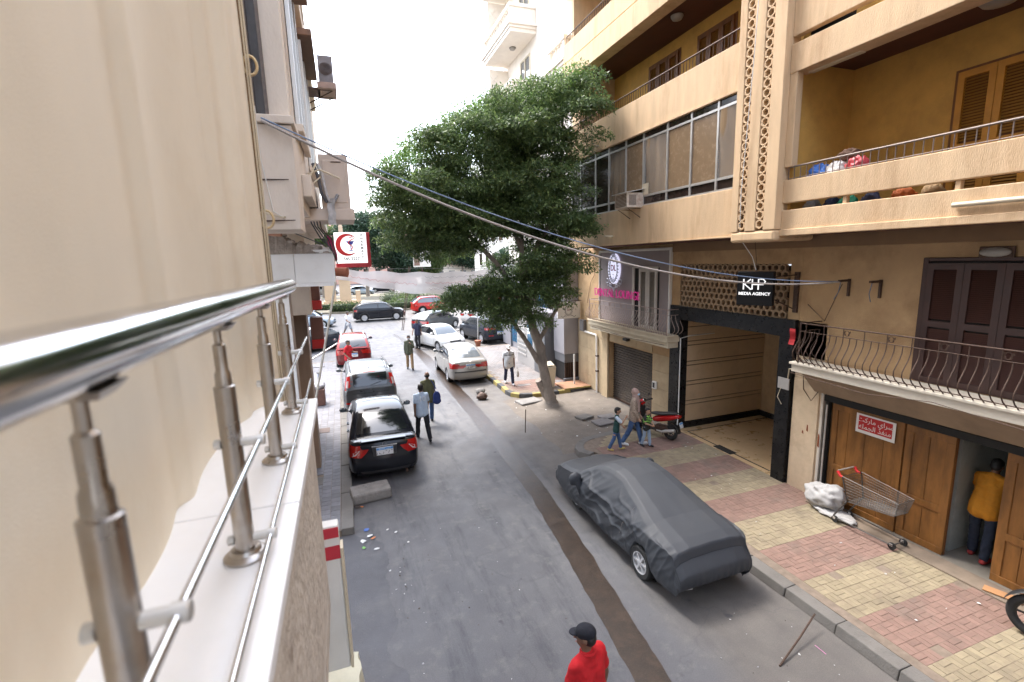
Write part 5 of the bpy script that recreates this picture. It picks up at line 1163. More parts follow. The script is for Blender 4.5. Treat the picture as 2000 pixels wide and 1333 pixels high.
    for y in yw:
        for s in (-1, 1):
            wl = inst('wheel', tm, root, (s*(hw-.115), y, wr), (0, 0, 0 if s > 0 else math.pi)); inst('rim', dm, wl, (0, 0, 0)); inst('hub_shadow', sm, wl, (0, 0, 0))
            wm_ = MB().tube([(s*(hw-.30), y, wr), (s*(hw-.06), y, wr)], wr+.052, 20, cap=False); wo = wm_.build('wheel_well', M_well, root, local=True)
            if c.get('cladding'):
                MB().tube([(s*(hw-.012), y+(wr+.075)*math.cos(a), wr+(wr+.075)*math.sin(a)) for a in np.linspace(-.1, math.pi+.1, 15)], .035, 6).build('arch_trim', M_trim, root, local=True, smooth=60)
    MB().box((-hw*.8, -L/2+.25, gc-.04), (hw*.8, L/2-.25, gc+.03)).build('underbody', M_well, root, local=True)
    # mirrors
    ym = Y(lerp(tcw, trf, .36)); zm = interp(deck, (L/2-ym)/L)+.09
    for s in (-1, 1):
        mm = MB(); mm.ellipsoid((s*(hw+.07), ym, zm), (.105, .065, .075), 12, 8); mo = mm.build('mirror', c.get('mirror', P), root, smooth=60, local=True)
        MB().tube([(s*(hw-.06), ym+.03, zm-.05), (s*(hw+.03), ym, zm-.04)], .022, 6).build('stalk', M_trim, mo, local=True); MB().obox((s*(hw+.075), ym-.058, zm), (.15, .014, .1)).build('mirror_glass', M_glassl, mo, local=True)
    # lights
    for nm, mt, pl in c.get('rlights', [('tail_light', M_tl, ([(.70, .88), (.95, .86)], [(.74, .70), (.97, .66)]))]):
        for s in (-1, 1):
            tp, bt = [[(s*x*hw, z) for x, z in q] for q in pl]; patch(nm, tp, bt, 'R', mt, .010, 8, 5)
            if nm == 'tail_light' and c.get('wrap', .12):
                z1, z0 = max(p[1] for p in pl[0]), min(p[1] for p in pl[1]); ye = -L/2+.10
                patch(nm, [(ye+c.get('wrap', .12)+.05, lerp(z0, z1, .8)), (ye-.06, z1)], [(ye+c.get('wrap', .12), lerp(z0, z1, .35)), (ye-.06, z0)], '+' if s > 0 else '-', mt, .008, 8, 4)
    for nm, mt, pl in c.get('flights', [('head_light', M_hl, ([(.55, .70), (.93, .76)], [(.52, .60), (.90, .62)]))]):
        for s in (-1, 1): tp, bt = [[(s*x*hw, z) for x, z in q] for q in pl]; patch(nm, tp, bt, 'F', mt, .010, 8, 4)
    for nm, mt, pl, ax in c.get('extra', []): patch(nm, pl[0], pl[1], ax, mt, .006, 16, 4)
    gz = c.get('grz', (.66, .56)); patch('grille', half([(-.45*hw, gz[0])]), half([(-.42*hw, gz[1])]), 'F', M_trim, .006, 12, 3); patch('lower_grille', half([(-.6*hw, .42)]), half([(-.55*hw, .30)]), 'F', M_trim, .006, 12, 3)
    # plate
    def plate(x, z, rear, txt):
        h = cast((x, -9 if rear else 9, z), (0, 1 if rear else -1, 0))
        if not h: return
        y = h[0].y+(-.022 if rear else .022); sg = -1 if rear else 1
        p = MB().obox((x, y, z), (.40, .02, .19)).build('number_plate', M_plw, root, bevel=.004, local=True)
        MB().obox((x, y+sg*.0115, z+.062), (.39, .003, .055)).build('blue_band', M_plb, p, local=True)
        if txt:
            mi = M0; rt = Vector((-sg, 0, 0)); rr = (M0.to_3x3() @ rt)
            text(txt, .12, M_ink, p, M0 @ (Vector((x, y+sg*.012, z-.03))*1.0), right=rr, ext=.001)
            text('EGYPT  \uFEEE\uFEBC\uFEE3', .05, M_plw, p, M0 @ Vector((x, y+sg*.0135, z+.062)), right=rr, ext=.001)
    if c.get('plate'): plate(0, c['plate'][0], True, c['plate'][1])
    if c.get('fplate'): plate(0, c['fplate'][0], False, c['fplate'][1])
    if c.get('badge'):
        h = cast((0, -9, c['badge']), (0, 1, 0))
        if h: MB().tube([(h[0].x+.045*math.cos(a), h[0].y-.008, h[0].z+.035*math.sin(a)) for a in np.linspace(0, 6.283, 15)[:-1]], .008, 5, closed=True).build('badge', M_chrome, root, local=True)
    if c.get('rails'):
        for s in (-1, 1):
            x = s*hw*tumble*.86; zz = zr+.02
            MB().tube([(x, Y(trf)-.15, zz-.03), (x, Y(trf)-.3, zz+.03), (x, Y(trr)+.3, zz+.025), (x, Y(trr)+.1, zz-.06)], .02, 6).build('roof_rail', c['rails'], root, local=True, smooth=60)
    if c.get('wiper'):
        h1 = cast((0, -9, rz0+.02), (0, 1, 0)); h2 = cast((c['wiper'], -9, rz0+.10), (0, 1, 0))
        if h1 and h2: MB().tube([h1[0]+Vector((0, -.02, 0)), h2[0]+Vector((0, -.02, 0))], .009, 5).build('rear_wiper', M_trim, root, local=True)
    if c.get('aerial'): MB().tube([(0, Y(trr)+.12, zr-.02), (0, Y(trr)-.02, zr+.22)], .006, 5).build('aerial', M_trim, root, local=True)
    if c.get('spoiler'): MB().box((-hw*.62, -L/2+.10, c['spoiler']), (hw*.62, -L/2+.24, c['spoiler']+.025)).build('boot_spoiler', P, root, bevel=.01, local=True)
    for x in c.get('exhaust', []): MB().cyl((x, -L/2+.3, .2), (x, -L/2+.03, .2), .03, n=12).build('exhaust', M_iron, root, local=True)
    return root
SEDAN = dict(L=4.45, W=1.72, H=1.47, wb=2.6, wr=.30, deck=[(0, .60), (.02, .68), (.10, .77), (.26, .93), (.3, .95), (.6, .98), (.84, 1.02), (.95, 1.03), (.985, 1.0), (1, .93)], gh=(.235, .40, .68, .875), rbow=.60, rdrop=.06)
HATCH = dict(L=4.0, W=1.72, H=1.50, wb=2.5, wr=.30, deck=[(0, .62), (.02, .72), (.10, .82), (.25, .95), (.3, .97), (.7, 1.02), (.95, 1.03), (1, .98)], gh=(.21, .38, .84, .985), rbow=.58, rdrop=.09, sgend=.35)
SUV = dict(L=4.4, W=1.83, H=1.64, wb=2.65, wr=.345, gc=.24, deck=[(0, .80), (.02, .90), (.10, .98), (.25, 1.06), (.3, 1.08), (.7, 1.13), (.95, 1.15), (1, 1.08)], gh=(.22, .38, .85, .985), rbow=.58, rdrop=.08, sgend=.35,
           flights=[('head_light', M_hl, ([(.55, .88), (.93, .94)], [(.52, .78), (.90, .80)]))], grz=(.84, .70),
           rlights=[('tail_light', M_tl, ([(.62, 1.06), (.95, 1.04)], [(.66, .92), (.97, .88)]))])
P_blk = paint('black_paint', (.010, .011, .015), .16, dust=.06); P_gry = paint('grey_paint', (.115, .12, .125), .28, .5, .2); P_red = paint('dark_red_paint', (.11, .008, .010), .25, dust=.15); P_sil = paint('champagne_paint', (.34, .32, .29), .3, .5, .4); P_whi = paint('silver_white_paint', (.62, .61, .58), .3, .1, .15); P_nav = paint('charcoal_paint', (.022, .026, .034), .22, dust=.15); P_brt = paint('bright_red_paint', (.48, .02, .018), .25, dust=.12); P_blu = paint('ice_blue_paint', (.36, .43, .50), .3, .4, .2); P_crm = paint('cream_paint', (.62, .56, .46), .3, dust=.15); P_dhb = paint('dark_hatch_paint', (.05, .055, .06), .22, dust=.25)
def car(name, label, loc, rz, base, cat='car', group='cars parked in the street', **k):
    d = dict(base); d.update(k); return build_car(name, label, cat, loc, R(rz), d, group)
car('parked_car', 'glossy black saloon parked nearest on the left kerb, seen from behind', (.64, 13.6, 0), 0, SEDAN, paint=P_blk, L=4.42, H=1.52, rim=7, plate=(.80, ar('\u0669\u0666\u0668\u0666 \u0628 \u0642')), badge=.97, spoiler=1.045, rg=(1.08, 1.42), rgw=(.60, .74),
    rlights=[('tail_light', M_tl, ([(.66, .94), (.97, .98)], [(.62, .88), (.97, .66)])), ('reversing_lamp', M_tlw, ([(.66, .86), (.84, .82)], [(.78, .74), (.88, .72)]))], wrap=.25,
    extra=[('number_plate_recess', M_trim, ([(-.30, .90), (.30, .90)], [(-.27, .69), (.27, .69)]), 'R'), ('bumper_strip', M_trim, ([(-.6, .34), (.6, .34)], [(-.55, .27), (.55, .27)]), 'R'), ('chrome_strip', M_chrome, ([(-.30, .935), (.30, .935)], [(-.30, .905), (.30, .905)]), 'R')], exhaust=[.5])
car('parked_car', 'grey boxy hatchback with upright red tail lights behind the black saloon', (.60, 18.85, 0), 1, HATCH, paint=P_gry, roofpaint=paint('pale_grey_roof', (.11, .115, .12), .35, .3, .2), L=4.12, W=1.86, H=1.62, wr=.33, gc=.21, gh=(.21, .36, .90, .99), tumble=.80, deck=[(0, .72), (.02, .84), (.10, .92), (.25, 1.02), (.3, 1.03), (.7, 1.06), (.95, 1.08), (1, 1.0)],
    rg=(1.10, 1.48), rgw=(.62, .60), rails=M_trim, aerial=1, rlights=[('tail_light', M_tl, ([(.70, 1.44), (.88, 1.40)], [(.74, .98), (.95, .96)])), ('tail_light_core', M_tlw, ([(.76, 1.30), (.83, 1.28)], [(.80, 1.08), (.87, 1.08)])), ('reflector', M_tl, ([(.74, .56), (.90, .56)], [(.74, .50), (.90, .50)]))], plate=(.62, ar('\u0665\u0664\u0667 \u0633 \u0631')), badge=1.0, wiper=.35, wrap=.14,
    extra=[('tailgate_gap', M_trim, ([(-.62, .86), (.62, .86)], [(-.62, .845), (.62, .845)]), 'R'), ('bumper_panel', M_trim, ([(-.70, .48), (.70, .48)], [(-.62, .30), (.62, .30)]), 'R'), ('brake_lamp', M_tl, ([(-.2, 1.53), (.2, 1.53)], [(-.2, 1.51), (.2, 1.51)]), 'R')])
car('parked_car', 'dark red car with roof bars parked farthest along the left kerb', (.28, 26.8, 0), -1, SUV, paint=P_red, roofpaint=paint('red_roof_sky_sheen', (.30, .05, .05), .12, dust=.1), L=4.1, W=1.74, H=1.62, rails=M_alu, rlights=[('tail_light', M_tl, ([(.66, 1.10), (.92, 1.08)], [(.72, .80), (.97, .78)]))], plate=(.78, ar('\u0663\u0662\u0661 \u0646')), wiper=.3)  # roof red lightened to stand for the whitish sky reflection on it
car('parked_car', 'dusty champagne saloon with a parking sticker, parked tail towards us on the right', (4.9, 21.75, 0), 0, SEDAN, paint=P_sil, L=4.5, W=1.74, H=1.45, aerial=1, rim=10, plate=(.80, ar('\u0662\u0663\u0665\u0661 \u0642')), badge=.96, rg=(1.07, 1.37), rgw=(.62, .72),
    rlights=[('tail_light', M_tl, ([(.60, .93), (.96, .93)], [(.62, .72), (.97, .72)]))], glass=M_glass, rglass=M_glassl, extra=[('bumper_strip', M_trim, ([(-.8, .60), (.8, .60)], [(-.8, .55), (.8, .55)]), 'R'), ('window_sticker', M_white, ([(-.16, 1.28), (.10, 1.28)], [(-.14, 1.20), (.12, 1.20)]), 'R')], exhaust=[-.5])
car('parked_car', 'silver white saloon facing us behind the champagne saloon', (5.35, 29.3, 0), 199, SEDAN, paint=P_whi, L=4.25, W=1.72, H=1.44, glass=M_glass, wglass=M_glassl, fplate=(.45, None), flights=[('head_light', M_hl, ([(.45, .70), (.92, .78)], [(.45, .60), (.92, .62)]))])
car('parked_car', 'dark hatchback with pale rear glass behind the silver white saloon', (6.7, 37.2, 0), -52, HATCH, paint=P_dhb, rglass=M_glassl, L=4.15, W=1.76)
car('parked_car', 'charcoal off-roader seen from behind beside the potted sign pole', (8.65, 30.6, 0), 13, SUV, paint=P_nav, plate=(.72, ar('\u0664\u0668 \u0631')), rim=5, badge=1.0, rlights=[('tail_light', M_tl, ([(.55, 1.10), (.95, 1.08)], [(.60, .96), (.97, .92)])), ('reflector', M_tl, ([(.5, .60), (.85, .60)], [(.5, .54), (.85, .54)]))], rails=M_trim, wiper=.3)
car('parked_car', 'black crossover standing side-on at the roundabout', (3.0, 46.1, 0), -90, SUV, paint=P_blk, rim=10, scale=1.07, rails=M_alu, cladding=1, glass=M_glass, rglass=M_glassl, L=4.45, H=1.60, group='cars at the roundabout')
car('parked_car', 'bright red hatchback side-on behind the black crossover', (8.7, 50.3, 0), -82, HATCH, paint=P_brt, scale=1.08, rails=M_trim, cladding=1, gc=.22, wr=.33, L=4.1, H=1.58, glass=M_glassl, group='cars at the roundabout')
car('parked_car', 'ice blue car nosing out behind the left shop front', (-3.0, 44.0, 0), -100, SEDAN, paint=P_blu, group='cars at the roundabout')
car('parked_car', 'black saloon crossing from the left side street', (-1.75, 32.0, 0), -62, SEDAN, paint=P_nav, glass=M_glassl, rim=10, group='cars at the roundabout')
car('parked_car', 'red car half hidden by the low branches of the tree', (14.6, 45.5, 0), -75, HATCH, paint=P_brt, glass=M_glassl, group='cars at the roundabout')
car('parked_car', 'white car half hidden behind the charcoal off-roader', (11.4, 40.0, 0), -60, SEDAN, paint=P_whi, group='cars at the roundabout')
FAR = [(2.6, 84, -85, P_blu, SEDAN, 'ice blue saloon beyond the monument'), (7.0, 90, 80, P_nav, HATCH, 'dark hatchback with red lamps beyond the hedges'), (13.0, 82, -80, P_whi, SEDAN, 'white saloon behind the round shrubs'), (17.5, 92, 95, P_nav, SEDAN, 'dark saloon behind the white saloon'), (22.5, 80, -75, P_crm, SEDAN, 'cream saloon beyond the red hatchback'), (24.5, 70, -60, P_whi, HATCH, 'white hatchback right of the cream saloon'), (-3.0, 86, -90, P_sil, SUV, 'silver off-roader left of the monument'), (29, 86, 95, P_sil, SEDAN, 'silver saloon glimpsed through the tree'), (20, 66, -80, P_blu, HATCH, 'pale blue hatchback in front of the cream saloon')]
for x, y, a, p, b, l in FAR: car('parked_car', l, (x, y, 0), a, b, paint=p, scale=1.08, group='cars beyond the roundabout')
# ---------------------------------------------------------------- covered car
def covered_car():
    root = thing('covered_car', 'car under a dark grey fabric cover parked at the right kerb', 'car', (4.99, 7.42, 0), R(1.2)); root.scale = (.96, .93, .94)
    Lc, wc, hc = 4.42, .79, 1.44
    prof = [(-2.23, .80), (-2.18, .94), (-2.0, 1.0), (-1.5, 1.10), (-.95, 1.28), (-.45, 1.42), (-.1, 1.45), (.3, 1.40), (.55, 1.30), (1.0, 1.02), (1.25, .96), (1.9, .84), (2.12, .74), (2.2, .58)]
    NU, NV = 250, 170; rows = []
    yw0 = -1.38
    for i in range(NU):
        u = i/(NU-1); y = -2.23+4.45*u
        top = interp(prof, y); plan = wc*(1-.16*(1-min(1, (2.22-y)/.9))**2-.08*(1-min(1, (2.23+y)/.5))**2)
        hem = .20+.02*math.sin(3.1*y)
        row = []
        for j in range(NV):
            v = -1+2*j/(NV-1); s = 1 if v > 0 else -1; a = abs(v)
            shoulder = min(top-.05, .94); wroof = plan*lerp(.98, .68, max(0, min(1, (top-.95)/.48)))
            hm = hem
            if s < 0: hm = hem+.40*math.exp(-((y-yw0)/.26)**4)
            pts = [(0, top+.02), (wroof*.55, top+.01), (wroof*.86, top-.03), (wroof, top-.10), (plan*.99, shoulder), (plan*1.02, lerp(shoulder, hm, .5)), (plan*1.0, lerp(shoulder, hm, .85)), (plan*.93, hm)]
            ds = [0]
            for p, q in zip(pts, pts[1:]): ds.append(ds[-1]+math.hypot(q[0]-p[0], q[1]-p[1]))
            d = a*ds[-1]; k = 0
            while k < 6 and ds[k+1] < d: k += 1
            f = (d-ds[k])/max(1e-5, ds[k+1]-ds[k]); x, z = lerp(pts[k][0], pts[k+1][0], f), lerp(pts[k][1], pts[k+1][1], f)
            side = max(0, min(1, (x/plan-.70)/.22)); low = max(0, min(1, (z-hm)/.25))
            q1 = y*.9+z*1.0; q2 = z-.35*y
            n1 = mnoise.noise((y*.8, z*.9, s*3)); n2 = mnoise.noise((y*1.9+3, z*1.2, s))
            # long raking drapes from the mirror and roof edge down to the hem, finer creases between them
            w1 = mnoise.noise((y*.6+7, z*.5, s*2)); fold = .030*math.sin(6.2*(y*.75+z*(1.1+.5*w1))+7*w1)*math.exp(-((y-.35)/1.2)**2)+.030*(1-abs(mnoise.noise((q1*2.6+2*w1, q2*.8, 4+s)))*2.4)*math.exp(-((y-.0)/1.5)**2)+.012*(1-abs(mnoise.noise((q1*6+3*w1, q2*1.6, 8+s)))*2.4)
            rd = 1-abs(math.sin(6.0*(q2*1.6+.25*y)+4*n2)); fold += .050*(rd**3)*math.exp(-((y+.1)/1.1)**2)
            fold += .012*math.sin(34*y+6*n2)*(1-low)*.7+.014*(1-abs(math.sin(11*y+5*n1)))**3*math.exp(-((y-yw0)/.7)**2)*2
            dx = fold*side*(.35+.65*low)*(1-.7*max(0, min(1, (y-.9)/.6)))+.006*(1-side)*n2
            zz = z+.004*mnoise.noise((x*5, y*4, 2))
            row.append((s*(x+dx), y, zz))
        rows.append(row)
    m = MB(); m.grid(rows)
    for end, sg in ((0, -1), (-1, 1)):
        base = rows[end]; sk = []; n_ = len(base)
        for t in np.linspace(0, 1, 30):
            rr2 = []
            for j, p in enumerate(base):
                e = (j/(n_-1)-.5)*2; zlo = lerp(.30 if sg < 0 else .24, base[0][2], abs(e)**4)
                z = lerp(p[2], zlo, t) if p[2] > zlo else p[2]
                bul = .11*math.sin(math.pi*min(1, t*1.05)*.86+.05)*(1-abs(e)**3)+.07*(1-abs(e)**2)*min(1, t*3)-.10*max(0, t-.82)/.18*(1-abs(e)**4)
                pl = (.016*(1-abs(math.sin(e*17+2*math.sin(e*5))))**2+.006*math.sin(e*71))*min(1, t*1.3)*(.25+.75*max(0, min(1, e+.5)))
                rr2.append((p[0]*(1-.05*t*abs(e)), p[1]+sg*(bul+pl), z))
            sk.append(rr2)
        m.grid(sk)
    M_cov = mat('grey_cover_fabric', (.042, .046, .054), .58, var=.08, scale=1.5, bump=.08, bscale=260, stain=(.075, .073, .070), samt=.45, sscale=.9, spec=.5)
    cv = m.build('cover', M_cov, root, local=True, fix=True); cv.data.shade_smooth()
    for s, ym, zm in ((-1, .78, .98), (1, .78, .98)):
        mm = MB(); mm.ellipsoid((s*.92, ym, zm), (.14, .09, .12), 18, 12); mm.v = [tuple(Vector(v)+Vector((0, 0, -.05 if v[2] < zm-.05 else 0))*1+Vector((.01, .01, .01))*mnoise.noise(Vector(v)*20)) for v in mm.v]
        mm.tube([(s*.92, ym, zm), (s*.86, ym-.05, zm-.15), (s*.85, ym-.1, zm-.38)], [.09, .07, .01], 10); mm.build('mirror_bulge', M_cov, root, local=True, smooth=80)
    MB().tube([(-.62, -1.0, 1.16), (-.74, -.96, 1.0), (-.85, -.9, .8), (-.87, -.86, .6)], .004, 4).build('seam', flat('seam_thread', (.2, .17, .15), .7), root, local=True)
    tp = MB(); tp.grid([[(-.60+k*.035+.006*math.sin(z*60), -2.355+.004*k, z-.01*k) for k in range(5)] for z in np.linspace(.38, .52, 5)]); tp.build('torn_patch', flat('torn_white', (.55, .55, .55), .6), root, local=True)
    tm, dm, sm = wheel_meshes(.30, 6, .19)
    for y in (-1.38, 1.22):
        for s in (-1, 1): wl = inst('wheel', tm, root, (s*(.70 if y < 0 else .58), y, .30), (0, 0, 0 if s > 0 else math.pi)); inst('rim', dm, wl, (0, 0, 0)); inst('hub_shadow', sm, wl, (0, 0, 0))
    MB().box((-.62, -2.05, .2), (.62, 2.0, .5)).build('underbody', M_well, root, local=True)
    for y in (-1.38,): MB().tube([(-.60, y, .3), (-.45, y, .3)], .36, 24).build('wheel_well', M_well, root, local=True)
covered_car()
# ================================================================ people
def capsule(m, p0, r0, p1, r1, n=12):
    p0, p1 = Vector(p0), Vector(p1); d = p1-p0; L_ = d.length
    if L_ < 1e-4: d = Vector((0, 0, 1)); L_ = 1e-4
    prof = [(max(.0005, r0*math.sin(a)), -r0*math.cos(a)) for a in np.linspace(.05, math.pi/2, 5)]+[(max(.0005, r1*math.cos(a)), L_+r1*math.sin(a)) for a in np.linspace(0, math.pi/2-.05, 5)]
    m.lathe(prof, p0, d, n)
def blob(name, caps, mt, parent, vox=.011, infl=0., smooth=3):
    m = MB()
    for c in caps:
        if c[0] == 'e': m.ellipsoid(c[1], [r+infl for r in c[2]], 16, 10, c[3] if len(c) > 3 else None)
        else: capsule(m, c[0], c[1]+infl, c[2], c[3]+infl)
    o = m.build(name, mt, None, local=True)
    rm = o.modifiers.new('r', 'REMESH'); rm.mode = 'VOXEL'; rm.voxel_size = vox; rm.use_smooth_shade = True
    sm = o.modifiers.new('s', 'SMOOTH'); sm.factor = .5; sm.iterations = smooth
    me = ev_obj(o)
    o.modifiers.clear(); old = o.data; o.data = me; bpy.data.meshes.remove(old)
    if name in ('shirt', 'trousers', 'shorts', 'headscarf'):
        me.update(); nrm = [v.normal.copy() for v in me.vertices]; sd_ = parent.location.x*3.1
        for v, n in zip(me.vertices, nrm):
            c = v.co; f = 1-abs(mnoise.noise((c.x*7+sd_, c.y*7, c.z*(9 if name == 'shirt' else 14))))*2
            v.co += n*(.007*(f-.5)+.004*mnoise.noise((c.x*22, c.y*22, c.z*26+sd_)))
    me.materials.clear(); me.materials.append(mt); me.shade_smooth(); o.parent = parent; return o
def cloth(name, col, var=.14, bscale=14, **k): return mat(name, col, .85, var=var, scale=9, bump=.5, bscale=bscale, **k)
SK = [mat('skin_tan', (.42, .24, .155), .55, var=.08), mat('skin_brown', (.20, .105, .065), .55, var=.08), mat('skin_light', (.50, .31, .22), .55, var=.06)]
M_hair = mat('black_hair', (.012, .009, .008), .55, var=.3, scale=40); M_shw = cloth('white_shoe', (.70, .70, .70)); M_shk = cloth('dark_shoe', (.02, .02, .025))
J_blue = cloth('blue_jeans', (.05, .10, .22), stain=(.14, .2, .32), samt=.5, sscale=4); J_light = cloth('pale_jeans', (.28, .36, .47)); J_dark = cloth('dark_jeans', (.02, .028, .05)); T_navy = cloth('navy_trousers', (.014, .02, .055)); T_black = cloth('black_trousers', (.014, .014, .018)); T_khaki = cloth('khaki_trousers', (.26, .165, .085))
def person(label, loc, rz, h, top, bottom, skin=0, shoe=M_shk, sleeve=.5, legs=((18, 6), (-16, 10)), arms=((-14, 8, 14, 0), (16, 8, 20, 0)), lean=2, hair=M_hair, bottom_len=1., head=(0, 0), girth=1., cap=None, hairless=False, child=False, group='people in the street', extra=None):
    root = thing('person', label, 'person', loc, R(rz), group)
    s = h/1.75; hs = 1.22 if child else 1.0; g_ = girth
    V3 = Vector
    hipz = .93*s; J = {}
    up = V3((0, math.sin(R(lean)), math.cos(R(lean)))); fw = V3((0, math.cos(R(lean)), -math.sin(R(lean))))
    feet = []
    for i, sd in ((0, -1), (1, 1)):
        a, k = legs[i]; hip = V3((sd*.092*s*g_, 0, hipz)); d1 = V3((sd*.02, math.sin(R(a)), -math.cos(R(a)))).normalized(); kn = hip+d1*.43*s
        d2 = V3((0, math.sin(R(a-k)), -math.cos(R(a-k)))).normalized(); an = kn+d2*.42*s
        J['hip%d' % i], J['knee%d' % i], J['ank%d' % i] = hip, kn, an; fa = max(-25, min(35, (a-k)*.6)); J['toe%d' % i] = an+V3((sd*.02, .17*s*math.cos(R(fa)), -.055*s+.17*s*math.sin(R(fa))*.6)); feet.append(min(an.z-.085*s, J['toe%d' % i].z-.032*s))
    dz = -min(feet)
    for k in J: J[k].z += dz
    pel = V3((0, 0, hipz+dz)); chest = pel+up*.36*s; nb = pel+up*.535*s; hc = pel+up*(.535+.155*(hs if child else 1))*s+fw*.02*s
    hm = Matrix.Rotation(R(head[0]), 3, 'Z') @ Matrix.Rotation(R(head[1]), 3, 'X')
    hs *= s
    for i, sd in ((0, -1), (1, 1)):
        f, ab, e, inw = arms[i]; sh = pel+up*.478*s+V3((sd*.166*s*(1+(g_-1)*.4), 0, 0)); f += -lean*.3
        d1 = V3((sd*math.sin(R(ab)), math.sin(R(f)), -math.cos(R(f)))).normalized(); el = sh+d1*.285*s
        d2 = V3((-sd*math.sin(R(inw)), math.sin(R(f+e)), -math.cos(R(f+e)))).normalized(); wr = el+d2*.25*s
        J['sh%d' % i], J['el%d' % i], J['wr%d' % i], J['hd%d' % i] = sh, el, wr, d2
    J.update(pel=pel, chest=chest, neck=nb, head=hc, up=up, fw=fw, s=s)
    torso = []
    for sd in (-1, 1):
        torso += [(pel+V3((sd*.058*s*g_, 0, .02*s)), .100*s*g_, chest+V3((sd*.064*s, .0, -.04*s)), .103*s*g_), (chest+V3((sd*.064*s, 0, -.04*s)), .103*s*g_, J['sh%d' % ((sd+1)//2)]+V3((-sd*.035*s, 0, -.015*s)), .066*s)]
    torso += [(nb-up*.02*s, .068*s, chest+up*.02*s, .10*s)]+[(nb-up*.015*s, .05*s, J['sh%d' % i]-V3(((-1, 1)[i]*.03*s, 0, .0)), .05*s) for i in (0, 1)]
    if g_ > 1.15: torso += [('e', chest+fw*.05*s-up*.12*s, (.15*s, .13*s, .16*s))]
    legc = lambda i, t: [(J['hip%d' % i], .083*s*(1+(g_-1)*.5), J['knee%d' % i], .060*s), (J['knee%d' % i], .060*s, J['ank%d' % i], .042*s)] if t == 1 else [(J['hip%d' % i], .095*s, J['hip%d' % i].lerp(J['knee%d' % i], t), .075*s)]
    body = list(torso)
    foot = lambda i: [(J['ank%d' % i]+V3((0, -.035*s, -.045*s)), .040*s, J['toe%d' % i]+V3((0, -.02*s, .01*s)), .034*s)]
    for i, sd in ((0, -1), (1, 1)):
        body += legc(i, 1)+[(J['ank%d' % i]+V3((0, -.03*s, -.045*s)), .034*s, J['toe%d' % i]+V3((0, -.02*s, .01*s)), .028*s)]
        sh, el, wr, d = J['sh%d' % i], J['el%d' % i], J['wr%d' % i], J['hd%d' % i]
        body += [(sh, .055*s, el, .040*s), (el, .040*s, wr, .027*s)]
        # hand: palm, four fingers of unequal length, thumb from the side
        sx = V3((1, 0, 0)) if abs(d.x) < .8 else V3((0, 0, 1)); acr = d.cross(sx).normalized(); nrm = d.cross(acr).normalized(); pc = wr+d*.05*s
        body += [(wr, .026*s, wr+d*.075*s, .030*s), (wr+d*.03*s+acr*.018*s, .016*s, wr+d*.085*s+acr*.024*s, .014*s), (wr+d*.03*s-acr*.018*s, .016*s, wr+d*.08*s-acr*.026*s, .014*s)]
        for q, (o_, ln) in enumerate(((.030, .066), (.010, .078), (-.012, .072), (-.032, .055))):
            b0 = wr+d*.088*s+acr*o_*s; b1 = b0+(d*.6+nrm*sd*.12)*ln*s; b2 = b1+(d*.35+nrm*sd*.35)*ln*s*.75
            body += [(b0, .0105*s, b1, .0095*s), (b1, .0095*s, b2, .0085*s)]
        t0 = wr+d*.03*s+acr*.028*s; body += [(t0, .0125*s, t0+(d*.7+acr*.6)*.045*s, .011*s), (t0+(d*.7+acr*.6)*.045*s, .011*s, t0+(d*1.3+acr*.75)*.055*s, .0095*s)]
    hp = lambda x, y, z: hc+hm @ V3((x*hs, y*hs, z*hs))
    body += [(nb-up*.03*s, .056*s, hc-up*.05*s, .052*s), ('e', hp(0, -.008, .022), (.076*hs, .096*hs, .098*hs), hm), ('e', hp(0, .022, -.045), (.056*hs, .066*hs, .070*hs), hm), (hp(0, .092, .008), .011*hs, hp(0, .112, -.022), .014*hs), ('e', hp(.078, -.01, -.005), (.012*hs, .022*hs, .032*hs), hm), ('e', hp(-.078, -.01, -.005), (.012*hs, .022*hs, .032*hs), hm), (hp(-.02, .078, -.06), .012*hs, hp(.02, .078, -.06), .012*hs)]
    blob('body', body, SK[skin], root, .0115 if h > 1.3 else .0095)
    for x in (-.031, .031): MB().ellipsoid(hp(x, .083, .012), (.012*hs, .006*hs, .006*hs), 8, 6).build('eye', M_ink, root, local=True); MB().ellipsoid(hp(x, .085, .032), (.018*hs, .006*hs, .004*hs), 8, 6).build('eyebrow', M_hair, root, local=True)
    MB().ellipsoid(hp(0, .090, -.060), (.024*hs, .006*hs, .005*hs), 8, 6).build('mouth', flat('lips', (.25, .07, .06), .5), root, local=True)
    # clothes
    shirt = [c for c in torso]; shirt[0] = (pel+V3((-.062*s*g_, -.01*s, -.075*s)), .122*s*g_, torso[0][2], torso[0][3]); shirt[2] = (pel+V3((.062*s*g_, -.01*s, -.075*s)), .122*s*g_, torso[2][2], torso[2][3])
    for i in (0, 1):
        sh, el, wr = J['sh%d' % i], J['el%d' % i], J['wr%d' % i]
        if sleeve >= 1: shirt += [(sh, .053*s, el, .044*s), (el, .046*s, el.lerp(wr, .92), .036*s)]
        elif sleeve > 0: shirt += [(sh, .053*s, sh.lerp(el, sleeve*1.25), .053*s)]
    blob('shirt', shirt, top, root, .0125 if h > 1.3 else .010, .012*s)
    pants = [(pel+V3((-.06*s*g_, .01*s, .02*s)), .094*s*g_, pel+V3((.06*s*g_, .01*s, .02*s)), .094*s*g_), (J['hip0'], .088*s, J['hip1'], .088*s)]
    for i in (0, 1):
        pants += legc(i, 1)[:1]+[(J['knee%d' % i], .064*s, J['knee%d' % i].lerp(J['ank%d' % i], .95), .056*s)] if bottom_len >= 1 else [(J['hip%d' % i], .10*s, J['hip%d' % i].lerp(J['knee%d' % i], bottom_len+.3), .085*s)]
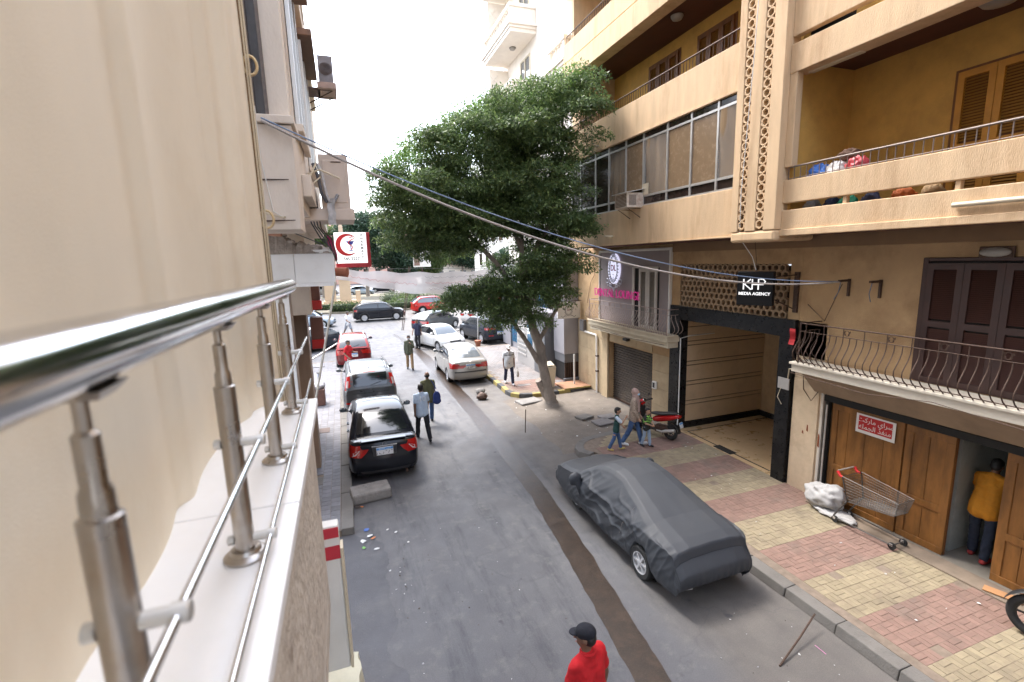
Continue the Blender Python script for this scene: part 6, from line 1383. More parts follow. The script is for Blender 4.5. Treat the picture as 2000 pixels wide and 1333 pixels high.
    blob('trousers' if bottom_len >= 1 else 'shorts', pants, bottom, root, .0125 if h > 1.3 else .010, .010*s)
    for i in (0, 1): blob('shoe', foot(i)+[(J['ank%d' % i]+V3((0, -.03*s, -.06*s)), .03*s, J['toe%d' % i]+V3((0, -.01*s, -.005*s)), .028*s)], shoe, root, .0095, .006*s, 2)
    if hair and not hairless and not cap:
        blob('hair', [('e', hp(0, -.022, .040), (.082*hs, .094*hs, .094*hs), hm), ('e', hp(0, -.05, .0), (.076*hs, .062*hs, .085*hs), hm), ('e', hp(0, .055, .085), (.06*hs, .04*hs, .03*hs), hm)], hair, root, .010)
    if hairless: blob('hair', [('e', hp(0, -.045, .0), (.081*hs, .068*hs, .062*hs), hm)], hair, root, .010)
    if cap:
        blob('cap', [('e', hp(0, -.012, .052), (.085*hs, .105*hs, .082*hs), hm)]+([('e', hp(0, .10, .040), (.062*hs, .062*hs, .013*hs), hm)] if cap[1] else []), cap[0], root, .009)
        blob('hair', [('e', hp(0, -.045, -.01), (.080*hs, .066*hs, .075*hs), hm)], hair, root, .010)
    if extra: extra(root, J, hp, hs)
    return root
def lw(root, v): return wm(root) @ Vector(v)
def x_ten(root, J, hp, hs):
    p = J['chest']+J['up']*.03-J['fw']*.132
    rt = wm(root).to_3x3() @ Vector((1, 0, 0)); text('10', .21, flat('pale_print', (.72, .76, .80), .6), root, lw(root, p), right=rt, ext=.006, bold=.004)
cloth('red_polo', (.55, .011, .016))
def x_collar(root, J, hp, hs):
    n = J['neck']; blob('collar', [(n+Vector((.066*math.cos(a), .066*math.sin(a)-.01, .022)), .014, n+Vector((.072*math.cos(a+.5), .072*math.sin(a+.5)-.01, .018)), .014) for a in np.arange(.2, 6.2, .5)], mat('red_polo', (0, 0, 0)), root, .008, 0, 2)
person('man in pale blue shirt numbered 10 walking away beside the black saloon', (1.93, 13.9, 0), 6, 1.76, cloth('pale_blue_shirt', (.50, .60, .72)), T_black, 1, legs=((22, 8), (-20, 14)), arms=((-10, 10, 16, 0), (14, 10, 10, 0)), extra=x_ten, group='people walking in the road')
person('balding man in olive shirt and jeans walking away with a shoulder bag', (2.36, 15.3, 0), 0, 1.77, cloth('olive_shirt', (.115, .115, .055)), J_blue, 1, legs=((-20, 12), (18, 6)), hairless=True, girth=1.12, group='people walking in the road')
def x_mask(root, J, hp, hs): blob('face_mask', [('e', hp(0, .072, -.045), (.058*hs, .048*hs, .048*hs))], flat('grey_mask', (.25, .26, .28), .8), root, .008)
person('man in dark olive sweater and khaki trousers with hand at his face', (2.85, 23.7, 0), 178, 1.75, cloth('dark_olive_sweater', (.075, .080, .050)), T_khaki, 1, sleeve=1, legs=((12, 4), (-12, 8)), arms=((25, 6, 120, 35), (-5, 8, 10, 0)), extra=x_mask, group='people walking in the road')
person('man in navy shirt and dark trousers standing by the silver white saloon', (4.1, 29.4, 0), 150, 1.82, cloth('navy_shirt', (.022, .026, .055)), T_black, 1, legs=((4, 2), (-3, 4)), group='people walking in the road')
def x_stripe(root, J, hp, hs):
    c = J['chest']; pts = []
    for a in np.linspace(-1.3, 1.3, 14): pts.append(c+Vector((.208*math.sin(a), .01+.152*math.cos(a), .045)))
    MB().tube(pts, .017, 5).build('stripe', flat('black_stripe', (.02, .02, .02), .8), root, local=True)
person('man in white cap and white striped T-shirt carrying a white bag on the pavement', (6.22, 18.35, .15), 172, 1.68, cloth('white_shirt', (.66, .66, .67)), T_navy, 1, shoe=M_shw, legs=((16, 4), (-14, 16)), arms=((4, 10, 10, 0), (-4, 10, 14, 0)), girth=1.2, cap=(cloth('white_cap', (.68, .68, .66)), True), head=(0, -14), extra=x_stripe)
def x_wom(root, J, hp, hs):
    s = J['s']; M_hij = cloth('dusty_pink_scarf', (.42, .29, .25))
    blob('headscarf', [('e', hp(0, -.02, .025), (.092*hs, .105*hs, .112*hs)), ('e', hp(0, -.01, -.085), (.092*hs, .085*hs, .07*hs)), (hp(0, .0, -.10), .085*s, J['chest']+J['up']*.09*s+J['fw']*.03, .105*s), (hp(0, .05, -.15), .055*s, J['pel']+Vector((.03, .13, .14)), .045*s), (hp(-.03, .06, -.15), .05*s, J['pel']+Vector((-.05, .13, .2)), .04*s)], M_hij, root, .0105)
    blob('face', [('e', hp(0, .062, .004), (.052*hs, .046*hs, .066*hs))], SK[2], root, .008)
    blob('face_mask', [('e', hp(0, .082, -.038), (.054*hs, .044*hs, .042*hs))], flat('blue_mask', (.35, .55, .72), .8), root, .008)
    for x in (-.026, .026): MB().ellipsoid(hp(x, .106, .014), (.011*hs, .006*hs, .006*hs), 8, 6).build('eye', M_ink, root, local=True)
person('woman in dusty pink headscarf, blue mask and mottled blouse on the pavement', (7.2, 10.75, .15), 232, 1.64, cloth('mottled_blouse', (.40, .31, .24), speckle=((.10, .07, .05), 45, .56, .8)), J_blue, 2, shoe=M_shw, sleeve=1, legs=((18, 6), (-14, 14)), arms=((2, 8, 30, 10), (4, 8, 24, 10)), hair=None, extra=x_wom, group='woman and two boys')
def x_boy1(root, J, hp, hs):
    for i in (0, 1): blob('sleeve', [(J['sh%d' % i], .062*J['s'], J['sh%d' % i].lerp(J['el%d' % i], .66), .060*J['s'])], cloth('sky_white_sleeve', (.52, .60, .68)), root, .009, .012)
person('boy in dark green vest top with pale sleeves holding a hand to his mouth', (6.58, 10.62, .15), 240, 1.17, cloth('dark_green_top', (.015, .055, .05)), J_blue, 0, shoe=cloth('mustard_shoe', (.42, .32, .12)), legs=((14, 4), (-14, 10)), arms=((10, 10, 40, 0), (45, 6, 100, 30)), child=True, extra=x_boy1, head=(10, -5), group='woman and two boys')
def x_boy2(root, J, hp, hs):
    c = J['chest']; M_str = flat('lime_stripe', (.30, .62, .12), .8)
    for k, dzz in enumerate((-.14, -.07, 0.0, .06)):
        MB().tube([c+Vector((.118*math.sin(a)*(1-.1*(k == 3)), .0+.094*math.cos(a), dzz*.62)) for a in np.linspace(0, 6.283, 25)[:-1]], .0075, 5, closed=True).build('stripe', M_str, root, local=True)
    blob('collar', [(J['neck']+Vector((-.045, .03, -.01)), .018, J['neck']+Vector((.0, .055, -.045)), .016), (J['neck']+Vector((.045, .03, -.01)), .018, J['neck']+Vector((.0, .055, -.045)), .016)], M_str, root, .007)
    for i in (0, 1): p = J['sh%d' % i].lerp(J['el%d' % i], .6); MB().tube([p+Vector((.05*J['s']*1.3*math.cos(a), .05*J['s']*1.3*math.sin(a), 0)) for a in np.linspace(0, 6.283, 13)[:-1]], .011, 5, closed=True).build('cuff', M_str, root, local=True)
person('small boy in black and lime striped polo shirt and pale jeans', (7.46, 10.52, .15), 196, 1.06, cloth('black_polo', (.02, .022, .02)), J_light, 0, legs=((10, 4), (-8, 8)), arms=((20, 8, 55, 40), (20, 8, 55, 40)), child=True, extra=x_boy2, group='woman and two boys')
person('man in white T-shirt and grey shorts striding across the far road', (.15, 37.3, 0), 215, 1.86, cloth('white_shirt', (.66, .66, .67)), cloth('grey_shorts', (.26, .27, .30)), 1, legs=((26, 6), (-26, 10)), arms=((-20, 10, 20, 0), (30, 10, 40, 0)), bottom_len=.6, shoe=M_shw, group='people walking in the road')
person('man in orange T-shirt and dark jeans leaning into the shop doorway', (9.62, 4.30, .16), -84, 1.74, cloth('orange_shirt', (.58, .23, .015)), J_dark, 1, shoe=cloth('red_shoe', (.42, .05, .05)), legs=((6, 4), (-8, 2)), arms=((22, 8, 50, 10), (26, 8, 46, 10)), lean=16, head=(0, -24), girth=1.12)
person('man in red polo shirt and black cap in the foreground, seen from above', (1.98, 3.66, 0), 20, 1.77, cloth('red_polo', (.60, .012, .018)), T_black, 1, legs=((16, 4), (-14, 8)), cap=(cloth('black_cap', (.012, .013, .02)), True), girth=1.08, arms=((8, 12, 20, 0), (-6, 12, 15, 0)), head=(32, -6), extra=x_collar, group='people walking in the road')
person('man in red T-shirt squeezing between the grey hatchback and dark red car', (-.02, 23.4, 0), 235, 1.78, cloth('red_tshirt', (.48, .012, .02)), J_dark, 1, legs=((20, 30), (-10, 10)), arms=((20, 10, 75, 20), (-10, 10, 60, 0)))
# carried bags
t = thing('shoulder_bag', 'navy shoulder bag slung behind the man in olive', 'bag', (2.55, 15.05, .85), group='carried bags'); blob('bag', [('e', (.02, -.14, .12), (.13, .06, .20)), ('e', (.02, -.14, .0), (.14, .07, .12))], cloth('navy_bag', (.02, .04, .16)), t, .014); MB().tube([(.02, -.1, .38), (-.1, .05, .66), (-.05, .3, .5), (.05, .2, .2)], .014, 5).build('strap', cloth('navy_bag', (0, 0, 0)), t, local=True)
t = thing('plastic_carrier_bag', 'white plastic carrier bag in the hand of the man in the white cap', 'bag', (6.58, 18.3, .42), group='carried bags'); blob('bag', [('e', (0, 0, .16), (.05, .13, .17)), ('e', (0, 0, .1), (.06, .14, .09))], flat('white_plastic', (.6, .58, .55), .4), t, .012); MB().tube([(0, -.07, .28), (-.02, 0, .44), (0, .07, .28)], .008, 5).build('handle', _mc['white_plastic'], t, local=True)
t = thing('hand_bag', 'black and white handbag hanging at the woman\'s side', 'bag', (7.48, 10.9, .55), group='carried bags'); blob('bag', [('e', (0, 0, .14), (.13, .06, .13))], cloth('patterned_bag', (.03, .03, .035), speckle=((.6, .6, .65), 18, .55, .9)), t, .012); MB().tube([(-.08, 0, .24), (-.05, 0, .5), (0, 0, .62), (.06, 0, .5), (.08, 0, .24)], .01, 5).build('strap', M_trim, t, local=True)
# ================================================================ vegetation
def leaf_mat(name, col, col2, trans=.0):
    m = bpy.data.materials.new(name); m.use_nodes = True; nt = m.node_tree; N = nt.nodes; L = nt.links; b = N['Principled BSDF']
    g_ = N.new('ShaderNodeNewGeometry'); rp = N.new('ShaderNodeValToRGB'); L.new(g_.outputs['Random Per Island'], rp.inputs[0])
    rp.color_ramp.elements[0].color = (*col, 1); rp.color_ramp.elements[1].color = (*col2, 1); e = rp.color_ramp.elements.new(.8); e.color = (*[(a+b_)/2 for a, b_ in zip(col, col2)], 1)
    L.new(rp.outputs[0], b.inputs['Base Color']); b.inputs['Roughness'].default_value = .42; b.inputs['Specular IOR Level'].default_value = .45
    tb = N.new('ShaderNodeBsdfTranslucent'); L.new(rp.outputs[0], tb.inputs[0]); mx = N.new('ShaderNodeMixShader'); mx.inputs[0].default_value = .38
    L.new(b.outputs[0], mx.inputs[1]); L.new(tb.outputs[0], mx.inputs[2]); L.new(mx.outputs[0], N['Material Output'].inputs[0]); return m
def leaves(name, clumps, per, ln, mt, parent, seed=1, aspect=.36, droop=.35, dome=False):
    """scatter folded leaves over clumps (centre, radii); dome: on the upper side of flattened pads, blades facing out"""
    rng = np.random.default_rng(seed); P = []; O = []; NN = []
    for c, r in clumps:
        r = np.array(r); n = int(per*(r[0]*r[1]*r[2])**(2/3))
        d = rng.normal(size=(n, 3)); d /= np.linalg.norm(d, axis=1)[:, None]
        if dome:
            d[:, 2] = np.where(d[:, 2] < -.25, -d[:, 2], d[:, 2]); rad = 1-.45*rng.random(n)**2
        else: rad = (.3+.7*rng.random(n))**.5
        nz = mnoise.noise
        P.append(np.array(c)+d*r*rad[:, None]+rng.normal(size=(n, 3))*.05*(ln/.1)**.6)
        nn = d/r; nn /= np.linalg.norm(nn, axis=1)[:, None]; nn[:, 2] += .35; nn = nn+rng.normal(size=(n, 3))*(.42 if dome else .8); NN.append(nn)
        o = d*.55+rng.normal(size=(n, 3))*.7; o[:, 2] -= droop; O.append(o)
    P = np.concatenate(P); O = np.concatenate(O); NN = np.concatenate(NN); n = len(P)
    O /= np.linalg.norm(O, axis=1)[:, None]; a = np.cross(O, NN); a /= np.maximum(1e-6, np.linalg.norm(a, axis=1))[:, None]; up = np.cross(a, O)
    L_ = ln*(.6+.8*rng.random(n))[:, None]; w_ = L_*aspect
    v = np.empty((n, 4, 3)); v[:, 0] = P; v[:, 1] = P+O*L_*.5+a*w_*.5+up*L_*.06; v[:, 2] = P+O*L_-up*L_*.08; v[:, 3] = P+O*L_*.5-a*w_*.5+up*L_*.06
    v = v.reshape(-1, 3)
    if parent is not None:
        M_ = np.array(wm(parent).inverted()); v = v @ M_[:3, :3].T+M_[:3, 3]
    me = bpy.data.meshes.new(name); me.vertices.add(4*n); me.vertices.foreach_set('co', v.ravel().astype(np.float32)); me.loops.add(4*n); me.loops.foreach_set('vertex_index', np.arange(4*n, dtype=np.int32)); me.polygons.add(n); me.polygons.foreach_set('loop_start', np.arange(0, 4*n, 4, dtype=np.int32)); me.polygons.foreach_set('loop_total', np.full(n, 4, np.int32)); me.update(calc_edges=True); me.validate()
    me.materials.append(mt); o = bpy.data.objects.new(name, me); COL.objects.link(o); o.parent = parent; return o
LM_f = leaf_mat('ficus_leaf', (.065, .115, .046), (.26, .36, .125)); LM_y = leaf_mat('light_green_leaf', (.10, .22, .05), (.30, .43, .11)); LM_h = leaf_mat('hedge_leaf', (.06, .11, .03), (.17, .22, .07)); LM_d = leaf_mat('dark_tree_leaf', (.022, .055, .032), (.07, .115, .06)); LM_g = leaf_mat('grey_shrub_leaf', (.09, .13, .07), (.2, .24, .13))
M_bark = mat('grey_bark', (.30, .255, .215), .9, var=.25, scale=7, bump=.9, bscale=18, stretch=(1, 1, .35), stain=(.12, .095, .08), samt=.6, sscale=4)
T = thing('street_tree', 'large leafy street tree with pale trunk between the driveway and the pavement', 'tree', (6.8, 15.5, 0))
def limb(pts, rs, name='limb', n=12):
    P = [Vector(p) for p in pts]; Q = []; RS = []
    for i in range(len(P)-1):
        for t in (0, .33, .66): Q.append(P[i].lerp(P[i+1], t)+Vector((mnoise.noise(P[i]*3+Vector((t*5, 0, 0))), mnoise.noise(P[i]*3+Vector((0, t*5, 4))), 0))*rs[i]*.25); RS.append(lerp(rs[i], rs[i+1], t)*(1+.08*math.sin(i*4+t*9)))
    Q.append(P[-1]); RS.append(rs[-1]); MB().tube(Q, RS, n).build(name, M_bark, T, smooth=70)
limb([(6.86, 15.5, -.1), (6.84, 15.5, .15), (6.76, 15.48, .5), (6.62, 15.42, 1.0), (6.50, 15.36, 1.5), (6.36, 15.3, 2.2), (6.1, 15.3, 2.9), (5.9, 15.25, 3.8), (5.7, 15.2, 5.0), (5.7, 15.1, 6.6)], [.30, .225, .19, .18, .18, .165, .15, .12, .10, .06], 'trunk', 14)
limb([(6.55, 15.36, 1.42), (6.25, 15.3, 1.75), (5.9, 15.2, 2.35), (5.5, 15.1, 2.9), (5.1, 15, 3.6), (4.4, 15, 4.2)], [.10, .095, .085, .075, .06, .03])
limb([(6.9, 15.62, -.05), (6.72, 15.6, .3), (6.5, 15.55, .72), (6.36, 15.5, .98)], [.16, .145, .135, .125], 'stump')
limb([(5.95, 15.25, 3.6), (4.8, 15.2, 5.2), (3.6, 15.2, 6.4), (2.6, 15.2, 7.2)], [.10, .08, .06, .03]); limb([(5.75, 15.2, 4.8), (6.6, 14.9, 6.4), (6.9, 14.5, 8.2), (6.9, 14.4, 9.6)], [.09, .08, .06, .03]); limb([(5.7, 15.15, 5.6), (5.0, 15.2, 7.2), (4.3, 15.3, 8.4)], [.08, .06, .03]); limb([(6.3, 15.3, 2.4), (6.9, 15, 3.6), (7.2, 14.8, 4.6)], [.08, .06, .03]); limb([(5.9, 15.2, 3.9), (4.6, 14.8, 4.3), (3.8, 14.6, 4.2)], [.06, .045, .02])
MB().lathe([(.62, -.02), (.55, .02), (.32, .08), (.2, .1)], (6.85, 15.52, 0)).build('root_flare', M_dirt, T, smooth=70)
def pads(clumps, seed, dens=1.):
    """break big masses into flattened leaf pads near their surface"""
    rn = random.Random(seed); out = []
    for c, r in clumps:
        n = int(dens*11*(r[0]*r[1]*r[2])**(2/3))+2
        for _ in range(n):
            d = Vector((rn.gauss(0, 1), rn.gauss(0, 1), rn.gauss(0, 1))).normalized(); k = rn.uniform(.5, 1.08); s_ = rn.choice((.22, .3, .38, .45, .55))
            out.append(((c[0]+d.x*r[0]*k, c[1]+d.y*r[1]*k, c[2]+d.z*r[2]*k), (s_, s_, s_*.45)))
    return out
big = []
for x, z, r in [(6.9, 9.9, .95), (6.2, 9.6, 1.1), (5.3, 9.3, 1.15), (4.3, 8.95, 1.1), (3.4, 8.5, 1.05), (2.5, 8.0, .95), (7.0, 8.7, .95), (6.1, 8.2, 1.3), (5.0, 7.8, 1.3), (3.8, 7.3, 1.3), (2.7, 6.9, 1.15), (1.9, 7.3, .8), (7.0, 7.6, .9), (6.4, 6.8, 1.0), (2.4, 5.95, .7), (3.2, 6.0, .75), (5.2, 6.6, .9), (7.0, 5.9, .75), (6.9, 5.0, .55), (4.3, 6.3, .85), (7.3, 10.6, .5), (1.95, 6.45, .75), (2.7, 5.75, .7), (3.6, 5.75, .6), (6.5, 6.0, .8), (6.0, 5.4, .6), (5.3, 5.2, .45), (6.7, 4.7, .6), (6.1, 4.85, .5), (3.0, 6.7, .9), (4.6, 7.0, 1.0)]:
    for dy in (-.9, .8): big.append(((x+random.uniform(-.2, .2), 14.9+dy*1.1+random.uniform(-.3, .3), z+random.uniform(-.2, .2)), (r*.95, r*1.05, r*.72)))
leaves('crown', pads(big, 11, 1.45), 3000, .105, LM_f, T, 3, dome=True)
leaves('crown_top_leaves', pads([((x, 14.7, z), (r, r*1.3, r*.45)) for x, z, r in ((7.1, 10.6, .7), (6.3, 10.3, .8), (5.3, 10.0, .9), (4.2, 9.6, .85), (3.2, 9.15, .8), (2.4, 8.5, .7), (1.6, 7.8, .5), (6.8, 10.1, .9), (2.0, 8.1, .6))], 12, .8), 2100, .10, LM_y, T, 5, dome=True)  # lighter yellow-green leaves over the top of the crown
leaves('low_bough', pads([((x, 14.9+dy, z), (r, r, r*.62)) for x, z, r in ((4.0, 4.3, .75), (4.9, 4.35, .85), (5.8, 4.3, .75), (3.4, 4.0, .5), (6.5, 4.0, .6), (4.4, 3.7, .55), (5.3, 3.6, .5), (5.9, 3.3, .35), (4.7, 3.25, .3)) for dy in (-.5, .5)], 13, 1.5), 2500, .105, LM_f, T, 8, dome=True)
# far trees and hedges
def far_tree(label, x, y, h, r, lm, seed, n=7):
    t = thing('park_tree', label, 'tree', (x, y, 0), group='trees round the roundabout'); rn = random.Random(seed)
    MB().tube([(x, y, 0), (x+.2, y, h*.35), (x, y, h*.7)], [.3, .22, .1], 8).build('trunk', M_bark, t, smooth=60)
    cl = [((x+rn.uniform(-.6, .6)*r, y+rn.uniform(-.5, .5)*r, h*rn.uniform(.45, .86)), (r*.55, r*.55, r*.45)) for _ in range(n)]+[((x, y, h*.68), (r*.85, r*.8, h*.26))]
    leaves('crown', cl, 330, .42, lm, t, seed, aspect=.5)
far_tree('dark evergreen behind the pharmacy sign', 3.6, 78, 13.6, 4.8, LM_d, 21); far_tree('bluish green tree right of the pharmacy sign', 8.0, 84, 10.5, 4.2, LM_d, 22); far_tree('pale green tree left of the obelisk', -2.8, 80, 12.0, 3.4, LM_h, 23); far_tree('low leafy tree seen under the main crown', 14.5, 88, 8.5, 4.0, LM_h, 24); far_tree('spreading tree behind the low kiosk', 24, 100, 10, 5.5, LM_d, 25); far_tree('olive green tree beside the low kiosk', 31, 92, 9, 5, LM_h, 26); far_tree('dark tree at the left edge of the square', -8.5, 82, 12, 5, LM_d, 27); far_tree('tree glimpsed beyond the parked off-roader', 22, 60, 7.5, 3.2, LM_d, 28)
isl = []; 
for k in range(48):
    a = 2*math.pi*k/48; isl.append((4+15*math.cos(a), 68.5+15*math.sin(a)))
struct(MB().prism(isl, .16, (0, 0, .004)).build('roundabout_island', mat('island_soil', (.26, .23, .17), .9, var=.2, scale=2), None, fix=True))
def hedge(label, pts, wd, h, lm, seed):
    c = pts[len(pts)//2]; t = thing('hedge', label, 'hedge', (c[0], c[1], .16), group='clipped hedges of the roundabout')
    cl = []
    for (x0, y0), (x1, y1) in zip(pts, pts[1:]):
        L_ = math.hypot(x1-x0, y1-y0); n = max(1, int(L_/.6))
        for i in range(n): f = (i+.5)/n; cl.append(((lerp(x0, x1, f), lerp(y0, y1, f), h*.5+.12), (wd*.55, wd*.55, h*.52)))
    leaves('foliage', cl, 520, .17, lm, t, seed, aspect=.6, droop=0)
    m = MB()
    for (x0, y0), (x1, y1) in zip(pts, pts[1:]): m.tube([(x0, y0, .45*h+.1), (x1, y1, .45*h+.1)], h*.36, 8)
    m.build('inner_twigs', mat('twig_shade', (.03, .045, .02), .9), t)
arc = lambda r, a0, a1, n=7: [(4+r*math.cos(R(a)), 68.5+r*math.sin(R(a))) for a in np.linspace(a0, a1, n)]
hedge('front clipped hedge left of the black crossover', arc(14.2, 248, 262), 1.0, 1.1, LM_h, 31); hedge('front clipped hedge behind the black crossover', arc(14.2, 264, 285), 1.0, 1.0, LM_h, 32); hedge('front clipped hedge behind the red hatchback', arc(14.2, 287, 312), 1.0, 1.0, LM_g, 33); hedge('inner hedge behind the monument step', [(-3.5, 58.5), (-.5, 57.6)], .8, .8, LM_h, 34)
for i, (x, y, r, h, lm, l) in enumerate(((5.6, 61, 1.5, 1.5, LM_g, 'greyish round shrub right of the monument'), (8.0, 60.5, 1.6, 1.7, LM_h, 'bright green round shrub in the middle of the island'), (10.6, 60.5, 1.3, 1.3, LM_h, 'small bright green shrub before the white saloon'), (13, 61.5, 1.6, 1.4, LM_g, 'greyish shrub at the right of the island'), (6.8, 57.8, 1.7, 1.2, LM_h, 'low spreading green shrub at the island front'), (9.8, 58, 1.5, 1.1, LM_g, 'low grey green shrub at the island front'), (-4.2, 62, 1.2, 1.3, LM_h, 'round shrub left of the monument'))):
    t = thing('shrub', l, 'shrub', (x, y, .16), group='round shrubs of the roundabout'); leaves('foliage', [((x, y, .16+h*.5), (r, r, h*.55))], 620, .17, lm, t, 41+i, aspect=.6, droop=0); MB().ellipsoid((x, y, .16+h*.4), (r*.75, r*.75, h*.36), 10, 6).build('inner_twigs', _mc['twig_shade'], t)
# monument
M_mon = mat('monument_stone', (.62, .47, .32), .8, var=.07, scale=1)
t = thing('monument', 'cream stone monument with pillars and a tall obelisk on the roundabout', 'monument', (.2, 62, .16))
MB().box((-2.8, 60.6, .16), (2.5, 64, .62)).build('step', M_mon, t, bevel=.03); MB().box((-2.3, 61, .621), (2.0, 63.6, .85)).build('step', M_mon, t, bevel=.03)
MB().box((-.4, 61.4, .851), (.9, 62.8, 3.4)).build('pedestal', M_mon, t, bevel=.04); MB().box((-.55, 61.25, 3.401), (1.05, 62.95, 3.75)).build('pedestal_cap', M_mon, t, bevel=.04)
MB().box((-2.1, 61.5, .851), (-.85, 62.6, 3.3)).build('side_pillar', M_mon, t, bevel=.04); MB().box((1.45, 61.6, .851), (2.0, 62.4, 2.0)).build('small_pillar', M_mon, t, bevel=.04)
MB().add([(-.15, 61.65, 3.751), (.75, 61.65, 3.751), (.75, 62.55, 3.751), (-.15, 62.55, 3.751), (.08, 61.85, 9.6), (.55, 61.85, 9.6), (.55, 62.35, 9.6), (.08, 62.35, 9.6), (.31, 62.1, 10.6)], [(0,3,2,1),(0,1,5,4),(1,2,6,5),(2,3,7,6),(3,0,4,7),(4,5,8),(5,6,8),(6,7,8),(7,4,8)]).build('obelisk', M_mon, t, bevel=.03)
# low kiosk and pink house beyond
k = thing('low_kiosk', 'low cream kiosk with shallow pitched roof beyond the square', 'building', (22, 104, 0)); MB().box((15.5, 100, 0), (29, 106, 4.6)).build('wall', M_wb, k)
MB().prism([(-.8, 0), (14.3, 0), (6.8, 1.5)], 7, (15.5, 99.5, 4.6), (1, 0, 0), (0, 0, 1), (0, 1, 0)).build('roof', mat('salmon_roof', (.55, .28, .20), .7), k)
for x in np.arange(16.5, 28, 2.4): MB().box((x, 99.94, 1.2), (x+1.2, 99.99, 3.2)).build('window', M_glassl, k)
k = thing('pink_house', 'pinkish apartment house in the far distance behind the trees', 'building', (8, 135, 0)); M_pk = mat('salmon_wall', (.60, .36, .28), .8, var=.05); MB().box((-14, 132, 0), (24, 142, 15)).build('wall', M_pk, k)
for z in np.arange(2, 14, 3.2):
    for x in np.arange(-12.5, 23, 3): MB().box((x, 131.93, z), (x+1.3, 131.99, z+1.7)).build('window', M_gdark, k)
k = thing('cream_house', 'cream house in the far distance at the left of the square', 'building', (-20, 110, 0)); MB().box((-36, 100, 0), (-9, 112, 10)).build('wall', M_wb, k)
for x in np.arange(-34, -10, 3): MB().box((x, 99.93, 5), (x+1.3, 99.99, 7)).build('window', M_gdark, k)
# ================================================================ banner, posts, small street things
b = thing('street_banner', 'sagging translucent white cloth banner with faint script across the street', 'banner', (3, 24, 3.6)); rows = []
for j in range(9):
    f = j/8; rows.append([(lerp(-.3, 8.0, u), 24+.15*math.sin(u*9)+.1*f*math.sin(u*23), lerp(5.05-.25*u-.45*math.sin(u*3.1)*.4, 4.62-1.05*math.sin(u*2.4)*.95, f)+.04*math.sin(u*30+f*5)) for u in np.linspace(0, 1, 60)])
MB().grid(rows).build('cloth', mat('banner_cloth', (.66, .64, .64), .8, var=.1, scale=1.2, alpha=.82), b, smooth=80)
for q, (u0, u1, f, mt) in enumerate(((.5, .93, .22, M_ink), (.5, .93, .48, M_pr), (.52, .9, .74, M_ink), (.05, .45, .55, M_ink))):
    pts = []
    for u in np.linspace(u0, u1, 90):
        x = lerp(-.3, 8.0, u); y = 24+.15*math.sin(u*9)-.03; z = lerp(5.05-.25*u-.45*math.sin(u*3.1)*.4, 4.62-1.05*math.sin(u*2.4)*.95, f)+.05*math.sin(u*210)*math.sin(u*61); pts.append((x, y-.06, z))
    MB().tube(pts, .008, 4).build('script_line', flat('faded_ink%d' % (q % 2), (.25, .24, .26) if mt is M_ink else (.45, .2, .2), .8), b)
MB().tube([(-.3, 24, 5.06), (8.2, 24.1, 4.8)], .008, 4).build('rope', M_kcab, b)
t = thing('sign_post', 'slim post with a round blue traffic sign in a terracotta pot', 'sign', (7.65, 28.4, .0)); MB().tube([(7.65, 28.4, .1), (7.72, 28.4, 2.8)], .03, 8).build('post', M_alu, t, smooth=60); MB().cyl((7.55, 28.36, 2.45), (7.55, 28.38, 2.45), .22, n=20).build('disc', flat('traffic_blue', (.12, .28, .6), .4), t); MB().lathe([(.14, 0), (.2, .3), (.22, .3), (.22, .36), (.18, .36)], (7.65, 28.4, .0)).build('pot', mat('terracotta_pipe', (0, 0, 0)), t, smooth=40)
t = thing('far_billboard', 'small white billboard with red picture beyond the square', 'sign', (11, 70, 0)); MB().box((9.8, 70, 4.5), (12.3, 70.1, 6.9)).build('board', M_white, t); MB().box((9.9, 69.97, 4.7), (10.7, 69.995, 6.3)).build('picture', M_brR, t); MB().tube([(11, 70.05, 0), (11, 70.05, 4.5)], .08, 8).build('post', M_iron, t)
t = thing('banner_pole', 'pair of dark slanting poles holding the banner', 'pole', (4.7, 38, 0)); 
for d in (0, .12): MB().tube([(4.1+d, 38, 0), (4.95+d, 38, 4.9)], .03, 6).build('pole', M_iron, t, smooth=60)
# stones, block, rods
def rock(label, c, r, mt, seed, name='stone', cat='stone', group=None):
    m = MB(); m.ellipsoid((0, 0, 0), r, 14, 9); m.v = [tuple(Vector(v)*(1+.35*mnoise.noise(Vector(v)*6+Vector((seed, 0, 0))))) for v in m.v]; o = m.build(name, mt, None, smooth=30); o.location = (c[0], c[1], c[2]+r[2]*.85); return tag(o, label, cat, group)
M_conc = mat('old_concrete', (.25, .235, .22), .9, var=.2, scale=5, bump=.8, bscale=25, stain=(.13, .12, .11), samt=.6, sscale=3)
o = MB().obox((0, 0, .13), (.86, .52, .26)).build('concrete_block', M_conc, None, bevel=.05); o.location = (.22, 10.75, 0); o.rotation_euler = (0, 0, .12); tag(o, 'rough concrete block lying behind the black saloon', 'block')
rock('pale square stone on the sandy verge', (4.85, 17.95, 0), (.2, .16, .14), M_conc, 1); rock('dark round stone on the sandy verge', (4.7, 17.2, 0), (.2, .18, .15), M_iron, 2)
o = MB().obox((0, 0, .04), (.9, .6, .09)).build('concrete_slab', M_conc, None, bevel=.04); o.location = (6.2, 16.1, 0); o.rotation_euler = (0, 0, .2); tag(o, 'broken concrete slab at the foot of the tree', 'slab')
o = MB().tube([(0, 0, 0), (.03, 0, .74)], .014, 6).build('iron_rod', M_iron); o.location = (4.95, 13.2, 0); tag(o, 'rusty iron rod standing upright in the sandy verge', 'rod', 'iron rods')
o = MB().tube([(0, 0, .01), (.55, .18, .10), (1.02, .34, .20)], .013, 6).build('iron_rod', M_iron); o.location = (4.93, 3.98, 0); tag(o, 'rusty iron rod leaning on the kerb in the foreground', 'rod', 'iron rods')
